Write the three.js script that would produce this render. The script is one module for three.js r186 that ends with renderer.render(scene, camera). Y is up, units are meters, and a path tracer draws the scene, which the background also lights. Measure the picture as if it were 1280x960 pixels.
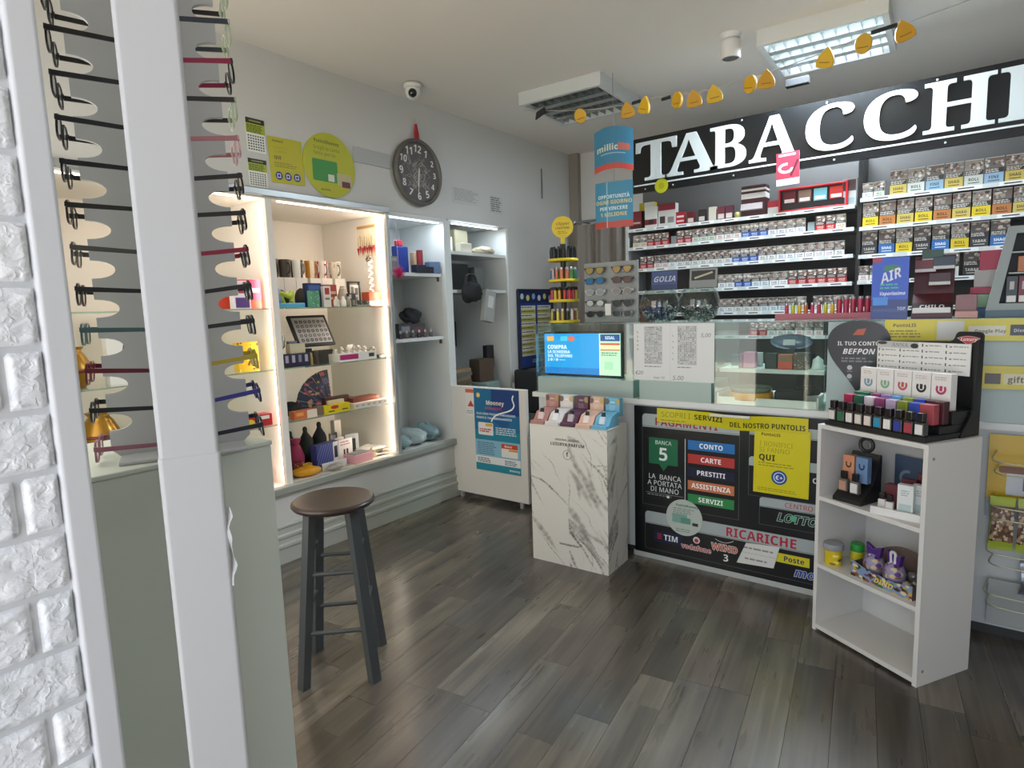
import * as THREE from 'three';
import { RoundedBoxGeometry } from 'three/addons/geometries/RoundedBoxGeometry.js';
import { mergeGeometries } from 'three/addons/utils/BufferGeometryUtils.js';
import { RectAreaLightUniformsLib } from 'three/addons/lights/RectAreaLightUniformsLib.js';
import { FontLoader } from 'three/addons/loaders/FontLoader.js';
import { TextGeometry } from 'three/addons/geometries/TextGeometry.js';

// ------------------------------------------------------------ camera, sky, light, exposure
const scene = new THREE.Scene();
const R = Math.PI / 180;
const camera = new THREE.PerspectiveCamera(64.63, 4 / 3, 0.05, 60);
camera.position.set(0, 1.5, 0);
camera.rotation.set(-7.031 * R, 37.003 * R, -1.866 * R, 'YXZ');
const renderer = new THREE.WebGLRenderer({ antialias: true });
renderer.toneMapping = THREE.LinearToneMapping;
renderer.toneMappingExposure = 1.6;
renderer.shadowMap.enabled = true;
RectAreaLightUniformsLib.init();
scene.background = new THREE.Color().setRGB(0.42, 0.48, 0.56);     // overcast daylight outside the shop entrance
scene.backgroundIntensity = 1.0;

function areaLight(w, h, color, intensity, pos, target) {
  const l = new THREE.RectAreaLight(color, intensity, w, h);
  l.position.set(...pos); l.lookAt(...target); l.castShadow = true; scene.add(l);
  return l;
}
// the sun stands over the street, high enough not to shine into the shop; the bright pavement throws its light in
const sun = new THREE.DirectionalLight(0xfff1de, 12);
sun.position.set(1.5, 9, 3.6); sun.target.position.set(0, 0, 0.6); scene.add(sun, sun.target);
sun.castShadow = true; sun.shadow.mapSize.set(2048, 2048); Object.assign(sun.shadow.camera, { left: -8, right: 8, top: 8, bottom: -8, near: 0.5, far: 30 });
// sky light entering through the open entrance behind the camera
areaLight(1.8, 2.7, 0xdfeaff, 1.8, [0.05, 1.45, 1.48], [0.05, 1.45, 0]);
areaLight(1.9, 2.2, 0xf8f2ea, 1.35, [-2.17, 1.53, -0.222], [-2.17, 1.53, -3]);      // and through the shop window left of it

// ------------------------------------------------------------ helpers
let seed = 20240611;
const rnd = () => { seed = (seed * 1664525 + 1013904223) >>> 0; return seed / 4294967296; };
const rr = (a, b) => a + (b - a) * rnd();
const pick = (a) => a[Math.floor(rnd() * a.length)];
const taken = {};
function numbered(n) { const k = taken[n] = (taken[n] ?? -1) + 1; return k ? `${n}_${String(k).padStart(3, '0')}` : n; }
const mats = {};
function M(color, rough = 0.6, o = {}) {
  const key = color + '|' + rough + JSON.stringify(o);
  return mats[key] ??= new THREE.MeshPhysicalMaterial({ color, roughness: rough, ...o });
}
function put(m, pos, rot) {
  if (pos) m.position.set(...pos);
  if (rot !== undefined) { if (Array.isArray(rot)) m.rotation.set(...rot); else m.rotation.y = rot; }
  return m;
}
function part(parent, name, geo, mat, pos, rot, label) {
  const m = new THREE.Mesh(geo, mat); m.name = name; m.castShadow = m.receiveShadow = true;
  put(m, pos, rot); if (label) m.userData.label = label; parent.add(m); return m;
}
function thing(name, label, category, pos, rot, group) {
  const g = new THREE.Group(); g.name = numbered(name); g.userData = { label, category };
  if (group) g.userData.group = group;
  put(g, pos, rot); scene.add(g); return g;
}
function solo(name, geo, mat, label, category, pos, rot, group) {
  const m = new THREE.Mesh(geo, mat); m.name = numbered(name); m.castShadow = m.receiveShadow = true;
  m.userData = { label, category }; if (group) m.userData.group = group;
  put(m, pos, rot); scene.add(m); return m;
}
function struct(name, geo, mat, pos, rot) {
  const m = new THREE.Mesh(geo, mat); m.name = name; m.userData.kind = 'structure'; m.castShadow = m.receiveShadow = true;
  put(m, pos, rot); scene.add(m); return m;
}
function copy(o, pos, rot, label, group) {
  const c = o.clone(); c.name = numbered(o.name.replace(/_\d{3}$/, '')); c.userData = { ...o.userData };
  if (label) c.userData.label = label; if (group) c.userData.group = group;
  put(c, pos, rot); scene.add(c); return c;
}
// geometry: every box below stands on its base (y = 0) unless it comes from span()
const box = (w, h, d) => new THREE.BoxGeometry(w, h, d).translate(0, h / 2, 0);
const rbox = (w, h, d, r = 0.004, s = 2) => new RoundedBoxGeometry(w, h, d, s, Math.min(r, w / 2.01, h / 2.01, d / 2.01)).translate(0, h / 2, 0);
const span = (x0, x1, y0, y1, z0, z1) => new THREE.BoxGeometry(x1 - x0, y1 - y0, z1 - z0).translate((x0 + x1) / 2, (y0 + y1) / 2, (z0 + z1) / 2);
const cyl = (r0, r1, h, n = 24) => new THREE.CylinderGeometry(r1, r0, h, n).translate(0, h / 2, 0);
const lathe = (pts, n = 32) => new THREE.LatheGeometry(pts.map(([x, y]) => new THREE.Vector2(x, y)), n);
const tube = (pts, r, n = 24, k = 8, closed = false) => new THREE.TubeGeometry(new THREE.CatmullRomCurve3(pts.map((p) => new THREE.Vector3(...p)), closed, 'catmullrom', 0.4), n, r, k, closed);
const rod = (a, b, r, k = 8) => new THREE.TubeGeometry(new THREE.LineCurve3(new THREE.Vector3(...a), new THREE.Vector3(...b)), 1, r, k);
function shapeOf(pts) { const s = new THREE.Shape(); pts.forEach(([x, y], i) => (i ? s.lineTo(x, y) : s.moveTo(x, y))); s.closePath(); return s; }
const extrude = (s, depth, bevel = 0, seg = 12) => new THREE.ExtrudeGeometry(s, { depth, bevelEnabled: bevel > 0, bevelSize: bevel, bevelThickness: bevel, bevelSegments: 2, curveSegments: seg });
const merge = (...g) => mergeGeometries(g.map((x) => { const y = x.index ? x.toNonIndexed() : x; for (const k of Object.keys(y.attributes)) if (!['position', 'normal', 'uv'].includes(k)) y.deleteAttribute(k); return y; }));
// uv in metres by the dominant axis of each face
function metreUV(g, s = 1) {
  const q = g.index ? g.toNonIndexed() : g; const p = q.attributes.position, n = q.attributes.normal, uv = new Float32Array(p.count * 2);
  for (let i = 0; i < p.count; i++) {
    const ax = Math.abs(n.getX(i)), ay = Math.abs(n.getY(i)), az = Math.abs(n.getZ(i));
    const [u, v] = ax >= ay && ax >= az ? [p.getZ(i), p.getY(i)] : ay >= az ? [p.getX(i), p.getZ(i)] : [p.getX(i), p.getY(i)];
    uv[2 * i] = u * s; uv[2 * i + 1] = v * s;
  }
  q.setAttribute('uv', new THREE.BufferAttribute(uv, 2)); return q;
}
const nth = (n) => n + (n % 100 > 10 && n % 100 < 14 ? 'th' : ['th', 'st', 'nd', 'rd'][n % 10] || 'th');
// ---- noise and textures
function lattice(n, sd) { let s = sd; const a = new Float32Array(n * n); for (let i = 0; i < a.length; i++) { s = (s * 1664525 + 1013904223) >>> 0; a[i] = s / 4294967296; } return a; }
function noiser(sd) {
  const n = 64, L = lattice(n, sd);
  const at = (i, j) => L[((j % n) + n) % n * n + ((i % n) + n) % n];
  return (x, y) => { const i = Math.floor(x), j = Math.floor(y), f = x - i, g = y - j, u = f * f * (3 - 2 * f), v = g * g * (3 - 2 * g);
    return (at(i, j) * (1 - u) + at(i + 1, j) * u) * (1 - v) + (at(i, j + 1) * (1 - u) + at(i + 1, j + 1) * u) * v; };
}
function dataTex(w, h, f, srgb) {
  const d = new Uint8Array(w * h * 4);
  for (let y = 0; y < h; y++) for (let x = 0; x < w; x++) { const c = f(x / w, y / h), o = (y * w + x) * 4; const a = Array.isArray(c) ? c : [c, c, c]; for (let k = 0; k < 3; k++) d[o + k] = Math.max(0, Math.min(255, a[k])); d[o + 3] = 255; }
  const t = new THREE.DataTexture(d, w, h); t.wrapS = t.wrapT = THREE.RepeatWrapping; t.magFilter = THREE.LinearFilter; t.minFilter = THREE.LinearMipmapLinearFilter; t.generateMipmaps = true;
  if (srgb) t.colorSpace = THREE.SRGBColorSpace; t.needsUpdate = true; return t;
}
// ---- printed matter: several prints share a sheet; a print is a rectangle of its sheet
class Sheet {
  constructor(size, rough = 0.45, o = {}) {
    this.size = size; this.c = document.createElement('canvas'); this.c.width = this.c.height = size; this.g = this.c.getContext('2d');
    this.g.fillStyle = '#888'; this.g.fillRect(0, 0, size, size); this.x = 0; this.y = 0; this.row = 0;
    this.tex = new THREE.CanvasTexture(this.c); this.tex.colorSpace = THREE.SRGBColorSpace; this.tex.anisotropy = 8;
    this.mat = new THREE.MeshPhysicalMaterial({ map: this.tex, roughness: rough, ...o });
  }
  print(w, h, draw) {
    if (this.x + w > this.size) { this.x = 0; this.y += this.row + 2; this.row = 0; }
    if (this.y + h > this.size) throw new Error('sheet full');
    const x = this.x, y = this.y, g = this.g; this.x += w + 2; this.row = Math.max(this.row, h);
    g.save(); g.beginPath(); g.rect(x, y, w, h); g.clip(); g.translate(x, y); draw(g, w, h); g.restore();
    const S = this.size, e = 1;
    return { u0: (x + e) / S, u1: (x + w - e) / S, v0: 1 - (y + h - e) / S, v1: 1 - (y + e) / S, cu: (x + 3) / S, cv: 1 - (y + h - 3) / S, mat: this.mat };
  }
}
// remap a geometry's faces that point along +z (and -z) to a print, every other face to the print's corner colour
function printed(g, p, both = true) {
  const q = g.index ? g.toNonIndexed() : g; q.computeBoundingBox(); const b = q.boundingBox, P = q.attributes.position, N = q.attributes.normal, uv = new Float32Array(P.count * 2);
  for (let i = 0; i < P.count; i++) {
    const nz = N.getZ(i);
    if (nz > 0.6 || (both && nz < -0.6)) {
      let a = (P.getX(i) - b.min.x) / (b.max.x - b.min.x); if (nz < 0) a = 1 - a; const c = (P.getY(i) - b.min.y) / (b.max.y - b.min.y);
      uv[2 * i] = p.u0 + a * (p.u1 - p.u0); uv[2 * i + 1] = p.v0 + c * (p.v1 - p.v0);
    } else { uv[2 * i] = p.cu; uv[2 * i + 1] = p.cv; }
  }
  q.setAttribute('uv', new THREE.BufferAttribute(uv, 2)); return q;
}
// soft goods: a sphere pressed into a bag shape with creases; stands on its base
function lump(sx, sy, sz, sd = 1, amp = 0.35, neck = 0) {
  const g = new THREE.SphereGeometry(1, 32, 22), p = g.attributes.position;
  for (let i = 0; i < p.count; i++) { const x = p.getX(i), y = p.getY(i), z = p.getZ(i); let k = 1 + amp * (fbm(nB, x * 2.3 + sd * 7.1 + 20, z * 2.3 + y * 1.7 + 20, 4) - 0.47) + amp * 0.35 * (Math.abs(fbm(nC, Math.atan2(z, x) * 2.2 + 30 + sd, y * 2 + 20, 3) - 0.45)); let r = 1; if (neck && y > 0.35) r = y > 0.72 ? 0.35 + (y - 0.72) * 2.0 : 1 - (y - 0.35) * 1.6; p.setXYZ(i, x * sx * k * r, Math.max(-0.82, y) * sy * (neck && y > 0.35 ? 1 : k), z * sz * k * r); }
  g.computeVertexNormals(); g.computeBoundingBox(); return g.translate(0, -g.boundingBox.min.y, 0);
}
const pbox = (w, h, d, p, both = true) => printed(box(w, h, d), p, both);
function T(g, s, x, y, size, color, o = {}) {
  g.fillStyle = color; g.font = `${o.style || 'bold'} ${size}px ${o.font || 'sans-serif'}`; g.textAlign = o.align || 'left'; g.textBaseline = o.base || 'middle';
  if (o.w) g.fillText(s, x, y, o.w); else g.fillText(s, x, y);
}
function F(g, c, x, y, w, h) { g.fillStyle = c; g.fillRect(x, y, w, h); }
function RR(g, c, x, y, w, h, r) { g.fillStyle = c; g.beginPath(); g.roundRect(x, y, w, h, r); g.fill(); }
function O(g, c, x, y, r, r2 = r) { g.fillStyle = c; g.beginPath(); g.ellipse(x, y, r, r2, 0, 0, 7); g.fill(); }
// rows of unreadably small print
function fine(g, x, y, w, rows, lh, c, th = 0.45, fill = 0.9) {
  g.fillStyle = c;
  for (let r = 0; r < rows; r++) { let a = x; const end = x + w * rr(fill * 0.8, 1); while (a < end) { const l = Math.min(rr(1.2, 4.2) * lh * 0.6, end - a); g.fillRect(a, y + r * lh, l, lh * th); a += l + lh * 0.35; } }
}

// ------------------------------------------------------------ shared surface textures
const nA = noiser(7), nB = noiser(91), nC = noiser(533);
const fbm = (n, x, y, o = 4) => { let s = 0, a = 0.5, f = 1; for (let i = 0; i < o; i++) { s += a * n(x * f, y * f); a *= 0.5; f *= 2; } return s; };
const plasterBump = dataTex(256, 256, (u, v) => 128 + 90 * (fbm(nA, u * 32, v * 32, 2) - 0.37) * 2);
plasterBump.repeat.set(1.4, 1.4);
const woodMap = dataTex(1024, 512, (u, v) => {       // grain runs along u
  const w = fbm(nB, u * 4, v * 8, 3), g = fbm(nC, u * 4 + w, v * 64, 2), st = fbm(nA, u * 8, v * 16, 3);
  const streak = Math.pow(fbm(nA, u * 4 + 3, v * 32, 2), 2);
  const k = 152 + 55 * (g - 0.45) + 80 * (w - 0.45) + 60 * (streak - 0.15) + 25 * (st - 0.45);
  return [k * 1.0, k * 0.975, k * 0.935];
}, true);
const woodRough = dataTex(512, 512, (u, v) => 120 + 90 * fbm(nC, u * 8, v * 32, 3));
const woodBump = dataTex(512, 512, (u, v) => 128 + 120 * (fbm(nC, u * 16, v * 32, 3) - 0.45));
woodBump.repeat.set(3, 3);
const stoneBump = dataTex(512, 512, (u, v) => {
  const a = fbm(nA, u * 16, v * 16, 4), b = fbm(nB, u * 16 + a * 2, v * 16 + a, 3), ridge = 1 - Math.abs(b * 2 - 0.95) * 2.2;
  return 60 + 120 * Math.max(0, ridge) + 90 * (a - 0.4);
});

// ------------------------------------------------------------ the shell of the shop
const CE = 3.02, BACK = -5.5;                         // ceiling height, back wall
const wallMat = M(0xcfceca, 0.85, { bumpMap: plasterBump, bumpScale: 0.0008 });
const wallUnit = (g) => metreUV(g);
const floor = struct('floor', span(-4.3, 2.0, -0.12, -0.014, BACK - 0.1, 1.6), M(0x26241f, 0.9));
{ // laminate planks, laid nearly along the shop's length
  const tones = [0xa89f90, 0x978e81, 0xb4ab9c, 0x9f9588, 0x8a8277, 0xbdb4a5, 0xa7a198, 0x938a80];
  const pm = tones.map((c) => new THREE.MeshPhysicalMaterial({ color: c, map: woodMap, roughnessMap: woodRough, roughness: 0.5, bumpMap: woodBump, bumpScale: 0.0003, clearcoat: 0.6, clearcoatRoughness: 0.2 }));
  const W = 0.139, lens = [0.62, 0.85, 1.1, 1.35], vars = [];
  for (const L of lens) for (let k = 0; k < 3; k++) {
    const g = new THREE.BoxGeometry(W - 0.0012, 0.013, L - 0.0012).toNonIndexed(), p = g.attributes.position, uv = g.attributes.uv, o = [rnd(), rnd()];
    for (let i = 0; i < p.count; i++) uv.setXY(i, p.getZ(i) / 1.6 + o[0], p.getX(i) / 0.8 + o[1]);
    vars.push([L, g]);
  }
  const ang = 0.121, dx = Math.cos(ang), dz = -Math.sin(ang), ux = Math.sin(ang), uz = Math.cos(ang);   // across, along
  let n = 0;
  for (let r = -24; r <= 20; r++) {
    let s = -4.4 - rr(0, 0.9);
    while (s < 0.9) {
      const [L, g] = pick(vars), c = s + L / 2, a = r * W, x = a * dx + c * ux - 1.1, z = a * dz + c * uz; s += L;
      if (x < -3.32 || x > 1.6 || z < -4.3 || z > 0.6) continue;
      if (x < -1.4 && z > -0.6) continue;
      const m = part(floor, 'plank' + (n ? '_' + String(n).padStart(3, '0') : ''), g, pick(pm), [x, -0.0065, z], ang); n++;
    }
  }
}
const ceilMat = M(0xe0dad2, 0.92, { bumpMap: plasterBump, bumpScale: 0.0006 });
struct('pavement', span(-8, 8, -0.16, -0.02, 1.6, 9), M(0xc9c2b6, 0.9));
struct('ceiling', wallUnit(span(-4.3, 2.0, CE, CE + 0.12, BACK - 0.1, 1.6)), ceilMat);
struct('wall_back', wallUnit(span(-4.3, 2.0, -0.12, CE, BACK - 0.12, BACK)), wallMat);
struct('wall_right', wallUnit(span(1.9, 2.0, -0.12, CE, BACK, 1.6)), wallMat);
// left wall: header over the display niches, low wall below them, full wall beyond
const N0 = -0.85, N1 = -2.04, N2 = -2.99, N3 = -3.6, N4 = -4.38;     // niche divisions along z
struct('wall_left', wallUnit(merge(
  span(-4.15, -3.3, 2.215, CE, BACK, -0.2), span(-3.42, -3.3, 0, 0.43, N3 - 0.02, -0.2),
  span(-4.15, -3.3, 0, 2.215, BACK, N4), span(-4.15, -3.3, 0, 2.215, N0, -0.2), span(-4.15, -4.05, 0, 2.215, N4, N0))), wallMat);
struct('wall_front', wallUnit(merge(span(-4.15, -3.2, -0.12, CE, -0.24, -0.12), span(-3.2, -1.06, -0.12, 0.35, -0.24, -0.12), span(-3.2, -1.06, 2.72, CE, -0.24, -0.12), span(-1.14, -1.06, 0.35, 2.72, -0.24, -0.12), span(-1.06, 2.0, 2.88, CE, 1.5, 1.6), span(1.0, 2.0, -0.12, 2.88, 1.5, 1.6))), wallMat);
{ // shop window beside the entrance
  const w = struct('window_1', merge(span(-3.2, -1.14, 0.35, 0.41, -0.215, -0.145), span(-3.2, -1.14, 2.66, 2.72, -0.215, -0.145), span(-3.2, -3.14, 0.41, 2.66, -0.215, -0.145), span(-1.2, -1.14, 0.41, 2.66, -0.215, -0.145), span(-2.2, -2.14, 0.41, 2.66, -0.215, -0.145)), M(0x8d9092, 0.4));
  for (const [a, b] of [[-3.14, -2.2], [-2.14, -1.2]]) part(w, 'pane', span(a, b, 0.41, 2.66, -0.183, -0.177), M(0xf6fbf8, 0.02, { transmission: 1, thickness: 0 }));
}
// moulded base of the low wall
{
  const prof = shapeOf([[0, 0], [0.022, 0], [0.022, 0.092], [0.03, 0.1], [0.03, 0.116], [0.014, 0.124], [0.012, 0.15], [0.02, 0.156], [0.02, 0.172], [0.006, 0.18], [0.004, 0.212], [0.012, 0.218], [0.012, 0.23], [0, 0.236]]);
  const g = extrude(prof, 2.8); g.rotateY(0);
  struct('baseboard_left', g, M(0xb4b7b0, 0.5), [-3.3, 0, -3.6]);
  struct('trim_1', rbox(0.05, 0.05, 3.28, 0.01), M(0x9a9d95, 0.45), [-3.292, 0.425, -2.0 - 0.04]);       // ledge below the niches
}
// the entrance side wall: foam brick cladding on a smooth wall with a corner guard
{
  const back = struct('wall_entrance', span(-1.06, -0.912, -0.12, CE, -0.255, 1.6), M(0xcfd1d2, 0.8));
  const bm = [0xeaecee, 0xe6e9eb, 0xedeff0].map((c) => new THREE.MeshPhysicalMaterial({ color: c, roughness: 0.62, bumpMap: stoneBump, bumpScale: 0.0022 }));
  const H = 0.077, variants = (len) => [0, 1, 2].map((k) => {
    const nx = Math.max(4, Math.round(len / 0.0055)), ny = 13, g = new THREE.PlaneGeometry(len - 0.006, H - 0.006, nx, ny), p = g.attributes.position, uv = g.attributes.uv;
    for (let i = 0; i < p.count; i++) {
      const x = p.getX(i), y = p.getY(i), e = Math.min(1, Math.min((len - 0.006) / 2 - Math.abs(x), (H - 0.006) / 2 - Math.abs(y)) / 0.0045), rg = 1 - Math.abs(2 * fbm(nC, x * 55 + k * 7 + 30, y * 55 + 12, 3) - 0.9) * 3;
      p.setZ(i, -0.001 + e * (0.0055 + 0.0022 * fbm(nA, x * 40 + k * 9 + 20, y * 40 + 30, 2) + 0.0028 * Math.max(0, rg)));
      uv.setXY(i, x / 0.22 + k * 0.37, y / 0.22 + k * 0.21);
    }
    g.computeVertexNormals(); g.rotateY(Math.PI / 2); return g;
  });
  const full = variants(0.195), half = variants(0.045);
  let n = 0; const y0 = 1.163 - 15 * H;
  for (let r = 0; r < 39; r++) {
    const y = y0 + (r + 0.5) * H; if (y > CE - 0.04) break;
    let z = -0.254;
    if (r % 2 === 0) { part(back, 'brick' + (n ? '_' + String(n).padStart(3, '0') : ''), pick(half), pick(bm), [-0.912, y, z + 0.0225]); n++; z += 0.045; } else z += 0;
    for (let k = 0; k < 4; k++) { part(back, 'brick' + (n ? '_' + String(n).padStart(3, '0') : ''), pick(full), pick(bm), [-0.912, y, z + 0.0975]); n++; z += 0.195; }
  }
  struct('trim_2', rbox(0.06, CE, 0.034, 0.006), M(0xcfd1d2, 0.55), [-0.932, 0, -0.268]);
}
{ // painted square post standing in the entrance
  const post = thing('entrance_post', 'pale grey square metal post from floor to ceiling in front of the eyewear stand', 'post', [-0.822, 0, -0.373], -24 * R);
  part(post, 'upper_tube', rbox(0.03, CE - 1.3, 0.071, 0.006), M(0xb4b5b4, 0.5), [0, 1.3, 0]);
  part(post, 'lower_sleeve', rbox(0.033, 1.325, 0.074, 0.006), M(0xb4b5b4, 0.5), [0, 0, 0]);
  const g = new THREE.PlaneGeometry(0.006, 0.11, 4, 16), p = g.attributes.position;
  for (let i = 0; i < p.count; i++) { const y = p.getY(i), x = p.getX(i); p.setZ(i, 0.004 * Math.sin(y * 90) + (x > 0 ? 0.004 * nA(y * 80 + 9, 3) : 0)); p.setX(i, x + (x > 0 ? 0.006 * (nB(y * 70 + 30, 2) - 0.5) : 0)); }
  g.computeVertexNormals(); g.rotateY(Math.PI / 2 - 0.4);
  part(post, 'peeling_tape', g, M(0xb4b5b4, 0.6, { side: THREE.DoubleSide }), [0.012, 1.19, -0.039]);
}
// back of the passage: taupe curtain on a rod
{
  struct('trim_3', box(0.1, CE, 0.06), M(0x8d857b, 0.7), [-3.245, 0, BACK + 0.03]);
  const cg = new THREE.PlaneGeometry(1.05, 2.28, 90, 6), p = cg.attributes.position;
  for (let i = 0; i < p.count; i++) { const x = p.getX(i); p.setZ(i, 0.03 * Math.sin(x * 34 + Math.sin(x * 7) * 2) + 0.012 * Math.sin(x * 71)); }
  cg.computeVertexNormals();
  solo('doorway_curtain', cg, M(0x8d857d, 0.95, { side: THREE.DoubleSide, sheen: 0.3 }), 'taupe gathered curtain hanging in the passage behind the lighter tower', 'curtain', [-2.62, 1.16, BACK + 0.16]);
  const rodT = thing('curtain_rod', 'chrome curtain rod above the taupe curtain in the passage', 'curtain rod', [-3.1, 2.33, BACK + 0.16]);
  part(rodT, 'rail', rod([-0.08, 0, 0], [1.15, 0, 0], 0.012), M(0xb8b9bb, 0.25, { metalness: 0.9 }));
  part(rodT, 'finial', new THREE.SphereGeometry(0.024, 16, 12), M(0xb8b9bb, 0.25, { metalness: 0.9 }), [-0.08, 0, 0]);
  part(rodT, 'bracket', rod([0, 0, 0], [0, 0, -0.16], 0.008), M(0x55524e, 0.5));
}

// ------------------------------------------------------------ lit wall cabinets on the left
const white = M(0xe9e4dc, 0.55), paleWhite = M(0xd9dbd8, 0.55), alu = M(0xb4b8b8, 0.35, { metalness: 0.6 });
const paneMat = M(0xf6fbf8, 0.03, { transmission: 1, thickness: 0, ior: 1.5 });
const glassEdge = M(0xe2f0ea, 0.06, { transmission: 0.92, thickness: 0, ior: 1.5 });
const ledWarm = new THREE.MeshStandardMaterial({ color: 0xffffff, emissive: 0xfff0dc, emissiveIntensity: 4 });
const ledCool = new THREE.MeshStandardMaterial({ color: 0xffffff, emissive: 0xe6f4ff, emissiveIntensity: 2.0 });
{
  const c = thing('display_cabinet', 'lit white display cabinet with glass shelves set into the left wall', 'cabinet', [-3.3, 0.43, N2]);
  const L = N0 - N2, D = 0.72;
  part(c, 'back_panel', span(-D - 0.02, -D, 0, 1.785, 0, L), white);
  part(c, 'top_panel', span(-D, -0.005, 1.755, 1.785, 0, L), white);
  part(c, 'base_panel', span(-D, -0.005, 0, 0.035, 0, L), white);
  part(c, 'side_panel', span(-D, -0.005, 0.035, 1.755, 0, 0.025), white);
  part(c, 'side_panel', span(-D, -0.005, 0.035, 1.755, L - 0.025, L), white);
  const z1 = N1 - N2;
  part(c, 'divider', span(-D, -0.03, 0.035, 1.755, z1 - 0.05, z1 - 0.025), white);
  part(c, 'divider_trim', span(-0.03, 0.002, 0.035, 1.755, z1 - 0.055, z1 - 0.015), white);
  part(c, 'header_profile', rbox(0.035, 0.04, L, 0.005), alu, [0.006, 1.765, L / 2]);
  part(c, 'end_profile', rbox(0.03, 1.76, 0.03, 0.005), alu, [0.0, 0.03, 0.012]);
  for (const y of [1.122, 0.757, 0.425]) {
    const s1 = part(c, 'glass_shelf', span(-0.66, -0.02, y - 0.008, y, 0.026, z1 - 0.051), paneMat);
    part(s1, 'polished_edge', span(-0.0199, -0.018, y - 0.008, y, 0.026, z1 - 0.051), glassEdge);
    const s0 = part(c, 'glass_shelf', span(-0.66, -0.02, y - 0.008, y, z1 - 0.024, L - 0.026), paneMat);
    part(s0, 'polished_edge', span(-0.0199, -0.018, y - 0.008, y, z1 - 0.024, L - 0.026), glassEdge);
  }
  part(c, 'light_strip', span(-0.055, -0.035, 0.06, 1.74, 0.0252, 0.031), ledWarm);
  part(c, 'light_strip', span(-0.052, -0.034, 0.06, 1.74, z1 - 0.0249, z1 - 0.02), ledWarm);
  part(c, 'light_strip', span(-0.045, -0.028, 1.749, 1.7549, 0.05, z1 - 0.12), ledWarm);
  part(c, 'light_strip', span(-0.045, -0.028, 1.749, 1.7549, z1, L - 0.05), ledWarm);
  areaLight(0.016, 1.66, 0xffe9d2, 40, [-3.345, 1.33, N2 + 0.034], [-3.75, 1.33, N2 + 0.5]);
  areaLight(0.016, 1.66, 0xffe9d2, 34, [-3.343, 1.33, N1 - 0.018], [-3.75, 1.33, N1 + 0.4]);
  areaLight(0.8, 0.016, 0xffe9d2, 30, [-3.337, 2.177, (N1 + N2) / 2], [-3.6, 1.3, (N1 + N2) / 2]);
  areaLight(1.0, 0.016, 0xffe9d2, 30, [-3.337, 2.177, (N0 + N1) / 2], [-3.6, 1.3, (N0 + N1) / 2]);
}
{
  const c = thing('shelf_cabinet', 'white open shelf cabinet holding perfume boxes beside the lit display cabinet', 'cabinet', [-3.3, 0.43, N3]);
  const L = N2 - N3, D = 0.5;
  part(c, 'back_panel', span(-D - 0.02, -D, 0, 1.785, 0, L), paleWhite);
  part(c, 'top_panel', span(-D, -0.005, 1.755, 1.785, 0, L), paleWhite);
  part(c, 'base_panel', span(-D, 0.0, 0, 0.035, 0, L), paleWhite);
  part(c, 'side_panel', span(-D, -0.005, 0.035, 1.755, 0, 0.035), paleWhite);
  part(c, 'side_panel', span(-D, -0.005, 0.035, 1.755, L - 0.02, L), paleWhite);
  for (const y of [1.365, 0.875]) { part(c, 'shelf', span(-D, -0.05, y - 0.025, y, 0.036, L - 0.021), paleWhite); part(c, 'shelf_bracket', span(-0.09, -0.075, y - 0.06, y - 0.026, 0.036, 0.05), M(0x55524e, 0.5)); }
  part(c, 'light_strip', span(-0.05, -0.03, 1.747, 1.7549, 0.06, L - 0.04), ledCool);
  areaLight(0.5, 0.02, 0xdcefff, 38, [-3.34, 2.174, (N2 + N3) / 2], [-3.5, 1.0, (N2 + N3) / 2]);
}
{
  const c = thing('shelf_alcove', 'white shelved alcove with boxes and a desk behind the low gate', 'shelf', [-3.3, 0, N4]);
  const L = N3 - N4, D = 0.7;
  part(c, 'back_panel', span(-D - 0.02, -D, 0.02, 2.2, 0, L), paleWhite);
  part(c, 'side_panel', span(-D, -0.005, 0.02, 2.2, L - 0.04, L), paleWhite);
  part(c, 'side_panel', span(-D, -0.005, 0.02, 2.2, 0, 0.015), paleWhite);
  part(c, 'shelf', span(-0.45, -0.02, 1.95, 1.975, 0.016, L - 0.041), paleWhite);
  part(c, 'shelf', span(-0.45, -0.02, 1.645, 1.67, 0.016, L - 0.041), paleWhite);
  part(c, 'desk_top', span(-0.66, -0.01, 0.72, 0.75, 0.016, L - 0.041), M(0x8b9090, 0.5));
  part(c, 'light_strip', span(-0.05, -0.03, 2.19, 2.199, 0.1, L - 0.1), ledCool);
  areaLight(0.6, 0.02, 0xdcefff, 34, [-3.34, 2.183, (N3 + N4) / 2], [-3.5, 1.0, (N3 + N4) / 2]);
}

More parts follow.
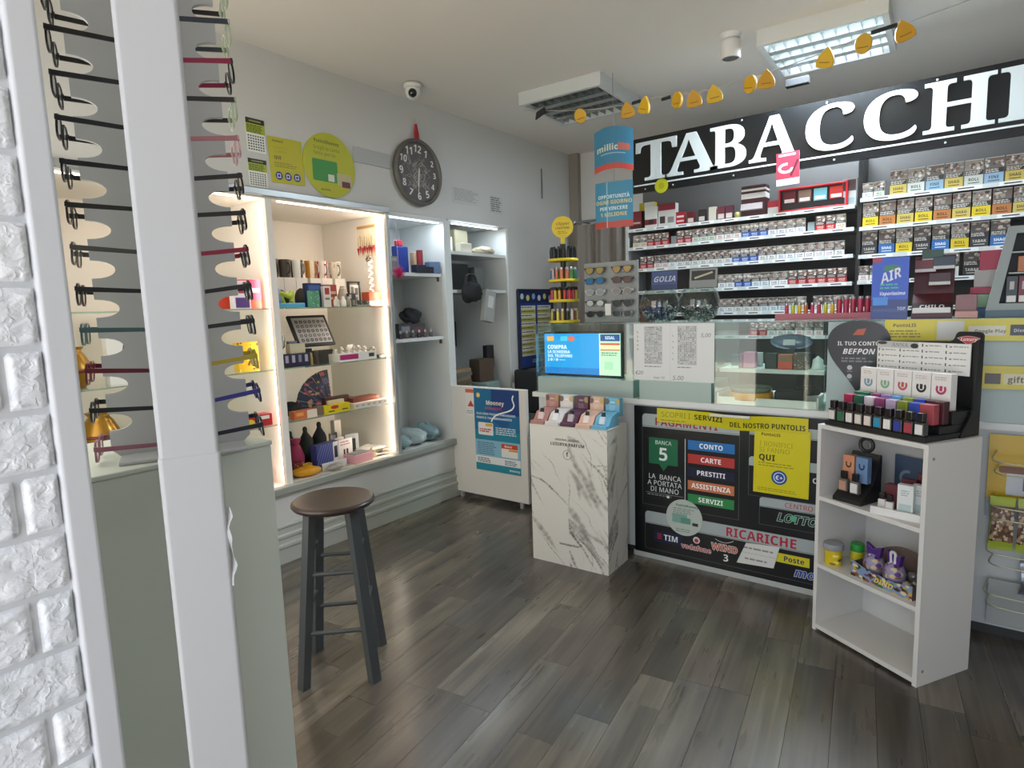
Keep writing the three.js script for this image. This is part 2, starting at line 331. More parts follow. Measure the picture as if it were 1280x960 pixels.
// ------------------------------------------------------------ ceiling fittings
function troffer(name, label, pos, lit, turn = 0) {
  const t = thing(name, label, 'ceiling light', pos, turn);       // pos: centre of the top face
  const W = 0.64, H = 0.085, met = M(0xc9ccca, 0.4), lou = M(0xaab0ae, 0.25, { metalness: 0.7 });
  part(t, 'housing', merge(span(-W / 2, W / 2, -0.012, 0, -W / 2, W / 2), span(-W / 2, W / 2, -H, -0.012, -W / 2, -W / 2 + 0.03), span(-W / 2, W / 2, -H, -0.012, W / 2 - 0.03, W / 2), span(-W / 2, -W / 2 + 0.03, -H, -0.012, -W / 2 + 0.03, W / 2 - 0.03), span(W / 2 - 0.03, W / 2, -H, -0.012, -W / 2 + 0.03, W / 2 - 0.03)), met);
  for (let i = 0; i < 4; i++) {
    const z = (i - 1.5) * 0.142;
    part(t, 'tube', new THREE.CylinderGeometry(0.013, 0.013, 0.57, 12).rotateZ(Math.PI / 2).translate(0, -0.035, z), lit ? new THREE.MeshStandardMaterial({ color: 0xffffff, emissive: 0xe4f2ff, emissiveIntensity: 7 }) : M(0xd5d8d8, 0.4));
    if (i < 3) part(t, 'reflector', extrude(shapeOf([[-0.03, -0.082], [0.03, -0.082], [0.004, -0.02], [-0.004, -0.02]]), 0.578).rotateY(Math.PI / 2).translate(-0.289, 0, z + 0.071), lou);
  }
  for (let i = 0; i < 9; i++) part(t, 'louvre_blade', span(-0.0015, 0.0015, -0.08, -0.045, -0.289, 0.289), lou, [(i - 4) * 0.064, 0, 0]);
  if (lit) areaLight(0.56, 0.56, 0xe2f1ff, lit, [pos[0], pos[1] - H - 0.004, pos[2]], [pos[0], 0, pos[2]]);
  return t;
}
troffer('ceiling_light', 'unlit square louvred ceiling light near the left wall', [-2.33, CE, -4.02], 0, 0.04);
const lampB = troffer('ceiling_light', 'lit square louvred ceiling light above the tobacco sign', [-0.73, CE, -4.12], 50, 0.03);
{
  const b = solo('emergency_module', rbox(0.14, 0.045, 0.05, 0.005), M(0x101113, 0.9), 'small black box clipped below the lit ceiling light', 'sensor', [-0.95, 2.86, -4.4]);
}
{
  const s = thing('ceiling_spot', 'white cylindrical spotlight fixed to the ceiling', 'spotlight', [-1.17, CE, -3.74]);
  part(s, 'mount', cyl(0.05, 0.06, 0.03).translate(0, -0.03, 0), M(0xd6d4d0, 0.5));
  const h = part(s, 'head', lathe([[0, 0], [0.052, -0.005], [0.056, -0.02], [0.056, -0.105], [0.05, -0.112], [0.044, -0.1], [0, -0.098]]), M(0xd6d4d0, 0.45), [0, -0.025, 0]);
  part(h, 'lens', cyl(0.044, 0.044, 0.004), M(0x24282a, 0.2), [0, -0.106, 0]);
}
{
  const s = thing('security_camera', 'white dome security camera on the ceiling above the clock', 'camera', [-3.06, CE, -3.06]);
  part(s, 'base', lathe([[0, 0], [0.062, 0], [0.062, -0.02], [0.05, -0.035], [0, -0.035]]), M(0xdedcd8, 0.4));
  const d = part(s, 'dome', new THREE.SphereGeometry(0.05, 28, 20).translate(0, -0.055, 0), M(0xdedcd8, 0.35));
  part(d, 'lens_window', new THREE.SphereGeometry(0.03, 24, 16).translate(0.02, -0.068, 0.022), M(0x0b0b0c, 0.08, { clearcoat: 1 }));
}

// ------------------------------------------------------------ printed sheets
const SH = new Sheet(2048, 0.42), SP = new Sheet(2048, 0.4), SW = new Sheet(2048, 0.5);

// ---- things on the left wall
const WX = -3.298, faceRoom = Math.PI / 2;
function wallPoster(name, label, cat, p, w, h, y, z, group, tilt = 0, th = 0.003) {
  const g = printed(new THREE.BoxGeometry(w, h, th), p);
  const o = solo(name, g, p.mat, label, cat, [WX + th / 2, y, z], [0, faceRoom, 0], group); o.rotation.order = 'YXZ'; o.rotation.z = tilt; return o;
}
const calP = SW.print(150, 230, (g, w, h) => {
  F(g, '#e8e9e2', 0, 0, w, h); F(g, '#20251d', 0, 0, w, h * 0.16); F(g, '#a9b522', 0, h * 0.16, w, h * 0.28); fine(g, 8, h * 0.2, w - 16, 5, 11, '#3b4a12', 0.6);
  T(g, 'CALENDARIO', w / 2, 18, 15, '#cfd35a', { align: 'center' });
  for (let r = 0; r < 6; r++) for (let c = 0; c < 7; c++) F(g, '#4a4d48', 10 + c * 19, h * 0.5 + r * 18, 12, 10);
});
wallPoster('wall_calendar', 'upper black and green month calendar strip beside the yellow poster', 'calendar', calP, 0.115, 0.185, 2.525, -2.03, undefined);
wallPoster('wall_calendar', 'lower green month calendar strip just above the lit cabinet', 'calendar', calP, 0.115, 0.155, 2.318, -2.025);
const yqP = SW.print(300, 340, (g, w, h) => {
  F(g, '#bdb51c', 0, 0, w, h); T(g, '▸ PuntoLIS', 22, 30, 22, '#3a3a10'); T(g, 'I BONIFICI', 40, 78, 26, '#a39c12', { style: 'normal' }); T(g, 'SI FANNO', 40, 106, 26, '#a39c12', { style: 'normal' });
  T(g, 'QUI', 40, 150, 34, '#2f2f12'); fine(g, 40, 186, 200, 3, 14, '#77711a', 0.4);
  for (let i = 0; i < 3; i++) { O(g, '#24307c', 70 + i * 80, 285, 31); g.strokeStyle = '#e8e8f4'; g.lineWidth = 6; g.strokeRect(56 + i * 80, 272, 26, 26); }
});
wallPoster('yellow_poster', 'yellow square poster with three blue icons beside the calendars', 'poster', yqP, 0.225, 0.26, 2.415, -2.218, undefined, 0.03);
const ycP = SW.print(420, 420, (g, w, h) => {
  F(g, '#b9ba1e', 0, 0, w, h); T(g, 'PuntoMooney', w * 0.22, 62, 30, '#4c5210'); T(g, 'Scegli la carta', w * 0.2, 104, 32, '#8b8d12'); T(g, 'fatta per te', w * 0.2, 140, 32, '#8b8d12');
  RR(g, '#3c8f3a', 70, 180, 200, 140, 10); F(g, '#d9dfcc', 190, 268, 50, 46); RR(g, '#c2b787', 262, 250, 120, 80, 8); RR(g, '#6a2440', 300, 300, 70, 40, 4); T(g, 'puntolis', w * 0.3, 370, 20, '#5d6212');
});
{
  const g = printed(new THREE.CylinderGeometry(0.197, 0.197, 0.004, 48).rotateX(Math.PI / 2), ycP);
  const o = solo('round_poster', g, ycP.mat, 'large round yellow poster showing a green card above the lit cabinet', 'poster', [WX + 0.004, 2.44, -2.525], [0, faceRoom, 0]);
}
solo('clear_sign_holder', rbox(0.32, 0.095, 0.006, 0.002), M(0xb9bcba, 0.12), 'narrow clear acrylic sign holder on the wall left of the clock', 'sign holder', [WX + 0.004, 2.5, -2.88], [0, faceRoom, 0]);
const noteP = SW.print(200, 120, (g, w, h) => { F(g, '#cbcac6', 0, 0, w, h); fine(g, 10, 12, 170, 8, 12, '#8d8f8c', 0.35); });
const noteQ = SW.print(110, 120, (g, w, h) => { F(g, '#c8c8c4', 0, 0, w, h); fine(g, 8, 8, 96, 7, 15, '#6c7070', 0.5); });
wallPoster('wall_notice', 'faint grey printed notice on the wall right of the clock', 'notice', noteP, 0.34, 0.12, 2.415, -3.85, undefined, 0, 0.002);
wallPoster('wall_notice', 'small darker printed notice above the shelved alcove', 'notice', noteQ, 0.17, 0.14, 2.39, -4.235, undefined, 0, 0.002);
solo('wall_cable', tube([[0, 0, 0], [0.004, -0.13, 0.004], [0, -0.27, 0]], 0.006, 12, 6), M(0x6d716e, 0.6), 'short grey cable hanging down the left wall beside the ceiling light', 'cable', [WX + 0.008, 2.8, -4.935]);
{ // clock
  const c = thing('wall_clock', 'large round dark grey wall clock with white numerals hung by a red ribbon', 'clock', [-3.28, 2.51, -3.29], faceRoom);
  const met = M(0x6a6761, 0.45, { metalness: 0.3 });
  part(c, 'rim', new THREE.LatheGeometry([[0.205, -0.012], [0.232, -0.012], [0.238, 0.0], [0.236, 0.02], [0.226, 0.03], [0.214, 0.026], [0.206, 0.014], [0.205, -0.012]].map(([x, y]) => new THREE.Vector2(x, y)), 64).rotateX(Math.PI / 2), met);
  const p = SW.print(512, 512, (g, w, h) => {
    F(g, '#5c5855', 0, 0, w, h); const cx = w / 2;
    g.strokeStyle = '#a8a29c'; g.lineWidth = 3; for (let i = 0; i < 60; i++) { g.beginPath(); let x = cx + rr(-120, 120), y = cx + rr(-120, 120); g.moveTo(x, y); for (let k = 0; k < 4; k++) { x += rr(-45, 45); y += rr(-45, 45); g.lineTo(x, y); } g.stroke(); if (i % 7 === 0) O(g, '#6d6763', x, y, rr(8, 26)); }
    for (let i = 1; i <= 12; i++) { const a = i * Math.PI / 6; g.save(); g.translate(cx + 198 * Math.sin(a), cx - 198 * Math.cos(a)); g.rotate(rr(-0.3, 0.3)); T(g, String(i), 0, 0, rr(66, 88), '#e6e4e0', { align: 'center' }); g.restore(); }
  });
  part(c, 'dial', printed(new THREE.CylinderGeometry(0.215, 0.215, 0.012, 48).rotateX(Math.PI / 2), p), p.mat, [0, 0, 0.002]);
  const hand = (l, w) => extrude(shapeOf([[-w, -0.03], [w, -0.03], [w * 0.5, l], [-w * 0.5, l]]), 0.002);
  part(c, 'hour_hand', hand(0.09, 0.006), M(0xd9d6d0, 0.4), [0, 0, 0.012], [0, 0, 172 * R]);
  part(c, 'minute_hand', hand(0.15, 0.004), M(0xd9d6d0, 0.4), [0, 0, 0.015], [0, 0, -186 * R]);
  part(c, 'ribbon', extrude(shapeOf([[-0.012, 0.0], [0.018, -0.02], [0.02, 0.05], [0.004, 0.115], [-0.006, 0.115], [-0.016, 0.05]]), 0.008, 0.003), M(0xb02430, 0.6), [0.0, 0.225, 0]);
  part(c, 'hook', tube([[0, 0.34, 0], [0.018, 0.36, 0.005], [0.006, 0.385, 0.008], [-0.012, 0.365, 0.005]], 0.004, 20, 6), M(0xc9c6c0, 0.3, { metalness: 0.8 }));
}
// framed price board on the far wall
{
  const p = SW.print(330, 420, (g, w, h) => {
    F(g, '#1e3f86', 0, 0, w, h); F(g, '#16285a', 0, 0, w, 70); for (let i = 0; i < 6; i++) O(g, ['#d6dfe8', '#e8e27a', '#90b7e0'][i % 3], 30 + i * 55, 35 + (i % 2) * 8, 16);
    for (const x of [18, 175]) { F(g, '#d8dcd4', x, 84, 138, 270); for (let r = 0; r < 12; r++) { F(g, r % 2 ? '#c9c05a' : '#e6e6da', x, 84 + r * 22, 138, 20); fine(g, x + 4, 90 + r * 22, 120, 1, 13, '#555', 0.4); } }
    T(g, 'LISTINO', w / 2, 385, 26, '#cfd8e8', { align: 'center' });
  });
  const b = thing('price_board', 'blue framed price board hanging on the left wall beyond the alcove', 'board', [WX + 0.012, 0.95, -4.77], faceRoom);
  part(b, 'board', pbox(0.55, 0.72, 0.016, p), p.mat);
  for (const [w, h, x, y] of [[0.57, 0.02, 0, -0.01], [0.57, 0.02, 0, 0.71], [0.02, 0.72, -0.28, 0], [0.02, 0.72, 0.28, 0]]) part(b, 'frame_bar', rbox(w, h, 0.024, 0.004), M(0x20283c, 0.4), [x, y, 0.002]);
}

// ------------------------------------------------------------ goods in the lit cabinet
const Y1 = 1.552, Y2 = 1.187, Y3 = 0.855, Y4 = 0.465;
// small printed panels for goods: band colours and unreadable print
function pattern(bg, ...bands) {
  return SP.print(64, 64, (g, w, h) => { F(g, bg, 0, 0, w, h); for (const [c, x, y, ww, hh] of bands) F(g, c, x * w, y * h, ww * w, hh * h); });
}
function flowers(bg, cols, n = 60) { return SP.print(128, 128, (g, w, h) => { F(g, bg, 0, 0, w, h); for (let i = 0; i < n; i++) O(g, pick(cols), rr(0, w), rr(0, h), rr(3, 9), rr(2, 7)); }); }
function goods(name, label, cat, w, h, d, face, pos, turn = 0, group) {
  const pr = face && face.mat;
  return solo(name, pr ? pbox(w, h, d, face) : rbox(w, h, d, Math.min(w, h, d) * 0.08), pr ? face.mat : M(face, 0.5), label, cat, pos, faceRoom + turn, group);
}
function mug(label, body, pos, turn, band) {
  const c = thing('mug', label, 'mug', pos, faceRoom + turn, undefined);
  const m = body.mat ? body.mat : M(body, 0.3);
  const g = lathe([[0, 0], [0.034, 0], [0.037, 0.006], [0.041, 0.1], [0.043, 0.118], [0.04, 0.118], [0.037, 0.1], [0.032, 0.01], [0, 0.01]], 28);
  if (body.mat) { const uv = g.attributes.uv; for (let i = 0; i < uv.count; i++) uv.setXY(i, body.u0 + (body.u1 - body.u0) * ((uv.getX(i) * 2) % 1), body.v0 + (body.v1 - body.v0) * Math.min(1, uv.getY(i) * 2)); }
  part(c, 'cup', g, m); part(c, 'handle', tube([[0, 0.095, 0.037], [0, 0.088, 0.062], [0, 0.055, 0.068], [0, 0.03, 0.055], [0, 0.026, 0.033]], 0.006, 20, 8), m);
  return c;
}
const stackBox = (i, z) => goods('mug_box', 'white carton under the ' + ['brown', 'charcoal', 'black and white', 'orange', 'striped', 'cream'][i] + ' mug on the top glass shelf', 'box', 0.086, 0.2, 0.1, pattern('#d8d2c8', ['#efeae0', 0.1, 0.45, 0.8, 0.5], [['#6a4b38', '#444', '#222', '#c98a3c', '#a83030', '#b9ae98'][i], 0.15, 0.55, 0.5, 0.25]), [-3.62, Y1, z], 0);
[-2.27, -2.36, -2.45, -2.56, -2.65, -2.76].forEach((z, i) => {
  stackBox(i, z * 1.0);
  const faces = [0x3c2c22, 0x4a463f, pattern('#1c1d22', ['#e6e4dd', 0.5, 0, 0.5, 1]), pattern('#c9862e', ['#7b3a1c', 0, 0.1, 0.3, 0.8], ['#e8dcc0', 0.7, 0, 0.2, 1]), pattern('#e6ddd2', ['#b03a34', 0.1, 0, 0.16, 1], ['#b03a34', 0.5, 0, 0.16, 1]), flowers('#ddd5c2', ['#8f8a74', '#b3a98c', '#6f6a58'], 40)];
  mug(['dark brown mug on a carton on the top glass shelf', 'charcoal grey mug on a carton on the top glass shelf', 'black and white mug on a carton on the top glass shelf', 'orange brown mug on a carton on the top glass shelf', 'red and white striped mug on a carton on the top glass shelf', 'cream speckled mug on a carton on the top glass shelf'][i], faces[i], [-3.62, Y1 + 0.2, z], rr(-0.25, 0.25));
});
{ // top shelf, front row
  const t = thing('party_tray', 'light blue tray with a lime green ribbon on the top glass shelf', 'tray', [-3.4, Y1, -2.22], faceRoom);
  part(t, 'tray', rbox(0.19, 0.03, 0.09, 0.006), M(0x5fb2d6, 0.4)); part(t, 'ribbon', tube([[-0.03, 0.03, 0], [-0.05, 0.09, 0.01], [0, 0.07, 0.02], [0.035, 0.1, 0], [0.02, 0.035, 0.01]], 0.014, 40, 8), M(0xb6c83a, 0.5));
  part(t, 'figure', lathe([[0, 0], [0.02, 0], [0.024, 0.03], [0.014, 0.06], [0.018, 0.08], [0, 0.1]], 20), M(0x8f9fc6, 0.5), [-0.065, 0.03, 0]);
}
solo('dark_bag', lump(0.055, 0.06, 0.04, 1), M(0x2a2624, 0.8), 'round black pouch behind the light blue tray', 'pouch', [-3.5, Y1, -2.24], 0);
solo('dark_bag', lump(0.045, 0.065, 0.035, 2), M(0x3b3532, 0.8), 'black pouch beside the navy box on the top glass shelf', 'pouch', [-3.46, Y1, -2.36], 0);
goods('gift_box', 'navy blue box standing on the top glass shelf', 'box', 0.105, 0.155, 0.05, pattern('#1b2c5e', ['#3e5aa0', 0.1, 0.1, 0.8, 0.2]), [-3.41, Y1, -2.41]);
goods('gift_box', 'small green box in front of the navy box', 'box', 0.075, 0.105, 0.03, flowers('#5f9c7c', ['#8fc2a2', '#3f7a5c', '#cfe3c8'], 30), [-3.352, Y1, -2.375], 0.15);
goods('gift_box', 'narrow white box with a red emblem on the top glass shelf', 'box', 0.052, 0.135, 0.04, pattern('#e3dcd0', ['#b13b30', 0.2, 0.1, 0.6, 0.3], ['#8c7a60', 0.2, 0.55, 0.6, 0.1]), [-3.37, Y1, -2.482], -0.1);
goods('gift_box', 'red printed box leaning behind small bottles on the top shelf', 'box', 0.1, 0.15, 0.04, pattern('#a8402e', ['#e0b9a0', 0.1, 0.3, 0.8, 0.12], ['#e0b9a0', 0.1, 0.55, 0.6, 0.1]), [-3.46, Y1, -2.575]);
{
  const g = thing('pyramid_bag', 'taupe pyramid shaped bag on the top glass shelf', 'bag', [-3.42, Y1, -2.66], faceRoom);
  part(g, 'pouch', new THREE.CylinderGeometry(0.016, 0.062, 0.14, 4, 1).rotateY(Math.PI / 4).translate(0, 0.07, 0), M(0x9a8f82, 0.7)); part(g, 'tie', new THREE.TorusGeometry(0.017, 0.004, 8, 20).rotateX(Math.PI / 2), M(0xd6ccbb, 0.6), [0, 0.125, 0]);
}
for (const [z, c, n] of [[-2.545, 0xcfc8bc, 'pale'], [-2.6, 0xe0ddd6, 'white'], [-2.64, 0x8d7f70, 'brown']]) solo('small_bottle', lathe([[0, 0], [0.018, 0], [0.02, 0.01], [0.02, 0.04], [0.009, 0.055], [0.009, 0.068], [0, 0.068]], 20), M(c, 0.25), `tiny ${n} bottle in front of the red box on the top shelf`, 'bottle', [-3.345, Y1, z]);
{
  const f = thing('photo_frame', 'small dark photo frame standing on the top glass shelf', 'photo frame', [-3.44, Y1, -2.77], [0, faceRoom, 0]);
  const p = pattern('#cfc8ba', ['#6f6a60', 0.15, 0.1, 0.3, 0.3], ['#53504a', 0.55, 0.15, 0.3, 0.3], ['#7c776c', 0.2, 0.55, 0.6, 0.3]);
  part(f, 'picture', pbox(0.08, 0.15, 0.01, p), p.mat); for (const s of [-1, 1]) part(f, 'frame_bar', rbox(0.012, 0.175, 0.02, 0.003), M(0x2e2b28, 0.4), [s * 0.046, 0, 0]);
  for (const y of [0, 0.163]) part(f, 'frame_bar', rbox(0.08, 0.012, 0.02, 0.003), M(0x2e2b28, 0.4), [0, y, 0]);
}
{
  const w = thing('word_ornament', 'small grey letter ornament on the front edge of the top shelf', 'ornament', [-3.345, Y1, -2.765], faceRoom);
  part(w, 'base', rbox(0.11, 0.012, 0.025, 0.003), M(0x8a857c, 0.5)); [-0.04, -0.014, 0.014, 0.04].forEach((x, i) => part(w, 'letter_block', i % 2 ? new THREE.TorusGeometry(0.011, 0.004, 8, 20).translate(0, 0.015, 0) : rbox(0.016, 0.03, 0.012, 0.002), M(0x4c4843, 0.5), [x, 0.012, 0]));
}
{
  const b = thing('ribbon_box', 'orange red gift box with a twisted white ribbon at the cabinet corner', 'gift box', [-3.42, Y1, -2.905], faceRoom);
  part(b, 'box', rbox(0.11, 0.1, 0.08, 0.004), M(0xc9542e, 0.5)); part(b, 'label_band', rbox(0.112, 0.035, 0.082, 0.004), M(0xe4d8c6, 0.5), [0, 0.004, 0]);
  const pts = []; for (let i = 0; i <= 30; i++) pts.push([0.014 * Math.sin(i * 1.1), 0.1 + i * 0.0075, 0.014 * Math.cos(i * 1.1)]); part(b, 'ribbon', tube(pts, 0.008, 120, 6), M(0xe2dccf, 0.5)); part(b, 'bow', new THREE.TorusKnotGeometry(0.016, 0.006, 60, 8), M(0x7a6a5c, 0.5), [0, 0.335, 0]);
}
{ // red charms hanging on the cabinet's side panel
  const c = thing('charm_card', 'cream card of red lucky charms hanging inside the lit cabinet', 'charm display', [-3.5, 1.91, N2 + 0.027], 0);
  part(c, 'card', rbox(0.2, 0.215, 0.003, 0.001), M(0xe8dcc6, 0.6)); part(c, 'header', rbox(0.2, 0.02, 0.006, 0.002), M(0xc49a5c, 0.5), [0, 0.2, 0.002]);
  for (let i = 0; i < 8; i++) { const ch = part(c, 'charm', new THREE.ConeGeometry(0.009, 0.055, 10).rotateX(Math.PI).translate(0, 0.03, 0), M(0xa81f26, 0.35), [-0.085 + i * 0.024, 0.005 + (i % 2) * 0.012, 0.012]); part(ch, 'chain', rod([0, 0.055, 0], [0, 0.135, 0], 0.0025, 6), M(0xcbb98a, 0.3, { metalness: 0.7 })); }
}
{ // second shelf
  for (const [i, z] of [[0, -2.13], [1, -2.205]]) solo('wine_glass', lathe([[0, 0], [0.03, 0], [0.03, 0.003], [0.004, 0.008], [0.004, 0.09], [0.03, 0.12], [0.034, 0.16], [0.03, 0.2], [0.028, 0.2], [0.031, 0.16], [0.027, 0.122], [0, 0.1]], 28), M(0xeef2f0, 0.02, { transmission: 1, thickness: 0.003, ior: 1.45 }), i ? 'stemmed glass nearer the ring tray on the middle shelf' : 'stemmed glass at the divider end of the middle shelf', 'glass', [-3.5, Y2, z]);
  const rowP = pattern('#2a2335', ['#b9b2c2', 0.06, 0.1, 0.12, 0.55], ['#b9b2c2', 0.3, 0.1, 0.12, 0.55], ['#8d84a0', 0.54, 0.1, 0.12, 0.55], ['#b9b2c2', 0.78, 0.1, 0.12, 0.55]);
  goods('nail_polish_box', 'purple black display box on the middle glass shelf', 'box', 0.185, 0.08, 0.07, rowP, [-3.37, Y2, -2.215]);
  solo('round_pot', lathe([[0, 0], [0.042, 0], [0.046, 0.01], [0.046, 0.03], [0.038, 0.062], [0, 0.066]], 28), M(0x1d1a19, 0.35), 'black round pot behind the purple display box', 'pot', [-3.5, Y2, -2.27]);
  goods('cream_card_box', 'cream box standing on the purple display box', 'box', 0.11, 0.06, 0.05, 0xd8caa6, [-3.4, Y2 + 0.08, -2.25]);
  for (let i = 0; i < 4; i++) solo('lipstick', lathe([[0, 0], [0.011, 0], [0.011, 0.05], [0.009, 0.052], [0.009, 0.075 + i * 0.004], [0, 0.08 + i * 0.004]], 16), M([0xc7a85c, 0x2b2522, 0x4a3a32, 0x8a7a6a][i], 0.3), ['gold', 'black', 'dark brown', 'taupe'][i] + ' lipstick tube on the middle glass shelf', 'lipstick', [-3.36 - (i % 2) * 0.04, Y2, -2.33 - i * 0.022]);
  const t = thing('ring_tray', 'black framed tray of rings leaning on the middle glass shelf', 'jewellery tray', [-3.52, Y2 + 0.0, -2.53], [0, faceRoom, 0]); t.rotation.order = 'YXZ'; t.rotation.x = -0.5;
  part(t, 'tray', rbox(0.3, 0.235, 0.02, 0.004), M(0x1a1918, 0.45), [0, 0.115, 0.01]);
  part(t, 'foam', rbox(0.26, 0.195, 0.004, 0.002), M(0xb9b5b2, 0.8), [0, 0.135, 0.02]);
  for (let r = 0; r < 5; r++) for (let q = 0; q < 7; q++) part(t, 'ring', new THREE.TorusGeometry(0.009, 0.0025, 6, 14), M(r % 2 ? 0x8f8a86 : 0x5a4c4a, 0.25, { metalness: 0.8 }), [-0.105 + q * 0.035, 0.155 + r * 0.035, 0.028]);
  part(t, 'stand', rbox(0.2, 0.12, 0.012, 0.003), M(0x1a1918, 0.6), [0, 0.0, -0.07], [0.9, 0, 0]);
  const wb = thing('figurine_carton', 'white carton with a magenta label on the middle glass shelf', 'carton', [-3.4, Y2, -2.695], faceRoom);
  const pw = pattern('#e8e3da', ['#b5276c', 0.04, 0.2, 0.46, 0.6], ['#3a3735', 0.78, 0.25, 0.14, 0.45]);
  part(wb, 'front', pbox(0.32, 0.055, 0.004, pw), pw.mat, [0, 0, 0.055]); part(wb, 'tray', merge(span(-0.16, 0.16, 0, 0.005, -0.055, 0.053), span(-0.16, -0.156, 0.005, 0.05, -0.055, 0.053), span(0.156, 0.16, 0.005, 0.05, -0.055, 0.053), span(-0.156, 0.156, 0.005, 0.05, -0.055, -0.051)), M(0xe8e3da, 0.6));
  for (let i = 0; i < 11; i++) {
    const f = thing('angel_figurine', 'small white figurine in the carton with a magenta label', 'figurine', [-3.425 + (i % 2) * 0.04, Y2 + 0.006, -2.57 - i * 0.0245], faceRoom + rr(-0.5, 0.5), 'white figurines in the magenta labelled carton');
    part(f, 'body', lathe([[0, 0], [0.014, 0], [0.016, 0.02], [0.009, 0.055], [0, 0.06]], 16), M(0xe3ded6, 0.4)); part(f, 'head', new THREE.SphereGeometry(0.011, 14, 10), M(0xd9cfc0, 0.4), [0, 0.068 + (i % 3) * 0.006, 0]);
  }
  goods('lighter_case', 'small black case at the right end of the middle glass shelf', 'case', 0.075, 0.02, 0.05, 0x24211f, [-3.38, Y2, -2.915], 0.2);
  solo('key_fob', tube([[0, 0.02, 0], [0.02, 0.05, 0], [0, 0.07, 0.01], [-0.025, 0.05, 0], [-0.03, 0.012, 0]], 0.008, 24, 8), M(0x9b9690, 0.3, { metalness: 0.6 }), 'silver looped key ring beside the small black case', 'key ring', [-3.44, Y2, -2.9], faceRoom);
}
{ // third shelf
  solo('folded_bag', lump(0.075, 0.045, 0.09, 3, 0.5), M(0x171516, 0.8), 'black folded bag at the left of the lower glass shelf', 'bag', [-3.52, Y3, -2.24], 0);
  goods('candle_box', 'orange and white box in front of the black bag', 'box', 0.165, 0.05, 0.06, pattern('#d2713a', ['#e9d9c4', 0.55, 0, 0.45, 1], ['#f2a25c', 0.1, 0.2, 0.3, 0.4]), [-3.37, Y3, -2.25]);
  const f = thing('folding_fan', 'dark blue floral folding fan opened against the cabinet back', 'fan', [-3.54, Y3 + 0.005, -2.6], [0, faceRoom, 0]); f.rotation.order = 'YXZ'; f.rotation.x = -0.12;
  const fp = flowers('#23283f', ['#a8485a', '#8f3040', '#c7868c', '#4c5c80', '#b58a5c'], 70);
  for (let i = 0; i < 12; i++) { const a0 = Math.PI / 2 + i * 0.125, a1 = a0 + 0.12; const q = shapeOf([[0.06 * Math.cos(a0), 0.06 * Math.sin(a0)], [0.06 * Math.cos(a1), 0.06 * Math.sin(a1)], [0.29 * Math.cos(a1), 0.265 * Math.sin(a1)], [0.29 * Math.cos(a0), 0.265 * Math.sin(a0)]]);
    const g = extrude(q, 0.003); const uv = g.attributes.uv, P = g.attributes.position; for (let k = 0; k < uv.count; k++) uv.setXY(k, fp.u0 + (fp.u1 - fp.u0) * Math.min(1, Math.max(0, (P.getX(k) + 0.3) / 0.33)), fp.v0 + (fp.v1 - fp.v0) * Math.min(1, Math.max(0, P.getY(k) / 0.27)));
    part(f, 'fan_leaf', g, fp.mat, [0, 0, (i % 2) * 0.004]); part(f, 'rib', rod([0, 0.005, 0], [0.07 * Math.cos(a0 + 0.06), 0.005 + 0.07 * Math.sin(a0 + 0.06), 0], 0.003, 6), M(0x3a2b24, 0.4)); }
  goods('leather_wallet', 'dark brown leather wallet behind the yellow box', 'wallet', 0.2, 0.09, 0.035, 0x4a2c20, [-3.47, Y3, -2.58]);
  goods('leather_wallet', 'reddish brown leather wallet on the long white box', 'wallet', 0.24, 0.03, 0.1, 0x7a3a28, [-3.45, Y3 + 0.032, -2.79]);
  goods('sweets_box', 'yellow box with a red logo on the lower glass shelf', 'box', 0.2, 0.055, 0.05, SP.print(128, 48, (g, w, h) => { F(g, '#e5cf1e', 0, 0, w, h); O(g, '#c8322a', 50, 14, 20, 10); F(g, '#4a3a10', 18, 32, 30, 6); F(g, '#4a3a10', 86, 30, 30, 6); }), [-3.36, Y3, -2.49]);
  goods('cream_card_box', 'cream card behind the yellow box on the lower shelf', 'card', 0.13, 0.075, 0.02, 0xdcc9a0, [-3.41, Y3, -2.53]);
  goods('long_carton', 'long white box with pale print on the lower glass shelf', 'box', 0.3, 0.032, 0.11, SP.print(128, 32, (g, w, h) => { F(g, '#e6ded6', 0, 0, w, h); for (let i = 0; i < 6; i++) O(g, '#c9a8a0', 12 + i * 21, 16, 6); }), [-3.4, Y3, -2.785]);
}
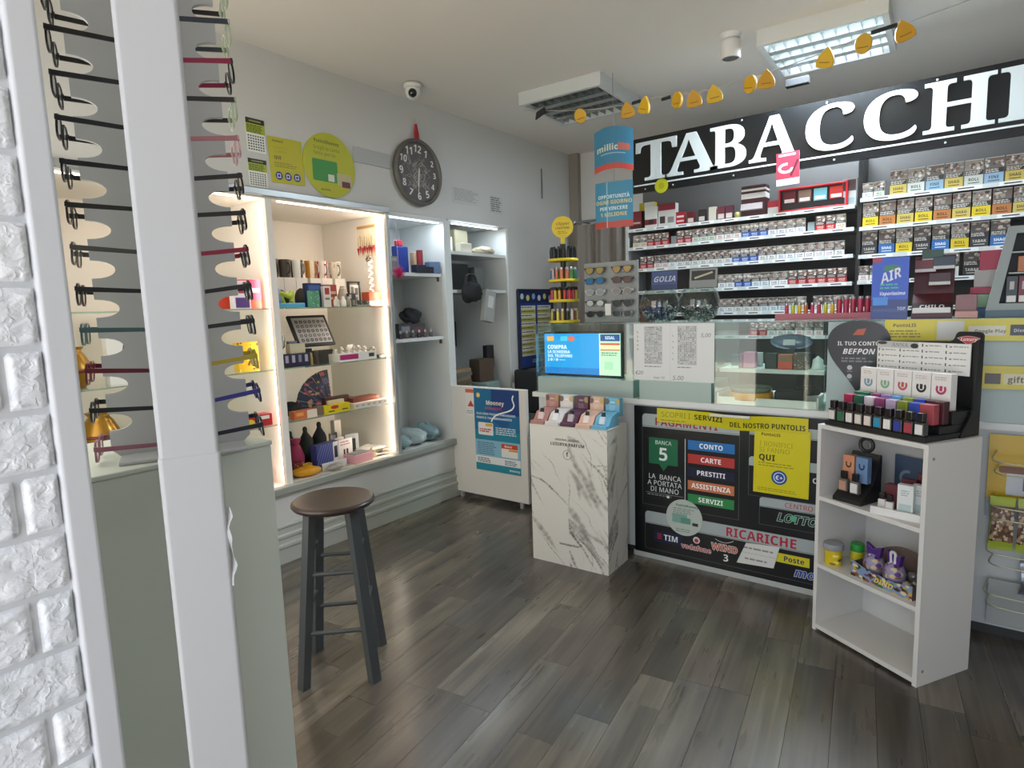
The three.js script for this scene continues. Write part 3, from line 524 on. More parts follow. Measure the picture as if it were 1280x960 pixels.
{ // cabinet floor
  const B = (n, l, c, w, h, d, f, x, z, t = 0, y = Y4) => goods(n, l, c, w, h, d, f, [x, y, z], t);
  solo('skull_ornament', merge(new THREE.SphereGeometry(0.042, 20, 16).scale(1, 0.9, 1).translate(0, 0.21, 0), new THREE.BoxGeometry(0.05, 0.03, 0.05).translate(0.0, 0.165, 0.01), lathe([[0, 0], [0.045, 0], [0.05, 0.02], [0.035, 0.16], [0, 0.165]], 20)), M(0x3f7a6c, 0.5), 'teal skull ornament on the cabinet floor', 'ornament', [-3.6, Y4, -2.2], faceRoom);
  for (const [z, c, h, n] of [[-2.34, 0x37332f, 0.27, 'dark brown pouch behind the pink bag'], [-2.46, 0x2e3431, 0.28, 'dark green pouch behind the blue box'], [-2.575, 0x1a1c28, 0.3, 'navy blue pouch at the back of the cabinet floor']]) solo('gift_pouch', lump(0.034, h / 2, 0.055, z * 9, 0.3, 1), M(c, 0.75), n, 'pouch', [-3.68, Y4, z], 0);
  solo('pink_bag', lathe([[0, 0], [0.05, 0], [0.055, 0.1], [0.03, 0.17], [0.022, 0.18], [0.04, 0.215], [0, 0.22]], 18), M(0xb83a62, 0.55), 'pink tied gift bag on the cabinet floor', 'bag', [-3.585, Y4, -2.315]);
  B('gadget_box', 'blue purple box with white end panel on the cabinet floor', 'box', 0.2, 0.16, 0.06, SP.print(128, 100, (g, w, h) => { F(g, '#3c4a8c', 0, 0, w, h); for (let i = 0; i < 9; i++) { g.strokeStyle = '#7d86c4'; g.lineWidth = 3; g.beginPath(); g.moveTo(i * 14 - 20, h); g.lineTo(i * 14 + 30, 0); g.stroke(); } F(g, '#dcdde0', w * 0.72, 0, w * 0.28, h); F(g, '#23232b', w * 0.77, 20, 18, 50); }), -3.52, -2.5, 0.1);
  B('price_card', 'white blank card lying before the blue purple box', 'card', 0.2, 0.05, 0.004, 0xe8e6e2, -3.41, -2.49, 0, Y4).rotation.x = 0;
  const pc = SP.print(100, 80, (g, w, h) => { F(g, '#ebe6e2', 0, 0, w, h); fine(g, 14, 8, 70, 2, 9, '#b98a90', 0.5); F(g, '#3a3836', 34, 36, 12, 26); F(g, '#3a3836', 54, 36, 14, 26); });
  B('price_card', 'white price card with black figures on the cabinet floor', 'price card', 0.13, 0.16, 0.004, pc, -3.505, -2.66, 0.1);
  B('price_card', 'small white card with pink lettering behind the price card', 'price card', 0.08, 0.17, 0.004, pattern('#ece3e2', ['#c99aa6', 0.15, 0.2, 0.7, 0.12], ['#c99aa6', 0.15, 0.45, 0.6, 0.1]), -3.545, -2.64, 0.05);
  B('phone_box', 'grey and white phone accessory box beside the price card', 'box', 0.1, 0.17, 0.03, pattern('#b9bbbd', ['#2f3236', 0.25, 0.2, 0.5, 0.6]), -3.57, -2.765, -0.3);
  B('mirror_box', 'tall white box with red trim standing at the back', 'box', 0.06, 0.27, 0.04, pattern('#dcd4ca', ['#a8442e', 0.1, 0.75, 0.8, 0.2]), -3.68, -2.72, 0.1);
  const pb = thing('pink_tray_box', 'pink box with a grey padded top on the cabinet floor', 'box', [-3.42, Y4, -2.7], faceRoom + 0.1);
  part(pb, 'box', rbox(0.17, 0.06, 0.12, 0.004), M(0xd9a0a8, 0.5)); part(pb, 'padded_top', rbox(0.14, 0.008, 0.09, 0.003), M(0x9a9a98, 0.7), [0, 0.058, 0]);
  solo('shell_figurine', merge(new THREE.SphereGeometry(0.032, 16, 12).scale(1, 0.7, 1).translate(0, 0.022, 0), new THREE.SphereGeometry(0.022, 16, 12).translate(0, 0.052, 0)), M(0xd2c6a6, 0.5), 'cream figurine beside the pink box', 'figurine', [-3.42, Y4, -2.83]);
  const candy = (x, z, c, l, s = 1) => solo('sweet_bag', (() => { const g = new THREE.SphereGeometry(0.06 * s, 26, 16).scale(1.6, 0.55, 0.9), p = g.attributes.position; for (let i = 0; i < p.count; i++) { const k = 1 + 0.35 * (fbm(nA, p.getX(i) * 45 + 20, p.getZ(i) * 45 + p.getY(i) * 30 + 20, 3) - 0.45); p.setXYZ(i, p.getX(i) * k, p.getY(i) * k, p.getZ(i) * k); } g.computeVertexNormals(); g.computeBoundingBox(); return g.translate(0, -g.boundingBox.min.y, 0); })(), M(c, 0.35), l, 'bag', [x, Y4, z], faceRoom + rr(-0.3, 0.3));
  candy(-3.4, -2.26, 0xd99a1c, 'orange yellow crumpled sweet bag at the front of the cabinet floor', 1.0);
  candy(-3.52, -2.2, 0x5c1f24, 'dark red crumpled wrapper behind the orange sweet bag', 0.6); candy(-3.49, -2.32, 0x46262e, 'dark plum crumpled wrapper in front of the pink bag', 0.55); candy(-3.445, -2.4, 0x3b332c, 'brown black crumpled wrapper beside the blue purple box', 0.5);
  candy(-3.365, -2.46, 0x96918c, 'grey crumpled foil in front of the white card', 0.7);
  for (let i = 0; i < 5; i++) { const g = new THREE.PlaneGeometry(0.2, 0.15, 10, 6).rotateX(-Math.PI / 2), p = g.attributes.position; for (let k = 0; k < p.count; k++) p.setY(k, 0.008 + 0.012 * nA(p.getX(k) * 12 + i * 3 + 9, p.getZ(k) * 12 + 9)); g.computeVertexNormals(); solo('loose_sheet', g, M([0xe9e5dd, 0xd8d6d2, 0xcfcac0][i % 3], 0.7, { side: THREE.DoubleSide }), 'crumpled pale paper sheet at the right of the cabinet floor', 'paper', [-3.47 - (i % 2) * 0.06, Y4 + i * 0.012, -2.87 - (i % 3) * 0.02], faceRoom + rr(-0.5, 0.5), 'paper sheets on the cabinet floor'); }
}
{ // small goods filling the gaps between the larger ones
  const G = (l, w, h, d, f, x, y, z, t = 0, n = 'small_box', c = 'box') => goods(n, l, c, w, h, d, f, [x, y, z], t);
  G('camouflage patterned tin on the cabinet floor beside the divider', 0.07, 0.12, 0.05, flowers('#4a5240', ['#2e3428', '#6a6c50', '#8a8468'], 40), -3.43, Y4, -2.13);
  G('dark red printed box behind the orange sweet bag', 0.08, 0.09, 0.04, flowers('#6a1f26', ['#a83a3a', '#3a1418', '#c89a5a'], 30), -3.465, Y4, -2.235, 0.2);
  G('yellow and brown printed box beside the dark red box', 0.06, 0.07, 0.04, pattern('#c9982a', ['#5a3418', 0.1, 0.5, 0.8, 0.35]), -3.45, Y4, -2.3, -0.2);
  G('black phone case card hanging behind the price cards', 0.07, 0.19, 0.01, pattern('#1e1d22', ['#8a8a92', 0.2, 0.1, 0.6, 0.2]), -3.64, Y4, -2.66, 0.1);
  G('silver jewellery card standing beside the tall white box', 0.06, 0.14, 0.01, pattern('#c9c6c0', ['#7a4a3a', 0.2, 0.4, 0.6, 0.4]), -3.64, Y4, -2.8, -0.1);
  G('white envelope lying behind the pink box', 0.16, 0.012, 0.11, 0xe4e0d8, -3.56, Y4, -2.86, 0.2, 'envelope', 'envelope');
  G('black necklace box behind the lipsticks on the middle shelf', 0.08, 0.1, 0.05, 0x24201f, -3.48, Y2, -2.37);
  G('clear lilac pouch behind the cream box on the middle shelf', 0.06, 0.15, 0.03, pattern('#8d8494', ['#5a5068', 0.2, 0.5, 0.6, 0.4]), -3.56, Y2, -2.33);
  G('small pearl card behind the magenta labelled carton', 0.05, 0.1, 0.01, pattern('#ddd6cc', ['#a8a09a', 0.3, 0.3, 0.4, 0.4]), -3.5, Y2, -2.75);
  G('dark blue trinket box in front of the mug cartons', 0.07, 0.06, 0.05, pattern('#23304e', ['#5a7ab0', 0.1, 0.2, 0.8, 0.3]), -3.47, Y1, -2.15);
  G('white printed box in front of the mug cartons', 0.08, 0.1, 0.04, pattern('#e2ded6', ['#3a3836', 0.15, 0.2, 0.4, 0.25], ['#a83a3a', 0.15, 0.6, 0.7, 0.1]), -3.52, Y1, -2.47);
  G('black and grey patterned box beside the photo frame', 0.06, 0.09, 0.03, pattern('#3a3836', ['#b8b2a8', 0.1, 0.1, 0.3, 0.3], ['#8a8478', 0.5, 0.5, 0.4, 0.4]), -3.39, Y1, -2.7);
  G('grey suede box behind the wallets on the lower glass shelf', 0.12, 0.06, 0.06, 0x77706a, -3.56, Y3, -2.72);
  G('brown card box between the orange box and the yellow box', 0.045, 0.06, 0.05, 0x7a6a58, -3.37, Y3, -2.362);
}
{ // left bay of the cabinet, seen around the eyewear
  const Bx = (l, w, h, d, f, x, y, z, t = 0, n = 'gift_box', c = 'box') => goods(n, l, c, w, h, d, f, [x, y, z], t);
  Bx('magenta and red gift box in the left bay of the lit cabinet', 0.12, 0.17, 0.06, pattern('#b8305c', ['#e6b0b8', 0.1, 0.3, 0.8, 0.15], ['#d8452e', 0.0, 0.7, 1, 0.3]), -3.42, Y1, -1.98);
  Bx('white and purple heart print box in the left bay', 0.1, 0.16, 0.05, pattern('#e3dfe4', ['#5b3a80', 0.1, 0.6, 0.8, 0.35], ['#b03050', 0.3, 0.15, 0.4, 0.3]), -3.38, Y1, -1.9);
  Bx('orange red doll box in the left bay', 0.11, 0.16, 0.06, pattern('#c8452e', ['#f0d8c8', 0.1, 0.2, 0.5, 0.4]), -3.48, Y1, -1.82);
  Bx('red and white box with a yellow price spot in the left bay', 0.17, 0.07, 0.08, SP.print(96, 48, (g, w, h) => { F(g, '#b8232a', 0, 0, w, h); F(g, '#e8e2da', 40, 6, 46, 14); O(g, '#e3c83a', 18, 28, 15); }), -3.38, Y3 + 0.0, -1.93);
  Bx('yellow printed pouch box in the left bay', 0.13, 0.17, 0.05, flowers('#e0b21c', ['#7a4a10', '#f2d86a', '#3a2a10'], 24), -3.42, Y2, -1.93);
  Bx('pink pale gift box low in the left bay', 0.13, 0.12, 0.07, pattern('#e0b8be', ['#a03058', 0.6, 0.1, 0.3, 0.8]), -3.42, Y4, -1.95);
  Bx('white appliance carton in the left bay', 0.22, 0.28, 0.1, pattern('#e8e6e0', ['#9a9a98', 0.1, 0.2, 0.5, 0.08], ['#b0242c', 0.1, 0.6, 0.8, 0.07]), -3.5, Y4, -1.5);
  Bx('white carton printed with a red stripe on the middle shelf of the left bay', 0.24, 0.26, 0.06, SP.print(128, 128, (g, w, h) => { F(g, '#e9e8e4', 0, 0, w, h); T(g, 'Bff', 30, 40, 44, '#3a3a3c', { style: 'italic bold' }); F(g, '#b3202c', 0, 74, w, 10); T(g, 'STATO', 40, 106, 22, '#2a2a2c'); }), -3.46, Y2, -1.33);
  Bx('silver boxed kettle in the left bay', 0.2, 0.26, 0.08, pattern('#c9ccce', ['#6f7476', 0.2, 0.1, 0.6, 0.6], ['#2f5aa0', 0.1, 0.75, 0.8, 0.15]), -3.46, Y1, -1.45);
  for (const [y, z, l] of [[Y2, -1.06, 'gold patterned urn on the middle shelf of the left bay'], [Y3, -1.15, 'gold patterned urn on the lower shelf of the left bay'], [Y4, -1.2, 'gold patterned urn on the floor of the left bay']]) { const u = thing('gold_urn', l, 'urn', [-3.46, y, z]); part(u, 'body', lathe([[0, 0], [0.05, 0], [0.085, 0.06], [0.09, 0.1], [0.06, 0.16], [0.045, 0.18], [0.06, 0.2], [0, 0.2]], 28), M(0xa97c2c, 0.3, { metalness: 0.6 })); part(u, 'band', new THREE.TorusGeometry(0.089, 0.008, 10, 36).rotateX(Math.PI / 2), M(0x6a2a20, 0.4), [0, 0.085, 0]); }
  Bx('navy and white striped carton in the left bay', 0.2, 0.2, 0.08, pattern('#1c2650', ['#e8e8ec', 0.5, 0, 0.4, 1]), -3.44, Y3, -1.42);
  Bx('yellow carton low in the left bay', 0.24, 0.14, 0.08, pattern('#d9b41e', ['#e8e0c8', 0.1, 0.15, 0.8, 0.3]), -3.42, Y4, -1.75, 0.1);
}

// ------------------------------------------------------------ perfume shelf cabinet and alcove contents
{
  const S1 = 1.795, S2 = 1.305, S0 = 0.465;
  const B = (l, w, h, d, f, x, y, z, t = 0, n = 'perfume_box', c = 'box') => goods(n, l, c, w, h, d, f, [x, y, z], t);
  B('grey perfume box at the left of the upper shelf', 0.09, 0.12, 0.06, pattern('#6b6664', ['#8f8a88', 0.1, 0.1, 0.8, 0.2]), -3.44, S1, -3.12);
  const pb = thing('perfume_bottle', 'tall royal blue perfume bottle with a red cap on the upper shelf', 'perfume', [-3.46, S1, -3.24], faceRoom);
  part(pb, 'bottle', rbox(0.12, 0.2, 0.06, 0.008), M(0x2a3c82, 0.25)); part(pb, 'cap', rbox(0.05, 0.045, 0.045, 0.008), M(0xc03040, 0.3), [-0.01, 0.2, 0]);
  const tb = thing('perfume_bottle', 'tan perfume bottle with a dark red cap on the upper shelf', 'perfume', [-3.47, S1, -3.42], faceRoom);
  part(tb, 'bottle', rbox(0.1, 0.165, 0.05, 0.008), M(0xb79a7c, 0.3)); part(tb, 'cap', cyl(0.026, 0.026, 0.13, 20), M(0x8a2630, 0.3), [0.0, 0.05, 0.035]);
  B('dark navy perfume box on the upper shelf', 0.1, 0.06, 0.06, 0x23283a, -3.36, S1, -3.33);
  B('black low box in front of the tan bottle', 0.12, 0.05, 0.05, 0x1d1d20, -3.37, S1, -3.42);
  B('blue grey perfume box at the right of the upper shelf', 0.1, 0.09, 0.07, 0x5c7398, -3.38, S1, -3.5, -0.3);
  { // pink tinsel ball
    const g = []; for (let i = 0; i < 130; i++) { const u = rr(-1, 1), a = rr(0, 6.283), s = Math.sqrt(1 - u * u), L = rr(0.05, 0.062); g.push(new THREE.ConeGeometry(0.0035, L, 4).translate(0, L / 2, 0).applyQuaternion(new THREE.Quaternion().setFromUnitVectors(new THREE.Vector3(0, 1, 0), new THREE.Vector3(s * Math.cos(a), u, s * Math.sin(a))))); }
    const b = thing('tinsel_ball', 'spiky pink tinsel ball hanging at the front of the perfume shelf', 'ornament', [-3.3, S1 - 0.005, -3.07]);
    part(b, 'spikes', merge(...g), M(0xd23a72, 0.5)); part(b, 'string', rod([0, 0.04, 0], [-0.01, 0.365, 0], 0.002, 5), M(0xc9a0b0, 0.6));
  }
  // lower shelf: small bottles and a black bag
  solo('dark_bag', lump(0.1, 0.06, 0.06, 4, 0.7), M(0x26282a, 0.8), 'dark grey pouch lying on the lower perfume shelf boxes', 'pouch', [-3.5, S2 + 0.11, -3.36], faceRoom);
  B('flat dark box under the grey pouch on the lower perfume shelf', 0.28, 0.11, 0.1, pattern('#4c4a4e', ['#8f8c92', 0.1, 0.2, 0.3, 0.4], ['#7a4a50', 0.55, 0.3, 0.35, 0.3]), -3.52, S2, -3.34);
  for (let i = 0; i < 7; i++) { const b = thing('sample_bottle', 'tiny dark sample bottle along the front of the lower perfume shelf', 'bottle', [-3.39, S2, -3.07 - i * 0.065], 0, 'sample bottles on the lower perfume shelf'); part(b, 'bottle', lathe([[0, 0], [0.016, 0], [0.017, 0.03], [0.008, 0.04], [0, 0.042]], 16), M([0x5a6068, 0x4a3f48, 0x6c5a52][i % 3], 0.2)); part(b, 'cap', cyl(0.008, 0.008, 0.02, 12), M(0xc9c9c6, 0.3, { metalness: 0.6 }), [0, 0.04, 0]); }
  // bags on the cabinet floor
  [[-3.14, 0x9db3b4, 'pale blue crumpled carrier bag beside the lit cabinet on the perfume cabinet floor'], [-3.29, 0xb4c3c2, 'light grey crumpled carrier bag in the middle of the perfume cabinet floor'], [-3.45, 0x86a0a4, 'blue grey crumpled carrier bag by the alcove side of the perfume cabinet floor']].forEach(([z, c, l], i) => solo('carrier_bag', lump(0.15, 0.05 + i * 0.008, 0.07, 11 + i * 3, 0.8), M(c, 0.4), l, 'bag', [-3.5, S0, z], 0));
}
{
  const B = (l, w, h, d, f, x, y, z, t = 0, n = 'storage_box', c = 'box') => goods(n, l, c, w, h, d, f, [x, y, z], t);
  B('white carton on the top shelf of the alcove', 0.17, 0.13, 0.14, 0xdad6cd, -3.5, 1.975, -3.72);
  B('open kraft brown carton on the top shelf of the alcove', 0.2, 0.2, 0.14, 0x8d8468, -3.52, 1.975, -3.93, 0.15);
  B('cream flat carton in front of the kraft carton', 0.14, 0.08, 0.06, 0xcfc8b6, -3.38, 1.975, -3.88);
  solo('folded_cloth', lump(0.11, 0.036, 0.08, 5, 0.5), M(0xb3a68c, 0.9), 'beige folded cloth on the alcove top shelf', 'cloth', [-3.42, 1.975, -4.18], faceRoom);
  B('black speaker box on the second alcove shelf', 0.26, 0.22, 0.16, 0x222423, -3.5, 1.67, -3.85);
  B('grey green box file on the second alcove shelf', 0.12, 0.2, 0.2, 0x6a6f6c, -3.52, 1.67, -4.12);
  { const h = thing('hanging_bag', 'black bag hanging in front of the second alcove shelf', 'bag', [-3.285, 1.56, -3.83], faceRoom); part(h, 'pouch', lump(0.12, 0.09, 0.035, 6, 0.6), M(0x1e1d1f, 0.8), [0, 0.0, 0.02]); part(h, 'strap', tube([[-0.08, 0.12, 0.02], [-0.05, 0.22, 0.01], [0.05, 0.22, 0.01], [0.08, 0.12, 0.02]], 0.008, 24, 6), M(0x2a2a2c, 0.7)); }
  { const b = thing('hanging_binder', 'grey box file hanging at a slant below the second alcove shelf', 'box file', [-3.285, 1.4, -4.03], [0, faceRoom, 0]); b.rotation.order = 'YXZ'; b.rotation.z = -0.2; part(b, 'cover', rbox(0.13, 0.27, 0.05, 0.006), M(0xa3a5a0, 0.6)); part(b, 'spine_label', rbox(0.07, 0.1, 0.002, 0.001), M(0xd6d6d0, 0.6), [0, 0.12, 0.026]); }
  B('black framed screen on the alcove back wall', 0.26, 0.24, 0.04, pattern('#151417', ['#2c2a30', 0.06, 0.06, 0.88, 0.88]), -3.93, 1.16, -4.2, 0, 'small_monitor', 'monitor');
  B('black card reader beside the price board', 0.1, 0.2, 0.05, 0x1d1e22, -3.5, 0.98, -4.3, 0, 'card_reader', 'card reader');
  for (let i = 0; i < 8; i++) { const w = 0.34 - i * 0.012; B(`folded ${['brown', 'beige', 'grey', 'tan'][i % 4]} stack of papers on the alcove desk, layer ${['lowest', 'second', 'third', 'fourth', 'fifth', 'sixth', 'seventh', 'top'][i]}`, w, 0.032, 0.3, [0x6b5a48, 0x8a7c66, 0x73716c, 0x9a8464][i % 4], -3.55 - rr(0, 0.04), 0.75 + i * 0.0325, -3.83 + rr(-0.02, 0.02), rr(-0.15, 0.15), 'paper_stack', 'papers'); }
  B('pale green storage box on the alcove desk', 0.22, 0.12, 0.18, 0x8aa09a, -3.42, 0.75, -4.14, 0.1);
  B('brown cardboard box on the pale green storage box', 0.18, 0.2, 0.14, 0x5a4a3c, -3.46, 0.871, -4.15, -0.1);
  { const c = thing('desk_chair', 'black desk chair back behind the low gate', 'chair', [-3.1, 0, -4.45], 0.5); part(c, 'backrest', rbox(0.36, 0.4, 0.05, 0.03), M(0x191a1b, 0.7), [0, 0.56, 0]); part(c, 'seat', rbox(0.42, 0.06, 0.4, 0.03), M(0x191a1b, 0.7), [0, 0.42, 0.2]); for (const [x, z] of [[-0.18, 0.02], [0.18, 0.02], [-0.18, 0.38], [0.18, 0.38]]) part(c, 'leg', cyl(0.014, 0.014, 0.43, 12), M(0x2b2b2c, 0.4), [x, 0, z]); for (const s of [-1, 1]) part(c, 'back_post', rbox(0.025, 0.4, 0.02, 0.004), M(0xb4b4b0, 0.4), [s * 0.19, 0.44, 0]); }
}

// ------------------------------------------------------------ low gate with posters
{
  const g = thing('counter_gate', 'low white gate panel closing the counter beside the marble stand', 'gate', [-2.94, 0, -3.585]);
  part(g, 'panel', rbox(0.745, 0.86, 0.03, 0.003), M(0xe2ded6, 0.5), [0, 0.045, 0]);
  part(g, 'top_edge', rbox(0.747, 0.008, 0.032, 0.003), M(0xf0eee8, 0.5), [0, 0.902, 0]);
  for (const s of [-1, 1]) part(g, 'caster', cyl(0.018, 0.018, 0.05, 16), M(0x9a9a98, 0.4), [s * 0.3, 0, 0]);
  const p = SW.print(440, 660, (c, w, h) => {
    F(c, '#1f6f9a', 0, 0, w, h * 0.62); F(c, '#1c3f7c', w * 0.4, 0, w * 0.6, h * 0.3); for (let i = 0; i < 10; i++) O(c, '#1f5a92', w * 0.4 + i * 12, h * 0.28 + i * 8, 60, 40);
    F(c, '#2389a0', 0, h * 0.5, w, h * 0.12); F(c, '#8fc0d4', 0, h * 0.62, w, h * 0.2); F(c, '#eef0ee', 0, h * 0.82, w, h * 0.09); F(c, '#2a8ea4', 0, h * 0.91, w, h * 0.09);
    O(c, '#e8c23a', 45, 55, 20); O(c, '#f4e08a', 45, 55, 11);
    T(c, 'Mooney', 120, 110, 46, '#f5ead0'); T(c, 'PAGAMENTI', 112, 155, 28, '#d04a5c'); T(c, 'ALLE CASSE PAGHI IL PARCHEGGIO', 22, 200, 23, '#e8f0f4', { w: 390 }); T(c, 'PAGHI IL TUO ABBONAMENTO', 22, 232, 24, '#e8f0f4', { w: 390 });
    c.strokeStyle = '#f2f4f4'; c.lineWidth = 12; c.beginPath(); c.moveTo(390, 40); c.bezierCurveTo(350, 90, 430, 100, 370, 150); c.bezierCurveTo(300, 190, 200, 180, 170, 260); c.stroke();
    RR(c, '#f0ebe4', 36, 270, 150, 100, 10); F(c, '#e2b23a', 110, 276, 70, 22); fine(c, 50, 320, 120, 2, 16, '#c04a58', 0.6); fine(c, 210, 300, 200, 4, 16, '#dbe8ee', 0.5);
    fine(c, 24, 430, 190, 7, 15, '#3a6a8a', 0.4); RR(c, '#f2efe8', 260, 425, 155, 105, 8); F(c, '#cf4a2a', 260, 425, 155, 36); F(c, '#e2a23a', 330, 464, 85, 16); T(c, 'Bonus', 290, 443, 24, '#fff');
    fine(c, 20, 556, 130, 3, 14, '#4a5a64', 0.5); fine(c, 290, 556, 120, 3, 14, '#4a5a64', 0.5); T(c, 'mooney', 330, 630, 26, '#e6f2f4');
  });
  const q = SW.print(90, 200, (c, w, h) => { F(c, '#e9e4de', 0, 0, w, h); F(c, '#d9694a', 0, 6, w, 26); c.fillStyle = '#c8452a'; c.beginPath(); c.moveTo(20, 130); c.lineTo(55, 85); c.lineTo(90, 130); c.fill(); fine(c, 10, 160, 70, 2, 14, '#999'); });
  solo('gate_poster', printed(box(0.435, 0.645, 0.003), p), p.mat, 'blue advertising poster taped to the low white gate', 'poster', [-2.848, 0.255, -3.5675]);
  solo('gate_leaflet', printed(box(0.085, 0.22, 0.002), q), q.mat, 'white and red leaflet partly behind the blue gate poster', 'leaflet', [-3.11, 0.675, -3.5685]);
}

let globalStand;
// ------------------------------------------------------------ marble print stand with perfume testers
{
  // veined marble print: diagonal veins drawn as wandering strokes of many widths
  const mc = document.createElement('canvas'); mc.width = mc.height = 1024; let mg = mc.getContext('2d'); F(mg, '#dfddd4', 0, 0, 1024, 1024);
  const vein = (x, y, len, wid, tone, a0, wob) => { let a = a0; for (let i = 0; i < len; i++) { const k = Math.sin(Math.PI * (i + 0.5) / len), nx = x + 7 * Math.cos(a), ny = y + 7 * Math.sin(a); mg.strokeStyle = `rgba(${tone},${(0.1 + 0.5 * k * rnd()).toFixed(2)})`; mg.lineWidth = Math.max(0.6, wid * k * rr(0.4, 1.3)); mg.beginPath(); mg.moveTo(x, y); mg.lineTo(nx, ny); mg.stroke(); x = nx; y = ny; a += rr(-wob, wob) + (a0 - a) * 0.06; if (rnd() < 0.018 && wid > 5 && len > 30) vein(x, y, Math.floor(len * 0.4), wid * 0.5, tone, a + rr(-0.7, 0.7), wob * 1.4); } };
  const base = mg, layer = (blur, draw) => { const lc = document.createElement('canvas'); lc.width = lc.height = 1024; mg = lc.getContext('2d'); draw(); base.filter = blur ? `blur(${blur}px)` : 'none'; base.drawImage(lc, 0, 0); base.filter = 'none'; };
  layer(6, () => { for (let i = 0; i < 16; i++) vein(rr(-200, 760), rr(-150, 760), Math.floor(rr(30, 90)), rr(20, 46), '88,84,78', rr(0.85, 1.08), 0.1); });
  layer(2, () => { for (let i = 0; i < 20; i++) vein(rr(-200, 800), rr(-150, 800), Math.floor(rr(35, 110)), rr(9, 20), '40,38,36', rr(0.85, 1.1), 0.15); });
  layer(0, () => { for (let i = 0; i < 16; i++) vein(rr(-200, 850), rr(-100, 850), Math.floor(rr(30, 90)), rr(3, 7), '34,32,30', rr(0.8, 1.15), 0.22); for (let i = 0; i < 14; i++) vein(rr(0, 1000), rr(0, 1000), Math.floor(rr(10, 30)), rr(1.5, 3), '70,68,64', rr(0.5, 1.5), 0.3); });
  const marble = new THREE.CanvasTexture(mc); marble.colorSpace = THREE.SRGBColorSpace; marble.wrapS = marble.wrapT = THREE.RepeatWrapping;
  const mm = new THREE.MeshPhysicalMaterial({ map: marble, roughness: 0.35 });
  const t = thing('perfume_stand', 'tall marble print cardboard stand displaying perfume testers', 'display stand', [-1.8, 0, -3.012], 0.038);
  const W = 0.5, D = 0.26, H = 0.822;
  part(t, 'body', metreUV(box(W, H, D), 1.15), mm);
  part(t, 'top_tray', rbox(W + 0.006, 0.006, D, 0.002), M(0xd9d6cc, 0.5), [0, H, 0]);
  globalStand = t;
  const cols = [[0xb5837c, 'dusty rose'], [0xdcd8d6, 'white'], [0x5c3550, 'dark plum'], [0xdcb8a4, 'peach'], [0x6fb3d2, 'sky blue']];
  cols.forEach(([c, n], i) => {
    const x = -0.2 + i * 0.1, y = H + 0.006, ang = 0.038, px = -1.8 + x * Math.cos(ang), pz = -3.012 - x * Math.sin(ang);
    const k = thing('perfume_tester', `${n} perfume tester box on the marble print stand`, 'perfume', [px, y, pz], ang);
    const m = M(c, 0.5), mp = M(c, 0.4);
    part(k, 'tester_block', extrude(shapeOf([[0.13, 0], [0.13, 0.012], [0.09, 0.02], [0.055, 0.062], [-0.03, 0.078], [-0.03, 0]]), 0.09).rotateY(-Math.PI / 2).translate(0.045, 0, 0), m);
    part(k, 'back_card', rbox(0.088, 0.105, 0.045, 0.003), m, [0, 0.045, -0.075]);
    const pr = SP.print(64, 72, (g, w, h) => { const hex = '#' + new THREE.Color(c).getHexString(); F(g, hex, 0, 0, w, h); O(g, 'rgba(90,70,50,.75)', 6, 12, 13); O(g, 'rgba(190,160,80,.8)', 58, 12, 13); F(g, 'rgba(255,255,255,.45)', 22, 12, 20, 6); fine(g, 18, 30, 30, 5, 7, 'rgba(255,255,255,.4)', 0.4); });
    part(k, 'printed_face', pbox(0.086, 0.1, 0.002, pr), pr.mat, [0, 0.047, -0.0515]);
    const b = part(k, 'bottle', rbox(0.036, 0.045, 0.022, 0.005), M(new THREE.Color(c).lerp(new THREE.Color(0xffffff), 0.5).getHex(), 0.15), [0, 0.02, 0.085], [-0.35, 0, 0]);
    part(b, 'cap', rbox(0.02, 0.024, 0.018, 0.004), M(0x151214, 0.3), [0, 0.045, 0]);
    part(k, 'front_lip', rbox(0.09, 0.022, 0.012, 0.002), mp, [0, 0.0, 0.12]);
  });
}

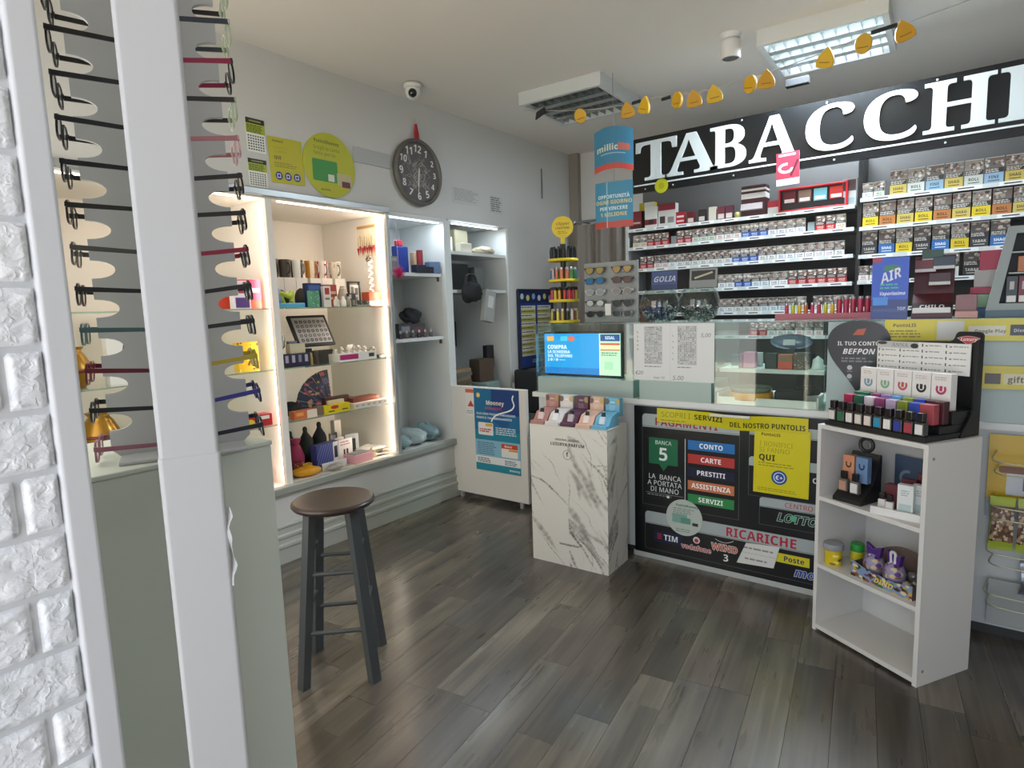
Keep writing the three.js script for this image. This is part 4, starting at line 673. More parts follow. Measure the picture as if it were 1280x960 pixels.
// ------------------------------------------------------------ eyewear stand in the entrance
const eyeCab = thing('eyewear_plinth', 'grey green plinth cabinet carrying the eyewear stand', 'plinth', [-1.375, 0, -0.539]);
part(eyeCab, 'carcass', rbox(0.35, 1.225, 0.356, 0.004), M(0xc9d0c4, 0.55));
part(eyeCab, 'top', rbox(0.354, 0.01, 0.36, 0.003), M(0xc9d0c4, 0.55), [0, 1.225, 0]);
const EA = 24.1 * R, EP = [-1.268, -0.567], onStand = (d, y) => [EP[0] - d * Math.sin(EA), y, EP[1] + d * Math.cos(EA)];   // the stand is turned towards the entrance
const rowsL = [], rowsR = [];
for (let i = 0; i < 13; i++) { rowsL.push(2.06 - i * 0.0726); rowsR.push(2.118 - i * 0.0703); }
{
  const st = thing('eyewear_stand', 'grey upright board with scalloped edges holding two columns of glasses', 'display stand', [EP[0], 1.235, EP[1]], -EA);
  const s = new THREE.Shape(), e0 = -0.124, e1 = 0.124, top = 1.2; s.moveTo(e0 + 0.02, 0); s.lineTo(e1 - 0.02, 0);
  const notch = (edge, dir, y) => { s.lineTo(edge, y - dir * 0.017); s.bezierCurveTo(edge - Math.sign(edge) * 0.052, y - dir * 0.017, edge - Math.sign(edge) * 0.052, y + dir * 0.017, edge, y + dir * 0.017); };
  s.lineTo(e1, 0.02); for (const y of [...rowsR].reverse()) if (y - 1.235 - 0.028 > 0.03) notch(e1, 1, y - 1.235 - 0.026); s.lineTo(e1, top); s.lineTo(e0, top);
  for (const y of rowsL) if (y - 1.235 - 0.028 > 0.03) notch(e0, -1, y - 1.235 - 0.026); s.lineTo(e0, 0.02); s.closePath();
  part(st, 'board', extrude(s, 0.012, 0, 10).rotateY(Math.PI / 2).translate(-0.006, 0, 0), M(0xaeb0b0, 0.6));
  part(st, 'foot', rbox(0.16, 0.008, 0.22, 0.003), M(0xaeb0b0, 0.6), [0, 0, 0]);
}
function rimShape(kind, r = 0) {
  const s = new THREE.Shape(); const n = 28;
  for (let i = 0; i <= n; i++) { const a = i / n * Math.PI * 2, e = kind === 'round' ? 1 : 0.62, c = Math.cos(a), q = Math.sin(a); let x = 0.027 * Math.sign(c) * Math.pow(Math.abs(c), e), y = 0.0205 * Math.sign(q) * Math.pow(Math.abs(q), e);
    if (kind === 'pilot') { x = 0.029 * c * (q > 0 ? 1 : 0.8 + 0.2 * (1 + q)); y = q > 0 ? 0.015 * Math.pow(q, 0.5) : 0.029 * q; }
    const k = 1 - r / 0.024; i ? s.lineTo(x * k, y * k) : s.moveTo(x * k, y * k); }
  return s;
}
const frameCache = {};
function glassesGeo(kind) {
  return frameCache[kind] ??= (() => {
    const rims = [-1, 1].map((sd) => { const s = rimShape(kind), h = rimShape(kind, 0.0035); s.holes.push(h); return extrude(s, 0.0035).translate(sd * 0.0345, 0, 0); });
    return {
      rims: merge(...rims, tube([[-0.011, 0.006, 0.002], [0, 0.011, 0.003], [0.011, 0.006, 0.002]], 0.0022, 10, 6), span(-0.071, -0.06, 0.005, 0.013, -0.001, 0.0035), span(0.06, 0.071, 0.005, 0.013, -0.001, 0.0035)),
      lens: extrude(rimShape(kind, 0.003), 0.0012).translate(0, 0, 0.001),
      arm: (() => { const g = new THREE.BoxGeometry(0.003, 0.009, 0.14, 1, 1, 10).translate(0, 0.008, -0.07), p = g.attributes.position; for (let i = 0; i < p.count; i++) { const t = -p.getZ(i) / 0.14; p.setY(i, 0.008 + (p.getY(i) - 0.008) * (1 - 0.25 * t + (t > 0.75 ? 0.35 : 0)) - (t > 0.72 ? (t - 0.72) * 0.02 : 0)); } g.computeVertexNormals(); return g; })(),
    };
  })();
}
function glasses(label, cat, frame, arm, lens, kind, pos, turn, droop, group, tinted, folded) {
  const g = thing(cat === 'sunglasses' ? 'sunglasses' : 'eyeglasses', label, cat, pos, undefined, group); g.rotation.order = 'YXZ'; g.rotation.y = turn; g.rotation.x = droop;
  const q = glassesGeo(kind), fm = M(frame, 0.3, frame === 0xd9e2c8 || frame === 0xe2d2d4 ? { transmission: 0.5, thickness: 0 } : {});
  part(g, 'frame_front', q.rims, fm);
  const lm = tinted ? M(lens, 0.22, { specularIntensity: 0.5 }) : M(0xf2f6f6, 0.02, { transmission: 1, thickness: 0 });
  for (const s of [-1, 1]) { part(g, 'lens', q.lens, lm, [s * 0.0345, 0, 0]); part(g, 'temple_arm', q.arm, M(arm, 0.35), [s * 0.0695, folded && s > 0 ? 0.002 : 0, folded ? -0.004 - (s > 0 ? 0.005 : 0) : 0], folded ? s * 1.5708 : 0); }
  return g;
}
{
  const L = [[0x171717, 'black'], [0x191715, 'glossy black'], [0x1b1b1e, 'black'], [0x16191e, 'blue black'], [0x1a1a1a, 'black'], [0x23211e, 'black'], [0x4a4c46, 'olive grey'], [0x181818, 'thin black'], [0x3f5a5e, 'teal grey'], [0x5c1226, 'dark red'], [0x141416, 'black'], [0x8d5a68, 'dusty pink'], [0x151515, 'wide black']];
  const Rr = [[0x171717, 'black', 0xd9e2c8, 'clear'], [0x2c3440, 'blue patterned', 0xd9e2c8, 'clear'], [0x8a1440, 'magenta', 0x161616, 'black'], [0x1c1c1c, 'black', 0xd9e2c8, 'pale green clear'], [0xa86e74, 'pink', 0xc9a2a8, 'pink'], [0x1e1d1c, 'black', 0x2a2a2a, 'smoky'], [0x1b1a1a, 'black', 0x1c1c1c, 'black'], [0x8e1538, 'crimson', 0x202020, 'black'], [0x151515, 'thick black', 0x161616, 'black'], [0x141416, 'black', 0x18181a, 'black'], [0xa8962a, 'mustard yellow', 0xa8962a, 'mustard'], [0x2a2a80, 'royal blue', 0x202050, 'navy'], [0x222, 'black', 0x222222, 'black']];
  const ord = ['top', 'second', 'third', 'fourth', 'fifth', 'sixth', 'seventh', 'eighth', 'ninth', 'tenth', 'eleventh', 'twelfth', 'thirteenth'];
  L.forEach(([c, n], i) => { if (rowsL[i] > 1.255) glasses(`${n} eyeglasses, ${ord[i]} from the top on the stand's street side`, 'glasses', c, c, 0, i % 3 === 1 ? 'round' : 'square', onStand(0.142, rowsL[i]), -EA, -0.07 + (i % 3) * 0.02, 'eyeglasses on the grey stand'); });
  Rr.forEach(([c, n, f, m], i) => { if (rowsR[i] > 1.265) glasses(`${m} eyeglasses, ${n} arms, ${ord[i]} from the top on the stand's shop side`, 'glasses', f, c, 0, i % 3 === 2 ? 'round' : 'square', onStand(-0.142, rowsR[i]), Math.PI - EA, -0.1 - (i % 3) * 0.02, 'eyeglasses on the grey stand'); });
}
// ------------------------------------------------------------ bar stool
{
  const s = thing('bar_stool', 'dark wooden bar stool with a round brown seat standing on the floor', 'stool', [-2.085, 0, -1.503]);
  const wood = M(0x474b4d, 0.42), seatM = M(0x30211c, 0.34, { clearcoat: 0.3, clearcoatRoughness: 0.3 });
  part(s, 'seat', lathe([[0, 0.712], [0.15, 0.712], [0.162, 0.718], [0.17, 0.728], [0.168, 0.738], [0.157, 0.745], [0, 0.746]], 48), seatM);
  const top = 0.115, bot = 0.2, at = (a, y) => { const r = bot + (top - bot) * (y / 0.712); return [r * Math.sin(a), y, r * Math.cos(a)]; };
  const A = [0, 1, 2, 3].map((k) => k * Math.PI / 2 - 0.02);
  for (const a of A) {
    const b = at(a, 0), t = at(a, 0.712), g = new THREE.BoxGeometry(0.042, 1, 0.034, 1, 1, 1), p = g.attributes.position;
    g.rotateY(a + Math.PI / 4 * 0); for (let i = 0; i < p.count; i++) { const q = p.getY(i) + 0.5, y = q * 0.712; p.setXYZ(i, p.getX(i) + b[0] + (t[0] - b[0]) * q, y, p.getZ(i) + b[2] + (t[2] - b[2]) * q); }
    g.computeVertexNormals(); part(s, 'leg', g, wood);
  }
  A.forEach((a, k) => { for (const y of k % 2 ? [0.53, 0.3] : [0.46, 0.22]) part(s, 'rung', rod(at(a, y), at(A[(k + 1) % 4], y), 0.0095, 10), wood); });
}

// ------------------------------------------------------------ white bookcase and what stands on it
const BT = -31.8 * R, BO = [-0.3025, -2.7795];
const bk = (x, y, z) => [BO[0] + x * Math.cos(BT) + z * Math.sin(BT), y, BO[1] - x * Math.sin(BT) + z * Math.cos(BT)];
{
  const b = thing('bookcase', 'small white open bookcase with two shelves in front of the counter', 'bookcase', bk(0, 0, 0), BT);
  const m = M(0xd7d5cf, 0.5), W = 0.488, D = 0.302, H = 0.955;
  for (const s of [-1, 1]) part(b, 'side_panel', span(-0.009, 0.009, 0, H, -D, 0), m, [s * (W / 2 - 0.009), 0, 0]);
  part(b, 'top_panel', span(-W / 2 + 0.018, W / 2 - 0.018, H - 0.018, H, -D, 0), m);
  part(b, 'shelf', span(-W / 2 + 0.018, W / 2 - 0.018, 0.614, 0.632, -D + 0.008, 0), m); part(b, 'shelf', span(-W / 2 + 0.018, W / 2 - 0.018, 0.302, 0.32, -D + 0.008, 0), m);
  part(b, 'bottom_panel', span(-W / 2 + 0.018, W / 2 - 0.018, 0.012, 0.032, -D + 0.008, 0), m);
  part(b, 'back_panel', span(-W / 2 + 0.018, W / 2 - 0.018, 0.012, H - 0.018, -D, -D + 0.006), M(0xc9c8c4, 0.6));
  for (const y of [0.06, 0.9]) part(b, 'screw_cap', new THREE.CylinderGeometry(0.006, 0.006, 0.002, 12).rotateZ(Math.PI / 2), M(0x8d8c88, 0.4), [W / 2 + 0.001, y, -0.03]);
}
{ // black perfume display on top
  const Y = 0.956, s = thing('perfume_display', 'black stepped perfume display with a price chart on the bookcase', 'display stand', bk(0, Y, 0), BT);
  const blk = M(0x161616, 0.45);
  part(s, 'base_step', rbox(0.44, 0.022, 0.3, 0.003), blk, [0.0, 0, -0.16]); part(s, 'middle_step', rbox(0.43, 0.03, 0.2, 0.003), blk, [0.0, 0.022, -0.2]); part(s, 'upper_step', rbox(0.43, 0.05, 0.13, 0.003), blk, [0, 0.052, -0.235]);
  const hd = new THREE.Shape(); hd.moveTo(-0.205, 0); hd.lineTo(0.225, 0); hd.lineTo(0.225, 0.385); hd.quadraticCurveTo(0.222, 0.4, 0.2, 0.4); hd.lineTo(0.145, 0.4); hd.quadraticCurveTo(0.13, 0.4, 0.125, 0.385); hd.quadraticCurveTo(0.12, 0.362, 0.1, 0.36); hd.lineTo(-0.205, 0.35); hd.closePath();
  part(s, 'back_board', extrude(hd, 0.01), blk, [0, 0, -0.31]); part(s, 'side_board', extrude(shapeOf([[0, 0], [0.1, 0.0], [0.03, 0.1], [0.02, 0.36], [0, 0.36]]), 0.008).rotateY(-Math.PI / 2), blk, [0.225, 0, -0.3]);
  const em = SP.print(128, 64, (g, w, h) => { F(g, '#161616', 0, 0, w, h); g.fillStyle = '#b84a50'; g.beginPath(); g.moveTo(6, 22); g.quadraticCurveTo(64, -2, 122, 22); g.lineTo(64, 60); g.closePath(); g.fill(); g.strokeStyle = '#e9dcdc'; g.lineWidth = 2; g.stroke(); T(g, 'Luxury', 64, 28, 26, '#f0dcdc', { align: 'center', style: 'italic bold' }); });
  part(s, 'emblem', printed(new THREE.BoxGeometry(0.09, 0.042, 0.002), em), em.mat, [0.175, 0.368, -0.298]);
  const ch = SW.print(420, 150, (g, w, h) => {
    F(g, '#e6e5e0', 0, 0, w, h); F(g, '#c4c4c2', 0, 0, w * 0.47, 34); T(g, 'ANNA', w * 0.17, 18, 26, '#8d8d8c', { font: 'serif' }); O(g, '#4a4a4a', 25, 10, 24, 8); O(g, '#33302e', 180, 20, 18, 12);
    for (let c = 0; c < 4; c++) for (let r = 0; r < 5; r++) { if (c < 2 && r < 1) continue; const x = 8 + c * 103, y = 8 + r * 29; F(g, '#3a3836', x, y, 5, 14); F(g, '#777', x + 16, y + 6, 10, 6); fine(g, x + 32, y + 5, 62, 1, 10, '#9a9a98', 0.5); }
  });
  part(s, 'price_chart', printed(new THREE.BoxGeometry(0.39, 0.125, 0.004), ch), ch.mat, [-0.004, 0.29, -0.292]);
  const put2 = (x, y, z) => bk(x, Y + y, z);
  const wc = [['#7f9cae', 'grey blue'], ['#7fb08a', 'green'], ['#c05a58', 'red'], ['#2c2a28', 'black'], ['#b03a68', 'magenta']];
  wc.forEach(([c, n], i) => { const p = SP.print(80, 140, (g, w, h) => { F(g, '#e9e6e1', 0, 0, w, h); fine(g, 14, 14, 52, 2, 8, '#c9b8b4', 0.5); g.strokeStyle = c; g.lineWidth = 9; g.beginPath(); g.arc(40, 60, 17, -0.6, 3.8); g.stroke(); F(g, c, 34, 48, 12, 20); }); goods2('perfume_box', `white perfume box with a ${n} crest on the black display`, 'box', 0.074, 0.14, 0.035, p, put2(-0.157 + i * 0.0775, 0.102, -0.205)); });
  const r2 = [[0x1f6a4a, 'dark green'], [0x8c3a6a, 'plum'], [0x8a7ab0, 'lilac'], [0x5a9ac8, 'light blue'], [0x8c9a3c, 'olive'], [0x3a4aa8, 'royal blue'], [0x4a2026, 'maroon']];
  r2.forEach(([c, n], i) => goods2('perfume_carton', `${n} small perfume carton in the back row of the black display`, 'box', i === 0 ? 0.072 : i === 6 ? 0.07 : 0.044, 0.088, 0.034, c, put2([-0.145, -0.08, -0.032, 0.015, 0.062, 0.109, 0.17][i], 0.054, -0.148)));
  const r1 = [[0xa8244c, 'crimson'], [0x1f5a44, 'deep green'], [0xcfc4cc, 'pale pink'], [0x8a3a6c, 'purple'], [0xb8a4c4, 'lavender'], [0x7e8a2a, 'olive yellow'], [0x3048a8, 'cobalt blue'], [0xa84a50, 'coral red']];
  r1.forEach(([c, n], i) => goods2('perfume_carton', `${n} small perfume carton in the front row of the black display`, 'box', i === 7 ? 0.055 : 0.043, 0.078, 0.034, c, put2(-0.175 + i * 0.0488, 0.054, -0.108)));
  const bc = [0xd9d6d0, 0x2f6a4a, 0xe0ddd6, 0xd8cfc6, 0xdcd0c8, 0x2f8ab0, 0xe4e2dc, 0x2c3a98, 0xa83a48, 0xdfe0dc], bn = ['ivory', 'green', 'white', 'cream', 'pale pink', 'turquoise', 'plain white', 'dark blue', 'red', 'white printed'];
  bc.forEach((c, i) => { const b = thing('perfume_bottle', `perfume bottle with ${bn[i]} label, ${['first', 'second', 'third', 'fourth', 'fifth', 'sixth', 'seventh', 'eighth', 'ninth', 'last'][i]} in the black display's front row`, 'perfume', put2(-0.19 + i * 0.0425, 0.022, -0.03), BT, 'bottles in the front row of the black perfume display'); part(b, 'bottle', rbox(0.036, 0.052, 0.03, 0.004), M(0x4a4640, 0.08, { transmission: 0.35, thickness: 0 })); part(b, 'label_sticker', box(0.028, 0.038, 0.001), M(c, 0.5), [0, 0.006, 0.0155]); part(b, 'cap', rbox(0.026, 0.034, 0.024, 0.004), M(0x141112, 0.3), [0, 0.053, 0]); });
}
function goods2(name, label, cat, w, h, d, face, pos, turn = 0, group) {
  const pr = face && face.mat;
  return solo(name, pr ? pbox(w, h, d, face) : rbox(w, h, d, 0.003), pr ? face.mat : M(face, 0.5), label, cat, pos, BT + turn, group);
}
{ // upper bookcase shelf
  const Y = 0.632;
  const s = thing('tester_display', 'black slanted perfume tester display on the upper bookcase shelf', 'display stand', bk(-0.115, Y, -0.09), BT + 0.12);
  const blk = M(0x171718, 0.45);
  part(s, 'wedge', extrude(shapeOf([[0.07, 0], [0.07, 0.016], [-0.01, 0.075], [-0.06, 0.2], [-0.07, 0.2], [-0.07, 0]]), 0.125).rotateY(-Math.PI / 2).translate(0.0625, 0, 0), blk); part(s, 'header_crest', new THREE.TorusGeometry(0.028, 0.008, 10, 30), M(0x2a2826, 0.4), [0, 0.235, -0.06]);
  for (const [x, c, l, e] of [[-0.028, 0xc98a68, 'peach', '#3a2a20'], [0.03, 0x6a8ab0, 'blue', '#22304a']]) { const p = SP.print(60, 100, (g, w, h) => { F(g, '#' + new THREE.Color(c).getHexString(), 0, 0, w, h); g.strokeStyle = e; g.lineWidth = 7; g.beginPath(); g.arc(30, 34, 12, -0.6, 3.8); g.stroke(); }); goods2('perfume_box', `${l} perfume box standing in the slanted tester display`, 'box', 0.05, 0.11, 0.03, p, bk(-0.115 + x * 0.99, Y + 0.085, -0.086 - x * 0.12), 0.12); }
  for (const [x, c, l] of [[-0.03, 0xb98a74, 'rose'], [0.025, 0xd6d6d4, 'white']]) { const b = thing('perfume_bottle', `perfume bottle with a ${l} label on the slanted tester display`, 'perfume', bk(-0.115 + x, Y + 0.04, -0.05), BT + 0.12); part(b, 'bottle', rbox(0.04, 0.055, 0.022, 0.004), M(0x8a8078, 0.1, { transmission: 0.4, thickness: 0 })); part(b, 'label_sticker', box(0.03, 0.04, 0.001), M(c, 0.5), [0, 0.006, 0.0118]); part(b, 'cap', rbox(0.026, 0.032, 0.018, 0.004), M(0x141112, 0.3), [0, 0.056, 0]); }
  goods2('poster_card', 'dark blue card leaning at the back of the upper bookcase shelf', 'card', 0.2, 0.19, 0.006, SP.print(80, 80, (g, w, h) => { F(g, '#4a5a70', 0, 0, w, h); g.strokeStyle = '#8a98aa'; g.lineWidth = 5; g.beginPath(); g.arc(24, 40, 12, 0, 5); g.stroke(); }), bk(0.02, Y, -0.275));
  const t = thing('sample_tray', 'white slanted tray of perfume samples on the upper bookcase shelf', 'tray', bk(0.1, Y, -0.085), BT + 0.32);
  part(t, 'tray', merge(span(-0.1, 0.09, 0, 0.012, -0.1, 0.06), span(-0.1, 0.09, 0.012, 0.03, 0.05, 0.06)), M(0xe2e2de, 0.45));
  for (let i = 0; i < 3; i++) goods2('perfume_box', ['white perfume box in front in the white sample tray', 'white perfume box in the middle of the white sample tray', 'white perfume box at the back of the white sample tray'][i], 'box', 0.055, 0.12, 0.028, SP.print(50, 110, (g, w, h) => { F(g, '#dfe3e0', 0, 0, w, h); fine(g, 12, 20, 26, 3, 8, '#a8b2b0', 0.5); F(g, '#b8cbc8', 6, 70, 38, 30); }), bk(0.12 + i * 0.03, Y + 0.0125, -0.07 - i * 0.042), 0.32);
  for (let i = 0; i < 4; i++) goods2('perfume_box', ['dark red perfume box nearest the tray front', 'dark red perfume box second from the tray front', 'dark red perfume box third from the tray front', 'dark red perfume box against the bookcase side'][i], 'box', 0.055, 0.1 + i * 0.024, 0.03, 0x5c1c26, bk(0.048 + i * 0.036, Y + 0.0125, -0.098 - i * 0.042), 0.32);
  for (let i = 0; i < 2; i++) { const b = thing('perfume_bottle', i ? 'small white labelled bottle nearer the white boxes in the sample tray' : 'small white labelled bottle at the free end of the sample tray', 'perfume', bk(0.035 + i * 0.038, Y + 0.0125, -0.05 + i * 0.008), BT + 0.32); part(b, 'bottle', rbox(0.028, 0.042, 0.02, 0.004), M(0xd9d6d0, 0.2)); part(b, 'cap', rbox(0.02, 0.028, 0.016, 0.004), M(0x151313, 0.3), [0, 0.042, 0]); }
}
{ // lower bookcase shelf
  const Y = 0.32;
  const tub = thing('sweet_tub', 'yellow tub with a grey lid on the lower bookcase shelf', 'tub', bk(-0.19, Y, -0.055), BT);
  const tp = SP.print(128, 48, (g, w, h) => { F(g, '#d2b91c', 0, 0, w, h); for (let i = 0; i < 9; i++) O(g, pick(['#8a7a10', '#efe07a', '#6a5a14']), rr(0, w), rr(8, 40), 8, 4); });
  const tg = new THREE.CylinderGeometry(0.036, 0.034, 0.075, 28, 1, true).translate(0, 0.0375, 0); { const uv = tg.attributes.uv; for (let i = 0; i < uv.count; i++) uv.setXY(i, tp.u0 + (tp.u1 - tp.u0) * uv.getX(i), tp.v0 + (tp.v1 - tp.v0) * uv.getY(i)); }
  part(tub, 'tub', tg, tp.mat); part(tub, 'base', cyl(0.034, 0.034, 0.003), M(0xb8a020, 0.5)); part(tub, 'lid', lathe([[0, 0.1], [0.038, 0.1], [0.043, 0.096], [0.043, 0.074], [0.04, 0.072]], 32), M(0x8f9396, 0.4));
  const j = thing('slime_jar', 'small yellow jar with a green lid on the lower bookcase shelf', 'jar', bk(-0.14, Y, -0.14), BT); part(j, 'jar', lathe([[0, 0], [0.026, 0], [0.028, 0.01], [0.028, 0.06], [0.024, 0.068], [0, 0.068]], 24), M(0xc4b82e, 0.35)); part(j, 'lid', lathe([[0, 0.1], [0.026, 0.1], [0.028, 0.096], [0.028, 0.066], [0.025, 0.066]], 24), M(0x2e8f3a, 0.4));
  const b = thing('egg_box', 'colourful cardboard tray holding surprise eggs on the lower bookcase shelf', 'box', bk(0.055, Y, -0.105), BT);
  const p = SP.print(256, 72, (g, w, h) => { F(g, '#7c93b4', 0, 0, w, h); for (let i = 0; i < 60; i++) O(g, pick(['#8a4a2a', '#c9a23a', '#4a6a3a', '#6a3a6a', '#d8c8a0', '#3a2a20']), rr(0, w), rr(18, h), rr(5, 14), rr(4, 9)); T(g, 'DINO', 100, 48, 30, '#e6d05a', { style: 'italic bold' }); });
  part(b, 'front_panel', printed(extrude(shapeOf([[-0.135, 0], [0.135, 0], [0.135, 0.06], [0.06, 0.045], [-0.06, 0.052], [-0.135, 0.07]]), 0.003), p), p.mat, [0, 0, 0.072]);
  part(b, 'tray', merge(span(-0.135, 0.135, 0, 0.004, -0.07, 0.072), span(-0.135, -0.132, 0.004, 0.06, -0.07, 0.072), span(0.132, 0.135, 0.004, 0.06, -0.07, 0.072)), M(0x6a5248, 0.6)); part(b, 'arched_back', extrude((() => { const s = new THREE.Shape(); s.moveTo(-0.135, 0); s.lineTo(0.135, 0); s.lineTo(0.135, 0.08); s.quadraticCurveTo(0, 0.2, -0.135, 0.08); s.closePath(); return s; })(), 0.003), M(0x6c5a50, 0.6), [0, 0, -0.073]);
  const foil = SP.print(96, 96, (g, w, h) => { F(g, '#8d86a4', 0, 0, w, h); for (let i = 0; i < 50; i++) O(g, pick(['#c9b48a', '#5a3a84', '#d8d4dc', '#7a5a3a', '#4a2a70']), rr(0, w), rr(0, h), rr(3, 11), rr(2, 6)); });
  [[-0.075, 0.015, 'surprise egg with a purple cap towards the green jar'], [0.02, 0.02, 'surprise egg with a white loop tag in the middle of the tray']].forEach(([x, z, l], i) => {
    const e = thing('surprise_egg', l, 'egg', bk(0.055 + x, Y + 0.0045, -0.105 + z), BT + rr(-0.4, 0.4));
    const g = lathe([[0, 0], [0.025, 0.004], [0.04, 0.025], [0.043, 0.05], [0.036, 0.08], [0.022, 0.098], [0, 0.104]], 28); { const uv = g.attributes.uv; for (let k = 0; k < uv.count; k++) uv.setXY(k, foil.u0 + (foil.u1 - foil.u0) * Math.abs((uv.getX(k) * 2) % 1), foil.v0 + (foil.v1 - foil.v0) * uv.getY(k)); }
    part(e, 'shell', g, foil.mat); part(e, 'wrapper', extrude(shapeOf([[-0.02, 0.07], [0.02, 0.07], [0.034, 0.135], [0.0, 0.12], [-0.03, 0.138]]), 0.012, 0.004), M(0x4c2a78, 0.35), [0, 0, -0.006]); if (i) part(e, 'loop_tag', tube([[-0.008, 0.1, 0.01], [-0.012, 0.14, 0.008], [0.008, 0.14, 0.008], [0.01, 0.1, 0.01]], 0.006, 20, 6), M(0xd2cfd4, 0.5));
  });
  for (let i = 0; i < 4; i++) { const g = new THREE.SphereGeometry(0.021, 18, 12), q = g.attributes.position; for (let k = 0; k < q.count; k++) { const s = 1 + 0.5 * (fbm(nB, q.getX(k) * 70 + i * 4 + 20, q.getY(k) * 70 + 20, 2) - 0.4); q.setXYZ(k, q.getX(k) * s, q.getY(k) * s * 1.1, q.getZ(k) * s); } g.computeVertexNormals(); solo('foil_sweet', g.translate(0, 0.03, 0), M([0x9a9690, 0x7d766c, 0x3c2a4c, 0xb0aca4][i], 0.25, { metalness: 0.4 }), ['silver crumpled sweet beside the eggs', 'bronze crumpled sweet behind the eggs', 'dark purple crumpled sweet in the egg tray', 'pale foil sweet at the right of the egg tray'][i], 'sweet', bk([0.15, 0.15, 0.15, 0.1][i], Y + 0.005, [-0.06, -0.105, -0.15, -0.16][i]), BT); }
  goods2('printed_carton', 'brown patterned carton behind the surprise eggs', 'box', 0.1, 0.27, 0.04, flowers('#4a2a22', ['#7a4a34', '#b08a5a', '#2a1a16', '#8a3a2a'], 60), bk(0.165, Y, -0.215), 0);
}

